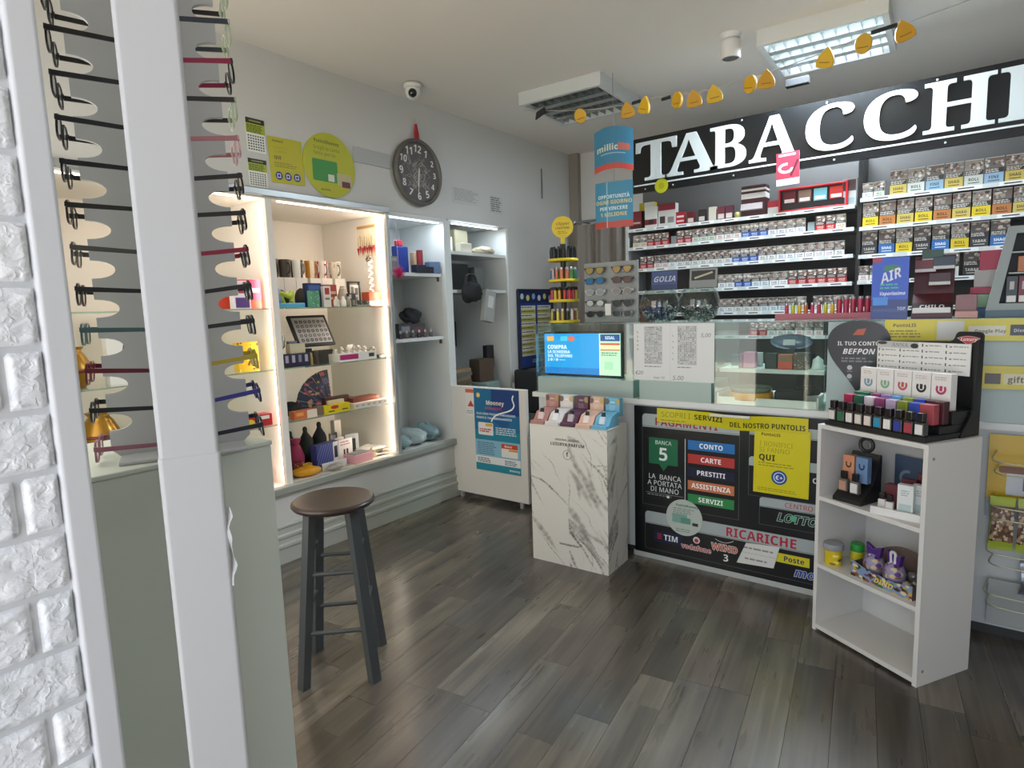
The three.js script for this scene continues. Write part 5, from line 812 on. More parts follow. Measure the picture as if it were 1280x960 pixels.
// ------------------------------------------------------------ service counter
const CZ = -3.25, CT = 0.955, SC = new Sheet(2048, 0.3);
const counterGrey = M(0xcfd3d0, 0.5), frosted = M(0xb9ccc6, 0.35, { transmission: 0.25, thickness: 0 });
{
  const c = thing('service_counter', 'white service counter with a black poster front below the tobacco rack', 'counter', [0, 0, CZ]);
  part(c, 'body', span(-2.24, 1.7, 0.05, 0.925, -0.62, -0.012), counterGrey); part(c, 'plinth', span(-2.2, 1.7, 0, 0.05, -0.6, -0.03), M(0x3c3c3a, 0.6));
  part(c, 'countertop', span(-2.28, 1.72, 0.925, CT, -0.64, 0.004), M(0xdde0dc, 0.4)); part(c, 'bottom_rail', span(-1.56, -0.36, 0.0, 0.03, -0.011, 0.006), M(0xb9bcb8, 0.4));
  const X0 = -1.552, X1 = -0.392, Y0 = 0.03, Y1c = 0.915, W = 1400, H = 1068;
  const p = SC.print(W, H, (g) => {
    const X = (x) => (x - X0) / (X1 - X0) * W, Y = (y) => (Y1c - y) / (Y1c - Y0) * H, K = W / (X1 - X0);
    F(g, '#0d0f10', 0, 0, W, H);
    const silver = '#a9b3b2', line = '#5a6062', red = '#b3243c';
    RR(g, silver, X(-1.5), Y(0.872), X(-0.945) - X(-1.5), 0.078 * K, [26, 26, 0, 0]); g.strokeStyle = line; g.lineWidth = 3; g.strokeRect(X(-1.5), Y(0.8), 0.555 * K, 0.47 * K);
    T(g, 'PAGAMENTI', X(-1.425), Y(0.83), 76, '#a8243a', { w: 0.39 * K });
    RR(g, '#1d6b47', X(-1.46), Y(0.735), 0.175 * K, 0.155 * K, 6); g.beginPath(); g.moveTo(X(-1.4), Y(0.585)); g.lineTo(X(-1.34), Y(0.585)); g.lineTo(X(-1.37), Y(0.54)); g.fill();
    T(g, 'BANCA', X(-1.372), Y(0.708), 38, '#e8f0ea', { align: 'center', style: 'normal' }); T(g, '5', X(-1.372), Y(0.64), 128, '#f4f6f4', { align: 'center' });
    T(g, 'LA  BANCA', X(-1.365), Y(0.505), 50, '#eceeee', { align: 'center', style: 'normal', w: 0.23 * K }); T(g, 'A PORTATA', X(-1.365), Y(0.467), 50, '#eceeee', { align: 'center', style: 'normal', w: 0.23 * K }); T(g, 'DI MANO', X(-1.365), Y(0.429), 50, '#eceeee', { align: 'center', style: 'normal', w: 0.23 * K });
    F(g, '#c9cccc', X(-1.48), Y(0.406), 0.23 * K, 2); fine(g, X(-1.47), Y(0.398), 0.2 * K, 1, 16, '#8a8f90', 0.5); F(g, '#e8e8e8', X(-1.35), Y(0.4), 18, 18);
    F(g, '#d8dbdb', X(-1.244), Y(0.745), 5, 0.36 * K);
    [['CONTO', '#1f72b8', 0.742, '#fff'], ['CARTE', '#b83a34', 0.664, '#fff'], ['PRESTITI', '#161c3a', 0.588, '#fff'], ['ASSISTENZA', '#c8784e', 0.512, '#fff'], ['SERVIZI', '#2f8a4a', 0.434, '#fff']].forEach(([s, c, y, t]) => { F(g, c, X(-1.226), Y(y), 0.257 * K, 0.054 * K); T(g, s, X(-1.097), Y(y - 0.028), 46, t, { align: 'center', w: 0.235 * K }); });
    RR(g, silver, X(-0.895), Y(0.86), 0.5 * K, 0.055 * K, [24, 24, 0, 0]); g.strokeRect(X(-0.895), Y(0.81), 0.48 * K, 0.33 * K); RR(g, silver, X(-0.895), Y(0.69), 0.45 * K, 0.05 * K, [20, 20, 0, 0]); T(g, 'E CONTO', X(-0.62), Y(0.6), 46, '#e6e8e8');
    RR(g, silver, X(-0.838), Y(0.478), 0.42 * K, 0.052 * K, [20, 20, 0, 0]); g.strokeRect(X(-0.838), Y(0.43), 0.42 * K, 0.1 * K); T(g, 'CENTRO', X(-0.715), Y(0.453), 44, red, { style: 'normal' });
    g.strokeStyle = '#cfe6dc'; g.lineWidth = 5; g.font = 'italic bold 74px sans-serif'; g.textAlign = 'left'; g.strokeText('LOTTO', X(-0.755), Y(0.385)); T(g, 'LOTTO', X(-0.755), Y(0.385), 74, '#22403a', { style: 'italic bold', base: 'middle' }); O(g, '#5fae8c', X(-0.672), Y(0.388), 20);
    RR(g, silver, X(-1.485), Y(0.29), 1.06 * K, 0.075 * K, [26, 26, 0, 0]); g.strokeStyle = line; g.lineWidth = 3; g.strokeRect(X(-1.485), Y(0.22), 1.06 * K, 0.16 * K);
    T(g, 'RICARICHE', X(-1.015), Y(0.253), 84, red, { w: 0.385 * K });
    F(g, '#101a3c', X(-1.43), Y(0.18), 0.175 * K, 0.068 * K); for (let i = 0; i < 3; i++) F(g, '#b0283a', X(-1.41), Y(0.165) + i * 16, 34, 9); T(g, 'TIM', X(-1.37), Y(0.146), 58, '#f0f2f4');
    O(g, '#d8d8d8', X(-1.175), Y(0.168), 24); O(g, '#c0282c', X(-1.175), Y(0.166), 14); g.strokeStyle = '#e6e2e2'; g.lineWidth = 5; g.font = 'bold 46px sans-serif'; g.textAlign = 'center'; g.strokeText('vodafone', X(-1.177), Y(0.12)); T(g, 'vodafone', X(-1.177), Y(0.12), 46, '#b0242a', { align: 'center' });
    g.strokeStyle = '#efe6e2'; g.lineWidth = 6; g.font = 'bold 62px sans-serif'; g.strokeText('WIND', X(-1.018), Y(0.155)); T(g, 'WIND', X(-1.018), Y(0.155), 62, '#c05a3a', { align: 'center' }); T(g, '3', X(-1.01), Y(0.1), 66, '#f0f0f0', { align: 'center' }); g.strokeStyle = '#e8dcd8'; g.lineWidth = 4; g.beginPath(); g.moveTo(X(-1.07), Y(0.2)); g.quadraticCurveTo(X(-1.02), Y(0.17), X(-0.97), Y(0.205)); g.stroke();
    F(g, '#d9cf2a', X(-0.75), Y(0.192), 0.16 * K, 0.05 * K); T(g, 'Poste', X(-0.715), Y(0.166), 46, '#1c2a5a'); g.strokeStyle = '#dfe4ec'; g.lineWidth = 6; g.font = 'italic bold 78px sans-serif'; g.textAlign = 'left'; g.strokeText('mobile', X(-0.665), Y(0.105)); T(g, 'mobile', X(-0.665), Y(0.105), 78, '#24489a', { style: 'italic bold' });
  });
  part(c, 'poster_front', printed(span(X0, X1, Y0, Y1c, -0.011, 0.004), p, false), p.mat);
}
{ // stickers and posters on the counter front
  const P = (w, h, d) => SC.print(w, h, d);
  const banner = P(620, 70, (g, w, h) => { F(g, '#cfc51a', 0, 0, w, h); T(g, 'SCOPRI I ', 20, 30, 34, '#8d8710', { style: 'normal' }); T(g, 'SERVIZI', 170, 30, 34, '#24240e'); T(g, 'DEL NOSTRO PUNTOLIS', 320, 44, 32, '#2a2a10', { w: 290 }); fine(g, 20, 56, 140, 1, 10, '#8d8710'); });
  solo('counter_banner', printed(new THREE.PlaneGeometry(0.795, 0.08, 24, 1), banner), banner.mat, 'curling yellow banner strip along the top of the counter poster', 'banner', [-1.008, 0.872, CZ + 0.014], 0).geometry.translate(0, 0, 0);
  { const last = scene.children[scene.children.length - 1], q = last.geometry.attributes.position; for (let i = 0; i < q.count; i++) { const x = q.getX(i); q.setY(i, q.getY(i) + (x < -0.1 ? 0 : 0.002) - 0.01 * Math.exp(-((x - 0.05) ** 2) * 60)); q.setZ(i, q.getY(i) > 0 ? 0.018 * Math.exp(-((x - 0.03) ** 2) * 30) : 0); } last.geometry.computeVertexNormals(); last.material = last.material.clone(); last.material.side = THREE.DoubleSide; }
  solo('banner_fold', rbox(0.21, 0.014, 0.012, 0.004), M(0xdedbd2, 0.5), 'white curled underside of the yellow counter banner', 'banner', [-0.99, 0.892, CZ + 0.032], [0, 0, 0.01]);
  const yq = P(270, 350, (g, w, h) => { F(g, '#d8cc16', 0, 0, w, h); T(g, '▸PuntoLIS', 24, 34, 22, '#3c3c10'); T(g, 'I BONIFICI', 26, 84, 34, '#a89f12', { style: 'normal' }); T(g, 'SI FANNO', 26, 116, 34, '#a89f12', { style: 'normal' }); T(g, 'QUI', 24, 156, 44, '#24240c'); fine(g, 24, 184, 210, 2, 13, '#8a8214', 0.35); O(g, '#1f4a9a', 128, 256, 38); g.strokeStyle = '#dfe8f4'; g.lineWidth = 5; g.beginPath(); g.arc(128, 256, 26, 0, 7); g.stroke(); T(g, '€+', 128, 257, 34, '#eef2f8', { align: 'center' }); fine(g, 24, 320, 200, 2, 10, '#8a8214', 0.35); });
  solo('counter_poster', printed(box(0.268, 0.345, 0.003), yq), yq.mat, 'yellow poster reading QUI taped over the black counter front', 'poster', [-0.736, 0.503, CZ + 0.009], [0, 0, -0.01]);
  const rc = P(220, 220, (g, w, h) => { F(g, '#bcc6bc', 0, 0, w, h); T(g, 'PuntoMooney', 60, 36, 20, '#4a5a52'); fine(g, 44, 56, 130, 3, 12, '#7c8a80', 0.4); RR(g, '#7fa89a', 38, 90, 90, 56, 6); RR(g, '#5f9484', 90, 110, 60, 36, 5); F(g, '#2a3030', 160, 132, 34, 18); fine(g, 60, 180, 100, 2, 12, '#7c8a80', 0.4); });
  solo('round_sticker', printed(new THREE.CylinderGeometry(0.106, 0.106, 0.003, 40).rotateX(Math.PI / 2), rc), rc.mat, 'round pale grey green sticker on the black counter front', 'sticker', [-1.246, 0.288, CZ + 0.008]);
  const cd = P(200, 120, (g, w, h) => { F(g, '#dcdcd6', 0, 0, w, h); fine(g, 20, 30, 160, 1, 16, '#8d8d88', 0.5); F(g, '#bfbfba', 0, 58, w, 3); fine(g, 40, 84, 120, 1, 16, '#8d8d88', 0.5); });
  solo('folded_leaflet', printed(extrude(shapeOf([[-0.118, -0.06], [0.072, -0.05], [0.1, 0.072], [-0.07, 0.06]]), 0.003), cd), cd.mat, 'slanted white card on the lower edge of the counter poster', 'leaflet', [-0.832, 0.152, CZ + 0.007]);
  const ht = P(260, 330, (g, w, h) => { F(g, '#2a2a2c', 0, 0, w, h); g.fillStyle = '#b8522a'; g.beginPath(); g.moveTo(105, 66); g.lineTo(125, 40); g.lineTo(160, 36); g.lineTo(150, 66); g.fill(); T(g, 'IL TUO CONTO', 130, 104, 25, '#e4e4e2', { align: 'center' }); T(g, 'BEFPON', 130, 140, 34, '#eceaea', { align: 'center', style: 'italic bold' }); fine(g, 62, 168, 136, 2, 13, '#77777a', 0.6); for (const [x, y] of [[98, 214], [160, 214], [98, 254], [160, 254]]) { O(g, '#b9b9bb', x, y, 11); F(g, '#77777a', x - 12, y + 15, 24, 4); } });
  const s = new THREE.Shape(); s.moveTo(0, 0); s.bezierCurveTo(-0.05, 0.1, -0.13, 0.15, -0.13, 0.235); s.bezierCurveTo(-0.13, 0.31, -0.07, 0.34, 0, 0.34); s.bezierCurveTo(0.07, 0.34, 0.13, 0.31, 0.13, 0.235); s.bezierCurveTo(0.13, 0.15, 0.05, 0.1, 0, 0);
  solo('heart_sign', printed(extrude(s, 0.006), ht), ht.mat, 'dark grey drop shaped sign with white lettering on the counter glass', 'sign', [-0.408, 1.055, CZ + 0.004]);
}
{ // glass cases on the counter
  const top = 1.398, d0 = -0.42;
  const c = thing('glass_case', 'long glass case with a glass top standing on the service counter', 'glass case', [0, CT, CZ]);
  const h = top - CT;
  part(c, 'top_pane', span(-2.254, 1.65, h - 0.008, h, d0, 0), glassEdge);
  part(c, 'front_pane', span(-2.235, -1.56, 0.105, h - 0.009, -0.008, -0.002), paneMat); part(c, 'front_pane', span(-1.555, -1.085, 0.11, h - 0.009, -0.008, -0.002), paneMat); part(c, 'front_pane', span(-1.08, -0.555, 0.0, h - 0.009, -0.008, -0.002), paneMat);
  part(c, 'frosted_base', span(-2.235, -1.56, 0, 0.104, -0.3, 0), frosted); part(c, 'frosted_base', span(-1.52, -1.1, 0, 0.11, -0.3, 0), frosted); part(c, 'frosted_panel', span(-0.54, 1.65, 0, h - 0.009, -0.02, -0.01), M(0xa8bab8, 0.35));
  for (const x of [-2.25, -1.558, -1.083, -0.55]) part(c, 'end_pane', span(x - 0.003, x + 0.003, 0.0, h - 0.009, d0, -0.01), glassEdge);
  part(c, 'shelf', span(-1.075, -0.56, 0.17, 0.19, -0.38, -0.06), M(0xd2d6d2, 0.45));
  const scr = SC.print(560, 262, (g, w, h2) => {
    F(g, '#1b96dc', 0, 0, w, h2); F(g, '#1277c6', 0, h2 * 0.84, w, h2 * 0.16); F(g, '#e8f4f6', w * 0.735, 0, 6, h2); F(g, '#bfe8c0', w * 0.745, 0, w * 0.255, h2); F(g, '#24488a', w * 0.75, 6, w * 0.24, 42); T(g, 'SISAL', w * 0.87, 28, 26, '#e6eef4', { align: 'center' }); F(g, '#d8553c', w * 0.75, 60, w * 0.24, 12); F(g, '#f0e0a8', w * 0.75, 74, w * 0.24, 22); F(g, '#c8503a', w * 0.75, 100, w * 0.24, 6); fine(g, w * 0.76, 118, 120, 2, 13, '#5a7a5c', 0.5); F(g, '#a8d8b0', w * 0.8, 175, 60, 50);
    RR(g, '#e8a94a', 22, 18, 54, 30, 4); T(g, '▲', 86, 34, 22, '#f0f4f8'); RR(g, '#4ac0d8', 126, 18, 54, 30, 4); RR(g, '#e06a4a', 184, 18, 50, 30, 14);
    T(g, 'COMPRA', 24, 88, 36, '#f4fafc'); T(g, 'LA SCHEDINA', 24, 118, 27, '#e8f4fa'); T(g, 'SUL TELEFONO', 24, 144, 27, '#e8f4fa'); T(g, '2 @ / @ ——', 24, 170, 24, '#e8f4fa');
  });
  const m = thing('customer_screen', 'lit blue customer screen reading COMPRA behind the counter glass', 'screen', [-1.95, CT + 0.106, CZ - 0.07]);
  const em = new THREE.MeshStandardMaterial({ color: 0x111111, roughness: 0.2, emissive: 0xffffff, emissiveMap: SC.tex, emissiveIntensity: 0.95 });
  part(m, 'bezel', rbox(0.57, 0.285, 0.03, 0.005), M(0x1a1c1e, 0.4), [0, 0, -0.02]); part(m, 'display', printed(new THREE.BoxGeometry(0.55, 0.258, 0.002), scr, false), em, [0, 0.143, -0.003]);
  areaLight(0.54, 0.25, 0x9cd8ff, 0.8, [-1.95, CT + 0.25, CZ - 0.068], [-1.95, CT + 0.25, 0]);
  // scratch card sheets taped to the glass
  const sh = SC.print(420, 300, (g, w, h2) => { F(g, '#d6d8d8', 0, 0, w, h2); F(g, '#c4c7c8', w * 0.47, 0, 2, h2); for (const x of [60, 236]) { F(g, '#bcbfc0', x, 14, 98, 200); for (let r = 0; r < 22; r++) for (let c2 = 0; c2 < 9; c2++) if (rnd() < 0.75) F(g, rnd() < 0.4 ? '#5a5c60' : '#8b8e92', x + 3 + c2 * 10.4, 18 + r * 8.9, rr(4, 9), 5); fine(g, x, 224, 90, 1, 10, '#77797c', 0.5); } for (let i = 0; i < 5; i++) { g.strokeStyle = '#55585c'; g.lineWidth = 2; g.beginPath(); g.moveTo(18, 40 + i * 24); g.lineTo(26, 46 + i * 22); g.lineTo(22, 54 + i * 22); g.stroke(); g.beginPath(); g.moveTo(210, 60 + i * 30); g.lineTo(216, 70 + i * 30); g.stroke(); } T(g, '€20', 8, 262, 26, '#4a4c50', { style: 'italic' }); T(g, '5.00', 208, 282, 30, '#55585c', { style: 'italic' }); T(g, '5,00', 350, 62, 26, '#55585c', { style: 'italic' }); T(g, 'max 10', 108, 284, 18, '#66686c', { style: 'italic' }); });
  solo('price_sheet', printed(box(0.47, 0.322, 0.002), sh), sh.mat, 'white sheet with grey number tables taped to the counter glass', 'sheet', [-1.318, 1.07, CZ + 0.0015]);
  // coin tray case
  const tr = thing('drawer_tray', 'white pass-through tray in the glass case', 'tray', [-0.825, CT + 0.0005, CZ - 0.06]);
  part(tr, 'floor', span(-0.24, 0.24, 0, 0.025, -0.28, 0.03), M(0xe6e6e0, 0.4)); part(tr, 'front_lip', span(-0.245, 0.245, 0, 0.04, 0.03, 0.04), M(0xe6e6e0, 0.4)); for (const s of [-1, 1]) part(tr, 'side', span(-0.004, 0.004, 0, 0.06, -0.28, 0.04), M(0xe6e6e0, 0.4), [s * 0.246, 0, 0]);
  const co = thing('coin_dish', 'round yellow rimmed glass coin dish in the white tray', 'dish', [-0.925, CT + 0.026, CZ - 0.12]);
  part(co, 'rim', lathe([[0.08, 0], [0.112, 0], [0.114, 0.006], [0.113, 0.036], [0.108, 0.038], [0.1, 0.036], [0.08, 0.03]], 48), M(0xd9980f, 0.35)); part(co, 'glass_plate', lathe([[0, 0.03], [0.1, 0.032], [0.108, 0.06], [0.104, 0.062], [0.096, 0.04], [0, 0.036]], 48), M(0xc4d2c0, 0.05, { transmission: 0.7, thickness: 0 }));
  const bs = thing('coil_strap', 'black coiled strap in the white tray beside the coin dish', 'strap', [-0.69, CT + 0.026, CZ - 0.13]);
  part(bs, 'pouch', rbox(0.15, 0.055, 0.09, 0.015), M(0x151515, 0.7), [-0.03, 0, 0.02]); part(bs, 'coil', new THREE.TorusGeometry(0.05, 0.013, 10, 36).rotateX(Math.PI / 2).scale(1, 1.6, 0.8), M(0x1a1a1a, 0.6), [0.04, 0.05, -0.02]);
  goods3('lip_balm_box', 'pink carton on the shelf of the glass case', 'box', 0.06, 0.085, 0.05, 0xb0688c, [-0.93, CT + 0.191, CZ - 0.12]); goods3('lip_balm_box', 'magenta narrow carton beside the pink carton', 'box', 0.02, 0.075, 0.05, 0x7a2a58, [-0.975, CT + 0.191, CZ - 0.12]);
  goods3('dark_carton', 'dark green carton on the shelf of the glass case', 'box', 0.06, 0.08, 0.05, 0x22302e, [-0.82, CT + 0.191, CZ - 0.12]); goods3('sweets_box', 'red and brown sweets box on the shelf of the glass case', 'box', 0.07, 0.075, 0.05, pattern('#c84a34', ['#8a6a4a', 0, 0, 1, 0.5]), [-0.75, CT + 0.191, CZ - 0.12]); goods3('sweets_box', 'brown patterned box on the shelf of the glass case', 'box', 0.07, 0.085, 0.05, flowers('#5c5046', ['#8a7a66', '#3a322c', '#b8a88c'], 30), [-0.675, CT + 0.191, CZ - 0.12]);
  solo('white_token', lathe([[0, 0], [0.03, 0], [0.024, 0.05], [0, 0.07]], 20), M(0xdfe6e6, 0.3), 'white cone ornament on the shelf of the glass case', 'ornament', [-0.6, CT + 0.191, CZ - 0.12]);
  { const o = thing('oval_pack', 'silver grey oval dispenser behind the glass of the case', 'dispenser', [-0.765, CT + 0.32, CZ - 0.3]); part(o, 'shell', new THREE.SphereGeometry(0.11, 28, 18).scale(1, 0.38, 0.5), M(0x7c88a0, 0.25, { metalness: 0.3 }), [0, 0, 0]); part(o, 'label_sticker', rbox(0.06, 0.03, 0.002, 0.001), M(0xc8d0d4, 0.4), [0, -0.015, 0.056]); part(o, 'stem', box(0.04, 0.1, 0.03), M(0x3a3e44, 0.4), [0, -0.13, -0.02]); }
  for (let i = 0; i < 4; i++) goods3('gum_pack', ['teal', 'white', 'pale green', 'black'][i] + ' small pack at the back of the case shelf', 'pack', 0.035, 0.06 + 0.015 * (i % 2), 0.03, [0x3a6a6a, 0xd6dad8, 0x9ab8a0, 0x202224][i], [-1.04 + i * 0.13, CT + 0.191, CZ - 0.22]);
}
function goods3(name, label, cat, w, h, d, face, pos, turn = 0, group) { const pr = face && face.mat; return solo(name, pr ? pbox(w, h, d, face) : rbox(w, h, d, 0.003), pr ? face.mat : M(face, 0.45), label, cat, pos, turn, group); }
const GT = 1.3985;                                       // top of the glass case
{ // lighter tower
  const tx = -2.085, tz = CZ - 0.1, t = thing('lighter_tower', 'yellow four tier lighter tower with a round sign on the glass case', 'display stand', [tx, GT, tz]);
  const ym = M(0xd6be1a, 0.4); const tiers = [0.004, 0.135, 0.262, 0.39];
  part(t, 'pole', cyl(0.018, 0.018, 0.5, 16), M(0x2a2a22, 0.5));
  tiers.forEach((y, i) => part(t, 'tier', lathe([[0, 0], [0.09, 0], [0.096, 0.003], [0.096, 0.016], [0.09, 0.018], [0.088, 0.012], [0, 0.012]], 40), ym, [0, y, 0]));
  const p = SP.print(128, 128, (g, w, h) => { F(g, '#d9bd14', 0, 0, w, h); T(g, 'clipper', 64, 44, 24, '#7a6410', { align: 'center', style: 'italic bold' }); T(g, 'LIGHTERS', 64, 68, 18, '#5a4a10', { align: 'center' }); fine(g, 36, 86, 60, 2, 10, '#8a7414', 0.4); });
  part(t, 'round_sign', printed(new THREE.CylinderGeometry(0.068, 0.068, 0.006, 40).rotateX(Math.PI / 2), p), p.mat, [0, 0.605, 0], 0.5); part(t, 'sign_stem', rbox(0.026, 0.06, 0.006, 0.002), ym, [0, 0.49, 0], 0.5);
  const set = [[[0xd8d060, 'lime'], [0xb8a24a, 'gold'], [0x2e2a28, 'black'], [0xcfcac0, 'white'], [0x8a3a2a, 'rust'], [0x9aa84a, 'green']], [[0xc89a2a, 'amber'], [0xb8303a, 'red'], [0xc02a34, 'bright red'], [0xa83040, 'crimson'], [0xc8b83a, 'yellow']], [[0xc8704a, 'coral'], [0xc46a4a, 'salmon'], [0x3a7a3a, 'green'], [0x2f7a40, 'leaf green'], [0x2a6a7a, 'teal'], [0x2a5a80, 'blue'], [0xb8a8b4, 'lilac']], [[0x171717, 'black']]];
  const ordn = ['lowest', 'second', 'third', 'top'];
  tiers.forEach((y, k) => { for (let i = 0; i < 15; i++) { const a = i / 15 * 6.283 + k * 0.2, [c, n] = set[k][i % set[k].length]; const g = thing('lighter', `${n} lighter standing on the ${ordn[k]} tier of the yellow tower`, 'lighter', [tx + 0.076 * Math.sin(a), GT + y + 0.0125, tz + 0.076 * Math.cos(a)], a, `${n} lighters on the ${ordn[k]} tier`); part(g, 'body', cyl(0.0095, 0.0095, 0.062, 10), M(c, 0.3)); part(g, 'cap', k === 1 ? lathe([[0.0095, 0.062], [0.014, 0.066], [0.014, 0.08], [0, 0.084]], 10) : rbox(0.015, 0.016, 0.013, 0.003), M(k === 1 || k === 3 ? 0x141414 : 0xb9b6b0, 0.3, k === 1 || k === 3 ? {} : { metalness: 0.7 }), k === 1 ? [0, 0, 0] : [0, 0.062, 0]); } });
}
{ // sunglasses rack
  const r = thing('sunglasses_rack', 'grey board with two columns of sunglasses standing on the glass case', 'display stand', [-1.78, GT, CZ - 0.16], 0.06);
  part(r, 'board', rbox(0.36, 0.37, 0.008, 0.003), M(0x8f9290, 0.5)); part(r, 'foot', extrude(shapeOf([[0, 0], [0.09, 0], [0, 0.16]]), 0.01).rotateY(Math.PI / 2), M(0x8f9290, 0.5), [0, 0, 0]); for (const x of [-0.09, 0.09]) for (let i = 0; i < 5; i++) part(r, 'nose_peg', rbox(0.014, 0.012, 0.02, 0.003), M(0xb4b8b6, 0.4), [x, 0.036 + i * 0.068, 0.012]);
  const kinds = [[0x2e2a1a, 0x9c8a4a, 'pilot', 'amber lens'], [0x3a2a1c, 0xa88a4a, 'pilot', 'brown lens'], [0x1c2a4a, 0x1f6a9a, 'square', 'blue mirror'], [0x2a1c1a, 0x5a4038, 'square', 'dark brown'], [0xb4b8ba, 0x8a9296, 'round', 'pale grey'], [0xa8a09a, 0x7d7a78, 'round', 'silver grey'], [0x30343a, 0xb4bcbc, 'round', 'clear lens'], [0x1a1e1c, 0x1c2624, 'pilot', 'green black'], [0x16181a, 0x16181c, 'round', 'black lens'], [0x6a7278, 0x2a2e34, 'square', 'grey framed']];
  kinds.forEach(([f, l, k, n], i) => { const col = i % 2, row = Math.floor(i / 2); const x = (col ? 0.09 : -0.09); glasses(`${n} sunglasses on the grey rack, ${['top', 'second', 'third', 'fourth', 'bottom'][row]} row`, 'sunglasses', f, f, l, k, [-1.78 + x, GT + 0.325 - row * 0.068, CZ - 0.125 - x * 0.06], 0.06, 0, undefined, true, true); });
  solo('price_tag', rbox(0.04, 0.07, 0.002, 0.001), M(0xdcdcd8, 0.5), 'white price tag hanging on the sunglasses rack', 'tag', [-1.77, GT + 0.045, CZ - 0.1]);
}
{ // fishbowl jars
  const jar = (x, l, items, card, cl) => {
    const j = thing('fishbowl_jar', l, 'jar', [x, GT, CZ - 0.17]);
    part(j, 'bowl', lathe([[0, 0], [0.06, 0], [0.095, 0.03], [0.112, 0.08], [0.112, 0.12], [0.1, 0.165], [0.085, 0.18], [0.088, 0.187], [0.082, 0.187], [0.08, 0.18], [0.096, 0.163], [0.108, 0.12], [0.108, 0.08], [0.092, 0.033], [0.058, 0.004], [0, 0.004]], 40), M(0xf0f4f2, 0.02, { transmission: 1, thickness: 0 }));
    const g = []; for (let i = 0; i < 150; i++) { const y = 0.012 + 0.075 * rnd(), m = 0.045 + 0.055 * Math.sqrt(Math.min(1, y / 0.06)), a = rr(0, 6.283), q = m * Math.sqrt(rnd()); g.push(new THREE.BoxGeometry(0.024, 0.012, 0.006).rotateX(rr(0, 3)).rotateY(rr(0, 3)).rotateZ(rr(0, 3)).translate(q * Math.cos(a), y, q * Math.sin(a))); }
    const parts = items.map((c, k) => merge(...g.filter((_, i) => i % items.length === k))); parts.forEach((q, k) => { const o = part(j, 'sweets', q, M(items[k], 0.35)); o.userData.kind = 'stuff'; });
    const c = goods3('jar_card', cl, 'card', 0.16, 0.11, 0.003, card, [x, GT + 0.19, CZ - 0.23]); c.rotation.x = -0.1; const st = c; st.position.y = GT + 0.188;
  };
  jar(-1.465, 'round glass bowl of navy sweets on the glass case', [0x1c2450, 0x26346a, 0x9a948c], SP.print(128, 90, (g, w, h) => { F(g, '#3a4c7c', 0, 0, w, h); T(g, 'GOLIA', 64, 40, 36, '#b4bccc', { align: 'center', style: 'italic bold' }); F(g, '#2c3c6a', 0, 66, w, 24); }), 'blue card reading GOLIA behind the navy sweets bowl');
  jar(-1.23, 'round glass bowl of black and silver sweets on the glass case', [0x1c1b1a, 0x6a665e, 0xa8a69e, 0x2e2a26], SP.print(128, 90, (g, w, h) => { F(g, '#8a8d8c', 0, 0, w, h); F(g, '#24221f', 10, 10, 108, 44); g.strokeStyle = '#b8ae94'; g.lineWidth = 9; g.beginPath(); g.moveTo(24, 44); g.lineTo(106, 20); g.stroke(); }), 'grey and black card behind the black sweets bowl');
  goods3('sweets_box', 'brown and cream sweets carton beside the sunglasses rack', 'box', 0.08, 0.12, 0.06, flowers('#8a5a4a', ['#dcc8b0', '#4a2a22', '#c09078'], 30), [-1.62, GT + 0.0, CZ - 0.34]);
}

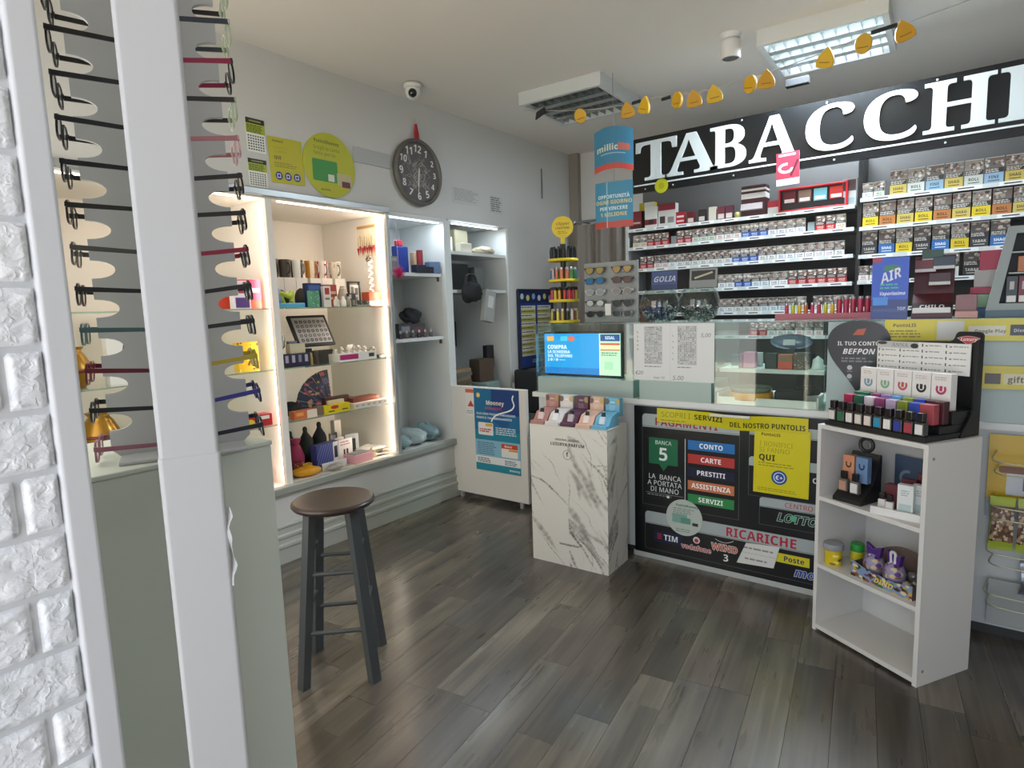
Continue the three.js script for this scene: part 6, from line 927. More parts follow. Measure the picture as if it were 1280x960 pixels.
// ------------------------------------------------------------ right side of the counter
{
  const P = (w, h, d) => SC.print(w, h, d);
  const air = P(170, 260, (g, w, h) => { F(g, '#1b52c8', 0, 0, w, h); F(g, '#12307c', 0, h * 0.68, w, h * 0.32); O(g, '#2f7a6a', 90, 46, 40, 16); F(g, '#b02a48', 0, 0, 44, 20); g.save(); g.translate(84, 78); g.rotate(-0.3); T(g, 'AIR', 0, 0, 58, '#dfe0ee', { align: 'center', style: 'italic bold' }); g.restore(); fine(g, 40, 110, 90, 2, 14, '#3fae9a', 0.5); T(g, 'Vaporissimo', 96, 150, 20, '#e6ecf6', { align: 'center', style: 'italic bold' }); F(g, '#3a8ae0', 8, 166, 70, 34); for (let i = 0; i < 9; i++) O(g, '#2a4a90', 20 + i * 17, 222, 12, 8); T(g, 'TOP', 122, 214, 20, '#b8c8e0'); });
  goods3('vape_display_box', 'tall bright blue box reading AIR on the glass case', 'box', 0.142, 0.278, 0.07, air, [-0.296, GT, CZ - 0.05], 0.05);
  // maroon card holder
  const h = thing('card_dispenser', 'maroon stepped display with small cards on the glass case', 'display stand', [-0.135, GT, CZ - 0.1]);
  const mr = M(0x4c151c, 0.4);
  part(h, 'body', extrude(shapeOf([[0.06, 0], [0.06, 0.03], [-0.02, 0.11], [-0.05, 0.28], [-0.075, 0.28], [-0.075, 0]]), 0.15).rotateY(-Math.PI / 2).translate(0.075, 0, 0), mr);
  const hp = SP.print(160, 60, (g, w, hh) => { F(g, '#2a1216', 0, 0, w, hh); T(g, 'CHILO', 80, 26, 34, '#dcdcd8', { align: 'center' }); });
  part(h, 'front_panel', printed(box(0.145, 0.055, 0.003), hp), hp.mat, [0, 0.028, 0.06], [-0.75, 0, 0]); part(h, 'white_ledge', rbox(0.14, 0.024, 0.02, 0.003), M(0xdcdedc, 0.4), [0, 0.024, 0.075]);
  [[-0.04, 0.225, -0.012, 0x6a1a24, 'dark red'], [0.045, 0.235, -0.01, 0x2c3c4c, 'slate blue'], [0.03, 0.165, 0.02, 0x3c1c1c, 'dark brown'], [-0.01, 0.27, -0.03, 0x2a4a3c, 'green']].forEach(([x, y, z, c, n]) => { const k = thing('tobacco_card', `${n} card with a white edge standing in the maroon display`, 'card', [-0.135 + x * 0.8, GT + y - 0.02, CZ - 0.1 + z + 0.02]); part(k, 'card', rbox(0.08, 0.055, 0.008, 0.002), M(c, 0.4)); part(k, 'white_edge', rbox(0.078, 0.014, 0.002, 0.001), M(0xc8ccca, 0.4), [0, 0.002, 0.005]); });
  goods3('cigar_box', 'small framed box behind the maroon display', 'box', 0.09, 0.1, 0.05, pattern('#3a3230', ['#d8d8d4', 0.1, 0.72, 0.8, 0.2], ['#6a5a4a', 0.15, 0.1, 0.7, 0.4]), [-0.005, GT, CZ - 0.26]);
  const pk = thing('lollipop_stand', 'crimson and pale grey card stand beside the grey framed case', 'display stand', [0.045, GT, CZ - 0.185], -0.1);
  part(pk, 'base', rbox(0.1, 0.04, 0.09, 0.003), M(0x2f5a7a, 0.4)); part(pk, 'picture_panel', rbox(0.085, 0.06, 0.05, 0.003), M(0x8ab08a, 0.4), [0, 0.04, 0]); part(pk, 'red_band', rbox(0.09, 0.03, 0.055, 0.003), M(0x9a1f3c, 0.4), [0, 0.1, 0]); part(pk, 'grey_back', rbox(0.08, 0.075, 0.02, 0.003), M(0xa8a6a4, 0.5), [0.005, 0.13, -0.01]); part(pk, 'crimson_card', rbox(0.08, 0.09, 0.012, 0.003), M(0xa01a3c, 0.4), [0.02, 0.2, -0.01]);
  goods3('pink_carton', 'dusty pink carton on the glass case beside the maroon display', 'box', 0.075, 0.1, 0.06, 0x8f6a6c, [-0.012, GT, CZ - 0.075]); goods3('pink_carton', 'pale pink low carton in front of the dusty pink carton', 'box', 0.08, 0.03, 0.03, 0xc99a94, [-0.01, GT, CZ - 0.025], 0);
  // slanted grey framed case
  const f = thing('framed_case', 'slanted grey framed display case of packets at the end of the counter', 'display case', [0, GT + 0.03, CZ - 0.1]);
  const s = shapeOf([[0.055, 0], [0.62, 0], [0.68, 0.345], [0.115, 0.345]]); s.holes.push(shapeOf([[0.098, 0.028], [0.6, 0.028], [0.648, 0.315], [0.142, 0.315]]));
  part(f, 'frame', extrude(s, 0.05), M(0x8d9896, 0.4)); part(f, 'back_board', extrude(shapeOf([[0.06, 0.002], [0.6, 0.002], [0.66, 0.34], [0.118, 0.34]]), 0.006), M(0x22282a, 0.6), [0, 0, -0.007]); part(f, 'foot', span(0.055, 0.62, -0.03, 0, -0.02, 0.06), M(0x44606e, 0.4));
  for (const y of [0.15, 0.235]) part(f, 'shelf', span(0.125, 0.6, y, y + 0.006, 0, 0.045), M(0xa4aca8, 0.4));
  const fc = [[0.118, 0.03, 0x2a3a3c], [0.158, 0.03, 0x6a1c2a], [0.198, 0.03, 0x2a3430], [0.15, 0.157, 0xb0704a], [0.2, 0.157, 0xa85a3a], [0.17, 0.242, 0x6a8a84], [0.215, 0.242, 0x88a09a]];
  fc.forEach(([x, y, c], i) => goods3('tea_packet', ['dark teal packet with a white base in the grey framed case', 'maroon packet with a white base in the grey framed case', 'black green packet in the grey framed case', 'orange packet on the middle shelf of the framed case', 'rust packet on the middle shelf of the framed case', 'grey green packet on the top shelf of the framed case', 'pale green packet on the top shelf of the framed case'][i], 'packet', 0.036, i < 3 ? 0.11 : 0.065, 0.025, i < 3 ? pattern('#' + new THREE.Color(c).getHexString(), ['#d8dad6', 0.1, 0.72, 0.8, 0.24], ['#b8aeb0', 0.3, 0.2, 0.4, 0.3]) : c, [x + 0.02, GT + 0.03 + y, CZ - 0.078]));
  // yellow promotional strips
  const b1 = P(620, 90, (g, w, h2) => { F(g, '#cfc42a', 0, 0, w, h2); F(g, '#d8c81a', 0, 0, 180, h2); T(g, '▸PuntoLIS', 22, 24, 20, '#3a3a10'); fine(g, 20, 46, 130, 3, 12, '#8a8018', 0.5); F(g, '#cfcfc6', 190, 8, 92, 78); F(g, '#d4d2bc', 296, 30, 120, 38); T(g, '▸ Google Play', 304, 50, 18, '#55554a'); F(g, '#17181a', 430, 26, 82, 42); T(g, 'Disney+', 440, 48, 18, '#c8ccd4'); F(g, '#1c1a26', 524, 26, 92, 42); });
  solo('promo_strip', printed(box(0.64, 0.093, 0.003), b1), b1.mat, 'upper yellow promotional strip along the counter glass', 'banner', [0.015, 1.303, CZ + 0.004]);
  const b2 = P(420, 90, (g, w, h2) => { F(g, '#d2c41c', 0, 0, w, h2); F(g, '#24100e', 40, 30, 50, 40); F(g, '#d4cfa8', 100, 30, 170, 40); T(g, 'giftcards', 112, 52, 30, '#33331c'); F(g, '#d4cfa8', 282, 30, 130, 40); T(g, 'Paysafe', 292, 52, 30, '#22221a'); });
  solo('promo_strip', printed(box(0.44, 0.098, 0.003), b2), b2.mat, 'lower yellow promotional strip reading giftcards', 'banner', [0.245, 1.1, CZ + 0.004]);
  // snack rack against the counter front
  const pb = P(230, 350, (g, w, h2) => { F(g, '#c8a414', 0, 0, w, h2); T(g, 'Panini', 62, 74, 46, '#1d1d16'); fine(g, 80, 110, 130, 1, 14, '#55501a'); RR(g, '#7a4a2a', 20, 130, 180, 30, 8); F(g, '#cfd4d6', 34, 160, 120, 90); F(g, '#3a6a98', 62, 168, 60, 60); F(g, '#8f9a9c', 0, 270, w, 80); });
  const sr = thing('snack_rack', 'wire snack rack with a yellow back board on the counter front', 'rack', [0.29, 0, CZ + 0.014]);
  part(sr, 'back_board', printed(span(-0.195, 0.25, 0.55, 0.91, -0.006, 0), pb, false), pb.mat);
  const wire = M(0xb9b89a, 0.3, { metalness: 0.5 });
  for (const y of [0.84, 0.65, 0.45, 0.27]) { part(sr, 'wire_basket', tube([[-0.17, y, 0.005], [-0.16, y - 0.03, 0.1], [0.2, y - 0.03, 0.1], [0.23, y, 0.005]], 0.003, 40, 6), wire); part(sr, 'wire_basket', tube([[-0.16, y - 0.06, 0.005], [-0.15, y - 0.08, 0.1], [0.2, y - 0.08, 0.1], [0.22, y - 0.06, 0.005]], 0.003, 40, 6), wire); }
  part(sr, 'bottom_panel', rbox(0.4, 0.2, 0.006, 0.002), M(0xa6aaa6, 0.4), [0.03, 0.08, 0.02]);
  const bagGeo = (w, h2) => { const g = new THREE.BoxGeometry(w, h2, 0.05, 8, 14, 2).translate(0, h2 / 2, 0), p = g.attributes.position; for (let i = 0; i < p.count; i++) { const t = p.getY(i) / h2, k = Math.sin(Math.PI * Math.min(1, Math.max(0, (t - 0.08) / 0.84))); p.setZ(i, p.getZ(i) * (0.12 + 0.88 * k) + 0.006 * (fbm(nA, p.getX(i) * 60 + 9, p.getY(i) * 60 + 9, 2) - 0.4)); p.setX(i, p.getX(i) * (1.12 - 0.14 * k)); } g.computeVertexNormals(); return g; };
  const sp = SP.print(96, 200, (g, w, h2) => { F(g, '#6d4f3a', 0, 0, w, h2); F(g, '#a8b83a', 0, 0, w, 34); F(g, '#a8b83a', 0, 166, w, 34); for (let i = 0; i < 70; i++) O(g, pick(['#b89a7a', '#4a3224', '#d8c4a4', '#8a6a50']), rr(0, w), rr(36, 164), rr(4, 9)); });
  const sq = SP.print(96, 200, (g, w, h2) => { F(g, '#b86a34', 0, 0, w, h2); F(g, '#7a2a1c', 0, 0, w, 40); for (let i = 0; i < 50; i++) O(g, pick(['#d8a05a', '#8a4a24']), rr(0, w), rr(44, h2), rr(4, 10)); });
  solo('nut_bag', printed(bagGeo(0.075, 0.23), sp), sp.mat, 'lime edged bag of nuts nearest the bookcase on the wire rack', 'snack bag', [0.15, 0.425, CZ + 0.062], 0.1); solo('nut_bag', printed(bagGeo(0.075, 0.23), sp), sp.mat, 'lime edged bag of nuts next to the orange snack bag', 'snack bag', [0.242, 0.425, CZ + 0.062], -0.1); solo('nut_bag', printed(bagGeo(0.085, 0.2), sq), sq.mat, 'orange brown snack bag on the wire rack', 'snack bag', [0.34, 0.425, CZ + 0.062], 0.05);
  solo('sweet_bag', bagGeo(0.08, 0.12), M(0x8a6a8c, 0.3), 'mauve sweet bag on the upper wire basket', 'snack bag', [0.27, 0.63, CZ + 0.062]); solo('sweet_bag', bagGeo(0.09, 0.15), M(0x7d8288, 0.2, { metalness: 0.6 }), 'silver snack bag on the lowest wire basket', 'snack bag', [0.27, 0.24, CZ + 0.062]);
}

// ------------------------------------------------------------ tobacco rack
const RZ = -4.3;
const shelfL = [2.065, 1.93, 1.768, 1.6, 1.432, 1.268], shelfR = [2.095, 1.925, 1.758, 1.603, 1.44, 1.268], RXM = -0.575;
{
  const r = thing('tobacco_rack', 'grey metal tobacco rack with white price rails behind the counter', 'rack', [0, 0, RZ]);
  const dk = M(0x5c5a58, 0.6), sh = M(0xaeb2b0, 0.45);
  part(r, 'back_panel', span(-2.12, 1.3, 0.3, 2.4, -0.34, -0.32), dk);
  for (const x of [-2.11, RXM, 1.29]) part(r, 'upright', span(x - 0.012, x + 0.012, 0, x < -2 ? 2.09 : 2.4, -0.33, x < -2 ? -0.01 : -0.1), x < -2 ? M(0xc4c8c6, 0.45) : M(0x3a3a3a, 0.5));
  part(r, 'base', span(-2.1, 1.28, 0.0, 0.3, -0.34, -0.02), dk);
  const railP = SP.print(256, 16, (g, w, h) => { F(g, '#d3d9d7', 0, 0, w, h); for (let i = 0; i < 9; i++) { F(g, '#f0f2f0', 8 + i * 28, 2, 18, 12); F(g, '#4a4e50', 11 + i * 28, 6, 10, 4); } });
  const add = (x0, x1, y) => { part(r, 'shelf', span(x0, x1, y - 0.014, y, -0.32, -0.012), sh); const g = printed(span(x0, x1, y - 0.022, y + 0.002, -0.011, -0.005), railP, false); part(r, 'price_rail', g, railP.mat); };
  shelfL.forEach((y) => add(-2.095, RXM - 0.014, y)); shelfR.forEach((y) => add(RXM + 0.014, 1.275, y));
  // sign
  const s = thing('shop_sign', 'long black sign reading TABACCHI in raised white letters', 'sign', [0, 2.315, -4.25]);
  part(s, 'board', span(-2.03, 1.3, 0, 0.38, -0.035, 0), M(0x0a0d0f, 0.32));
  part(s, 'underline', span(-2.02, 1.28, 0.045, 0.055, 0, 0.003), M(0xe6eeee, 0.4));
  for (const [x, y] of [[-1.93, 0.02], [-1.3, 0.02], [-0.75, 0.362], [-1.25, 0.362], [-0.2, 0.362], [-1.72, 0.02], [-0.15, 0.02], [-0.7, 0.02]]) part(s, 'screw', new THREE.SphereGeometry(0.006, 10, 8).scale(1, 1, 0.5), M(0xd8dcdc, 0.3, { metalness: 0.6 }), [x, y, 0.002]);
  const font = await new FontLoader().loadAsync('fonts/droid/droid_serif_bold.typeface.json');
  const lm = M(0xd9e2e2, 0.4);
  for (const [ch, x0, x1] of [['T', -2.0, -1.69], ['A', -1.775, -1.4], ['B', -1.455, -1.22], ['A', -1.2, -0.895], ['C', -0.862, -0.6], ['C', -0.548, -0.287], ['H', -0.257, 0.06], ['I', 0.075, 0.225]]) {
    const g = new TextGeometry(ch, { font, size: 0.3, depth: 0.012, curveSegments: 10, bevelEnabled: false }); g.computeBoundingBox(); const b = g.boundingBox;
    g.translate(-b.min.x, -b.min.y, 0); g.scale((x1 - x0) / (b.max.x - b.min.x), 0.27 / (b.max.y - b.min.y), 1); part(s, 'letter', g, lm, [x0, 0.078, 0]);
  }
  const yc = SP.print(64, 64, (g, w, h) => { F(g, '#c8c81c', 0, 0, w, h); O(g, '#b0b018', 32, 32, 14); });
  solo('round_sticker', printed(new THREE.CylinderGeometry(0.05, 0.05, 0.003, 32).rotateX(Math.PI / 2), yc), yc.mat, 'small round lime yellow sticker on the lower edge of the black sign', 'sticker', [-1.805, 2.34, -4.246]);
  // lettering on the marble print stand
  const sans = await new FontLoader().loadAsync('fonts/droid/droid_sans_bold.typeface.json');
  for (const [str, size, y] of [['ORIGINAL BULGARI', 0.012, 0.745], ['LUZURYA PARFUM', 0.0185, 0.715], ['luzuryaparfum', 0.013, 0.125], ['f', 0.026, 0.655]]) { const g = new TextGeometry(str, { font: sans, size, depth: 0.0008, curveSegments: 3, bevelEnabled: false }); g.computeBoundingBox(); part(globalStand, 'lettering', g, M(size < 0.013 ? 0x77736c : 0x2c2a28, 0.5), [-(g.boundingBox.max.x) / 2, y, 0.1302]); }
  part(globalStand, 'round_mark', new THREE.TorusGeometry(0.027, 0.0012, 6, 36), M(0x55514c, 0.5), [0, 0.665, 0.1302]);
}
// ---- cigarette packs: kinds differ in print; a kind shares its geometry
function packPrint(bg, fg, extra, tall) {
  return SH.print(tall ? 96 : 64, tall ? 150 : 104, (g, w, h) => {
    F(g, bg, 0, 0, w, h); const a = h * (tall ? 0.6 : 0.62); F(g, pick(['#6f6a64', '#8a857e', '#57524d', '#9a958c']), 0, h * 0.03, w, a - h * 0.03);
    for (let i = 0; i < 14; i++) O(g, pick(['#a89a8c', '#6a5a50', '#c8beb4', '#4a4240', '#8a6058', '#e2ded6']), rr(0, w), rr(h * 0.06, a * 0.6), rr(5, 15), rr(4, 10)); F(g, '#2a2724', 0, a * 0.7, w, a * 0.3); fine(g, 5, a * 0.74, w - 10, 3, a * 0.085, '#e2ded6', 0.55);
    F(g, '#d6d6d0', 0, 0, w, h * 0.035); T(g, extra, w / 2, a + (h - a) * 0.42, w * 0.24, fg, { align: 'center', w: w * 0.85 }); F(g, fg, w * 0.2, a + (h - a) * 0.7, w * 0.6, h * 0.03);
  });
}
const smallKinds = [['#dedcd6', '#a82430', 'white and red'], ['#e4e4e0', '#2a4a98', 'white and blue'], ['#d9d9d4', '#3a3a3a', 'white and grey'], ['#b02028', '#f0ece4', 'red'], ['#d8c46a', '#5a3a1a', 'pale gold'], ['#2f5ca8', '#e8ecf4', 'blue'], ['#cfd8dc', '#4a6a8a', 'pale blue'], ['#c9d2c4', '#3a6a4a', 'pale green'], ['#e0d8c8', '#8a5a2a', 'cream'], ['#e6e6e6', '#6a2a4a', 'white and plum']].map(([b, f, n]) => ({ n, p: packPrint(b, f, pick(['LIGHT', 'CLUB', 'BLU', 'SLIM', 'RED', 'GOLD']), false) }));
const bigKinds = [['#c8b45a', '#3a2a14', 'gold'], ['#2a66a8', '#f0f2f4', 'blue'], ['#a8443a', '#f4ece4', 'red'], ['#c9cfc6', '#2a3a34', 'pale grey'], ['#d8c01e', '#3a2a10', 'yellow'], ['#3c4a3a', '#d8dcc8', 'dark green'], ['#8fb0c8', '#22344a', 'light blue'], ['#b8763a', '#2a1a10', 'orange brown'], ['#2c2c34', '#c9c4b4', 'black'], ['#a8c4b4', '#2a4a3c', 'mint']].map(([b, f, n]) => ({ n, p: packPrint(b, f, pick(['ROLL', 'TABAK', 'FINE', 'SHAG']), true) }));
for (const k of smallKinds) k.g = pbox(0.054, 0.088, 0.022, k.p); for (const k of bigKinds) k.g = pbox(0.082, 0.138, 0.026, k.p);
const ordS = ['top', 'second', 'third', 'fourth', 'fifth', 'lowest visible'];
let packNo = {};
const smallPack = (k, x, y, row, side) => solo('cigarette_pack', k.g, k.p.mat, `${k.n} cigarette pack, ${nth(packNo[side + row] = (packNo[side + row] || 0) + 1)} from the ${side === 'left' ? 'white' : 'dark'} upright on the ${ordS[row]} tobacco shelf`, 'cigarette pack', [x, y, RZ - 0.03 + rr(-0.002, 0.002)], rr(-0.05, 0.05), `${k.n} cigarette packs, ${ordS[row]} shelf, ${side} bay`);
const bigPack = (k, x, y, row) => solo('tobacco_pouch', k.g, k.p.mat, `${k.n} tobacco pouch, ${nth(packNo['p' + row] = (packNo['p' + row] || 0) + 1)} from the dark upright on the ${ordS[row]} tobacco shelf`, 'tobacco pouch', [x, y + 0.001, RZ - 0.035], [0, rr(-0.06, 0.06), 0], `${k.n} tobacco pouches, ${ordS[row]} shelf`);
const pusher = (x, y, row) => solo('pack_pusher', rbox(0.042, 0.06, 0.02, 0.003), M(0x9fb4b8, 0.3), `pale translucent pack pusher on the ${ordS[row]} shelf of the tobacco rack`, 'pack pusher', [x, y, RZ - 0.05], 0, `pack pushers, ${ordS[row]} shelf`);
{
  const gaps = { 1: [5, 21], 2: [24], 3: [], 4: [11], 5: [] };
  const start = { 1: -2.065, 2: -2.01, 3: -1.42, 4: -1.42, 5: -1.2 }, end = { 1: -0.61, 2: -0.61, 3: -0.61, 4: -0.82, 5: -0.7 };
  for (let row = 1; row <= 5; row++) { let i = 0, run = pick(smallKinds), left = 2; for (let x = start[row] + 0.028; x < end[row] - 0.02; x += 0.0572, i++) { if (gaps[row].includes(i)) { pusher(x, shelfL[row] + 0.001, row); continue; } if (left-- <= 0) { run = pick(smallKinds); left = Math.floor(rr(1, 4)); } smallPack(run, x, shelfL[row] + 0.001, row, 'left'); } }
  for (let row = 0; row <= 2; row++) { for (let x = -0.52 + (row === 0 ? 0.15 : 0.015), i = 0; x < 0.24; x += 0.0885, i++) { if (row === 2 && i === 8) { pusher(x, shelfR[row] + 0.001, row); continue; } bigPack(bigKinds[(i * 3 + row * 4 + Math.floor(i / 3)) % 10], x, shelfR[row] + 0.001, row); } }
  smallPack(smallKinds[1], -0.525, shelfR[0] + 0.001, 0, 'right'); smallPack(smallKinds[7], -0.465, shelfR[0] + 0.001, 0, 'right');
  for (let x = -0.53, i = 0; x < -0.36; x += 0.058, i++) smallPack(smallKinds[[0, 2, 8][i % 3]], x, shelfR[3] + 0.001, 3, 'right');
  for (let x = -0.78, i = 0; x < -0.6; x += 0.058, i++) smallPack(smallKinds[[2, 0, 1][i % 3]], x, shelfL[4] + 0.001, 4, 'left');
  bigPack(bigKinds[8], 0.0, shelfR[3] + 0.001, 3); bigPack(bigKinds[3], -0.1, shelfR[3] + 0.001, 3);
  // lighters lined up behind the glass case
  const lc = [[0xb0203c, 'dark red'], [0xb8c81c, 'lime'], [0xd8b81c, 'yellow'], [0xc86a1c, 'orange'], [0xc02a5c, 'pink']];
  const tray = solo('lighter_tray', merge(span(-0.3, 0.3, 0, 0.012, -0.04, 0.04), span(-0.3, 0.3, 0.012, 0.028, 0.035, 0.04)), M(0xb8606a, 0.4), 'long pink tray of lighters behind the glass case', 'tray', [-0.55, GT + 0.0, CZ - 0.33]);
  for (let i = 0; i < 16; i++) { const big = i >= 8, [c, n] = big ? [[0xa8203c, 'crimson'], [0xb03050, 'rose']][i % 2] : lc[i % 5]; const g = thing('lighter', `${n} ${big ? 'tall metal capped' : 'slim'} lighter in the long tray`, 'lighter', [-0.8 + i * 0.032, GT + 0.0125, CZ - 0.33], 0, `${n} lighters in the long tray`); part(g, 'body', cyl(big ? 0.0135 : 0.01, big ? 0.0135 : 0.01, big ? 0.085 : 0.06, 12), M(c, 0.3)); part(g, 'cap', cyl(big ? 0.012 : 0.009, big ? 0.01 : 0.008, 0.012, 12), M(0xb9b6b4, 0.25, { metalness: 0.7 }), [0, big ? 0.085 : 0.06, 0]); }
  // boxes on the top shelf of the left bay
  const y = shelfL[0] + 0.001, B = (l, w, h, d, f, x, dz = 0, n = 'carton', c = 'box') => goods3(n, l, c, w, h, d, f, [x, y, RZ - 0.05 + dz]);
  B('maroon carton at the left end of the top tobacco shelf', 0.09, 0.13, 0.06, pattern('#7a1c26', ['#c8b0b0', 0.1, 0.6, 0.8, 0.1], ['#4a1016', 0, 0.75, 1, 0.25]), -2.04);
  B('white carton with a dark red base on the top tobacco shelf', 0.095, 0.15, 0.06, pattern('#dadad6', ['#7a1c26', 0, 0.6, 1, 0.25], ['#2a1a1a', 0.3, 0.62, 0.4, 0.2]), -1.92);
  B('wide white and red carton on the top tobacco shelf', 0.13, 0.16, 0.06, pattern('#d6d6d2', ['#8a2030', 0, 0, 1, 0.3], ['#3a2a2a', 0.1, 0.55, 0.3, 0.3], ['#8a8a88', 0.55, 0.6, 0.35, 0.25]), -1.8, -0.01);
  B('red printed pack beside the wide white carton', 0.065, 0.09, 0.03, pattern('#b02a30', ['#e8dada', 0.1, 0.3, 0.8, 0.15], ['#e8dada', 0.1, 0.65, 0.8, 0.12]), -1.7);
  [['maroon', '#6a1c26', -1.62, 0.08], ['dark brown', '#2e2220', -1.54, 0.085], ['cream', '#d2ccb8', -1.465, 0.095], ['dark pink', '#6a2a3a', -1.405, 0.09], ['plum', '#5a2436', -1.35, 0.09]].forEach(([n, c, x, h]) => B(`${n} cigarette pack lying among boxes on the top tobacco shelf`, 0.05, h, 0.03, pattern(c, ['#cfc8c0', 0.1, 0.55, 0.8, 0.35]), x, 0.01, 'cigarette_pack', 'cigarette pack'));
  solo('glass_ornament', new THREE.SphereGeometry(0.022, 16, 12).translate(0, 0.022, 0), M(0xb8b06a, 0.2), 'small yellow round ornament on the top tobacco shelf', 'ornament', [-1.295, y, RZ - 0.03]);
  { const c = thing('carton_stack', 'maroon and white striped carton display on the top tobacco shelf', 'carton', [-1.19, y, RZ - 0.07]); part(c, 'body', rbox(0.155, 0.2, 0.1, 0.003), M(0x3c1218, 0.5)); part(c, 'white_band', rbox(0.157, 0.035, 0.102, 0.002), M(0xd9d6d2, 0.5), [0, 0.115, 0]); part(c, 'white_band', rbox(0.157, 0.014, 0.102, 0.002), M(0xd9d6d2, 0.5), [0, 0.165, 0]); part(c, 'silver_flap', rbox(0.14, 0.045, 0.02, 0.003), M(0xb0a8a8, 0.3), [-0.01, 0.04, 0.055], [-0.3, 0, 0]); }
  B('red and white pack beside the red framed display', 0.065, 0.085, 0.03, pattern('#d2d2ce', ['#a82434', 0, 0, 1, 0.5]), -1.065, 0.01);
  { const f = thing('red_frame_display', 'bright red framed display with four packs on the top tobacco shelf', 'display', [-0.83, y, RZ - 0.02]);
    part(f, 'back_board', rbox(0.38, 0.14, 0.008, 0.002), M(0x2a1016, 0.4), [0, 0, -0.02]); part(f, 'black_band', rbox(0.36, 0.045, 0.01, 0.002), M(0x141214, 0.4), [0, 0.006, -0.012]);
    for (const [w, h, x, yy] of [[0.4, 0.012, 0, 0.136], [0.4, 0.012, 0, -0.0], [0.012, 0.14, -0.194, 0.003], [0.012, 0.14, 0.194, 0.003]]) part(f, 'red_bar', rbox(w, h, 0.025, 0.004), M(0xd2202c, 0.35), [x, yy, -0.005]);
    [[-0.135, 0x6a1420], [-0.045, 0x8a6a5a], [0.045, 0x7ac0cc], [0.135, 0xc8322c]].forEach(([x, c]) => { const k = part(f, 'sample_pack', rbox(0.075, 0.075, 0.012, 0.002), M(c, 0.4), [x, 0.052, -0.01]); part(k, 'white_label', rbox(0.06, 0.022, 0.002, 0.001), M(0xdcdcd8, 0.4), [0, 0.006, 0.0065]); }); }
  { const p = SP.print(96, 150, (g, w, h) => { F(g, '#b03a50', 0, 0, w, h); F(g, '#e0d2d4', 0, 120, w, 30); F(g, '#dcc8cc', 10, 8, 70, 10); g.strokeStyle = '#e8dcde'; g.lineWidth = 12; g.beginPath(); g.ellipse(40, 72, 26, 18, 0, 0, 5); g.stroke(); g.strokeStyle = '#5a1c28'; g.lineWidth = 9; g.beginPath(); g.moveTo(60, 110); g.lineTo(90, 40); g.stroke(); }); solo('promo_leaflet', printed(box(0.135, 0.2, 0.004), p), p.mat, 'pink and white leaflet hanging in front of the black sign', 'leaflet', [-0.955, y + 0.155, -4.225], [0, 0, 0.02]); }
  B('grey and white tall pack at the right end of the top left tobacco shelf', 0.075, 0.16, 0.03, pattern('#c9cccc', ['#5a4a4c', 0.05, 0.05, 0.9, 0.4], ['#9ab0b4', 0.1, 0.7, 0.8, 0.25]), -0.625, 0.0);
  B('white and yellow flap box under the left end of the sign', 0.12, 0.06, 0.05, pattern('#cfcfc8', ['#b8a41c', 0, 0, 0.35, 1]), -1.99, -0.08).position.y = y + 0.14;
}
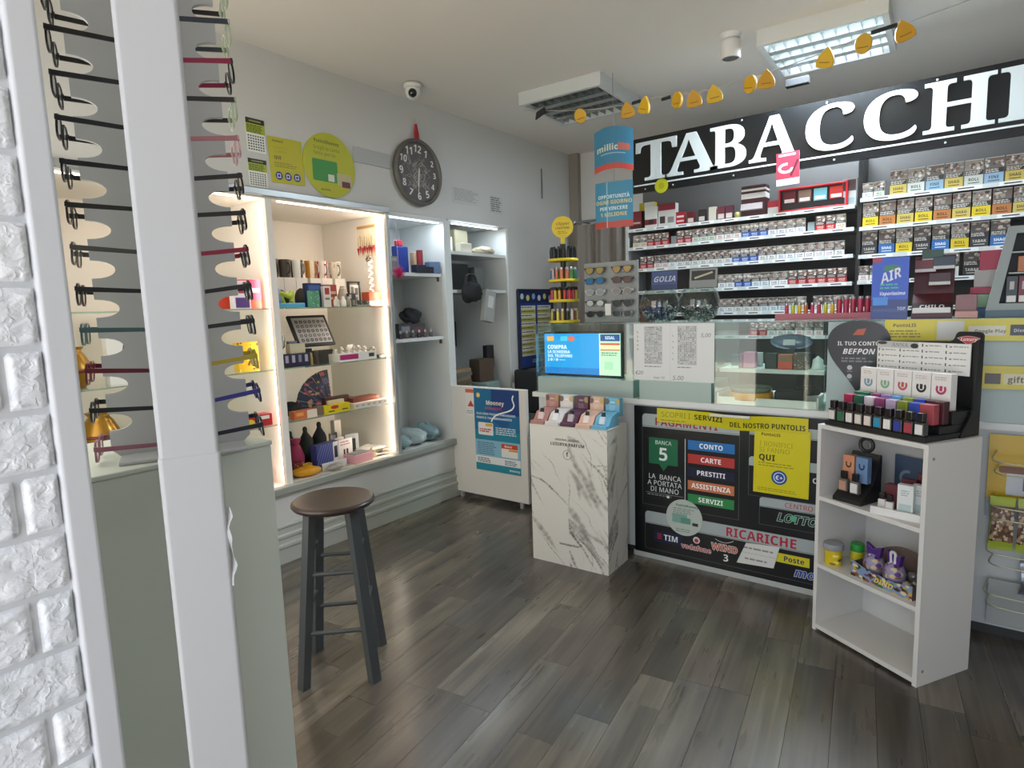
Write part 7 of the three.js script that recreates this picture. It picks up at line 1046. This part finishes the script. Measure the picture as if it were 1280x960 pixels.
// ------------------------------------------------------------ garland and hanging banners
{
  const gz = -3.6, G = [[-2.082, 2.736, 0], [-1.747, 2.699, 1], [-1.631, 2.702, 2], [-1.424, 2.689, 3], [-1.329, 2.672, 4], [-1.213, 2.672, 5], [-1.012, 2.681, 6], [-0.933, 2.683, 7], [-0.643, 2.717, 8], [-0.478, 2.745, 9], [-0.312, 2.754, 10]];
  solo('garland_string', tube([[-2.53, 2.86, gz], ...G.map(([x, y]) => [x, y + 0.03, gz]), [0.05, 2.84, gz], [0.4, 3.015, gz]], 0.0025, 160, 5), M(0xa8a49c, 0.6), 'thin string of the yellow paper garland below the ceiling', 'string');
  const shapes = [(() => { const s = new THREE.Shape(); s.moveTo(0, 0.05); s.quadraticCurveTo(0.05, 0.0, 0.036, -0.034); s.quadraticCurveTo(0, -0.046, -0.036, -0.034); s.quadraticCurveTo(-0.05, 0, 0, 0.05); return s; })(), (() => { const s = new THREE.Shape(); s.absellipse(0, 0, 0.034, 0.042, 0, Math.PI * 2); return s; })()];
  const gy = [0xd0a01a, 0xc8941a, 0xd8ac1c];
  G.forEach(([x, y, i]) => { const o = thing('garland_tag', 'yellow bell shaped paper tag hanging on the garland string', 'garland', [x, y - 0.008, gz + 0.005], undefined, i % 3 ? 'yellow bell shaped garland tags' : 'yellow oval garland tags'); o.userData.label = `yellow ${i % 3 ? 'bell shaped' : 'oval'} paper tag on the garland, ${nth(i + 1)} from the unlit ceiling light`; o.rotation.set(0.1, rr(-0.5, 0.5), rr(-0.3, 0.3)); part(o, 'tag', extrude(shapes[i % 3 ? 0 : 1], 0.012, 0.004), M(gy[i % 3], 0.5)); part(o, 'fold', rbox(0.05, 0.004, 0.004, 0.001), M(0x8a6410, 0.6), [0, -0.02, 0.016]); });
  for (const [x, y, l, n] of [[-1.69, 2.722, 0.06, 'between the first tags'], [-1.498, 2.702, 0.06, 'in the middle of the string'], [-0.394, 2.775, 0.11, 'below the lit ceiling light']]) solo('garland_clip', rbox(l, 0.018, 0.014, 0.004), M(0x1a1816, 0.6), `black clip of the garland ${n}`, 'clip', [x, y, gz], [0, 0, 0.06]);
  solo('garland_bow', extrude(shapeOf([[-0.04, -0.02], [0.04, 0.01], [0.03, 0.04], [-0.03, 0.02]]), 0.01, 0.003), M(0x1e1c1a, 0.6), 'black knot tying the garland to the unlit ceiling light', 'clip', [-2.39, 2.8, gz]);
  const bent = (w, h, p, bow) => { const g = new THREE.PlaneGeometry(w, h, 12, 6); const q = printed(g, p), P = q.attributes.position; for (let i = 0; i < P.count; i++) { const x = P.getX(i), y = P.getY(i); P.setZ(i, bow * (1 - (2 * x / w) ** 2)); if (bow > 0.02) P.setY(i, y + (1 - (2 * x / w) ** 2) * 0.02); } q.computeVertexNormals(); return q; };
  const pA = SP.print(160, 170, (g, w, h) => { F(g, '#3a7c9c', 0, 0, w, h); T(g, 'milliono', 12, 82, 34, '#d8d0b4'); RR(g, '#b8685c', 100, 66, 46, 28, 4); F(g, '#c04a3c', 0, h - 24, w, 24); F(g, '#8fb8c8', 30, 104, 100, 4); });
  const pB = SP.print(160, 180, (g, w, h) => { F(g, '#3f8aac', 0, 0, w, h); F(g, '#c04a3c', 0, h - 26, w, 26); T(g, 'OPPORTUNITÀ', 80, 58, 19, '#d8e4e8', { align: 'center' }); T(g, 'OGNI GIORNO', 80, 80, 22, '#d8c884', { align: 'center' }); T(g, 'PER VINCERE', 80, 104, 19, '#d8e4e8', { align: 'center' }); T(g, '1 MILIONE', 80, 128, 22, '#d8c884', { align: 'center' }); F(g, '#9cc4d4', 52, 0, 4, h); });
  const dm = SP.mat.clone(); dm.side = THREE.DoubleSide;
  solo('hanging_banner', bent(0.25, 0.255, pA, 0.035), dm, 'upper blue hanging banner with a curved face left of the sign', 'banner', [-1.848, 2.465, -3.6], 0.25);
  solo('hanging_banner', bent(0.25, 0.285, pB, 0.018), dm, 'lower blue hanging banner with a red foot left of the tobacco rack', 'banner', [-1.85, 2.14, -3.6], 0.15);
  solo('banner_wire', tube([[-1.85, CE - 0.08, -3.6], [-1.849, 2.75, -3.598], [-1.848, 2.28, -3.6]], 0.0015, 12, 5), M(0x7d7d7a, 0.5), 'thin wire from the ceiling holding the blue banners', 'wire');
}

scene.traverse((o) => { if (o.isMesh) { o.castShadow = true; o.receiveShadow = true; } });
renderer.render(scene, camera);
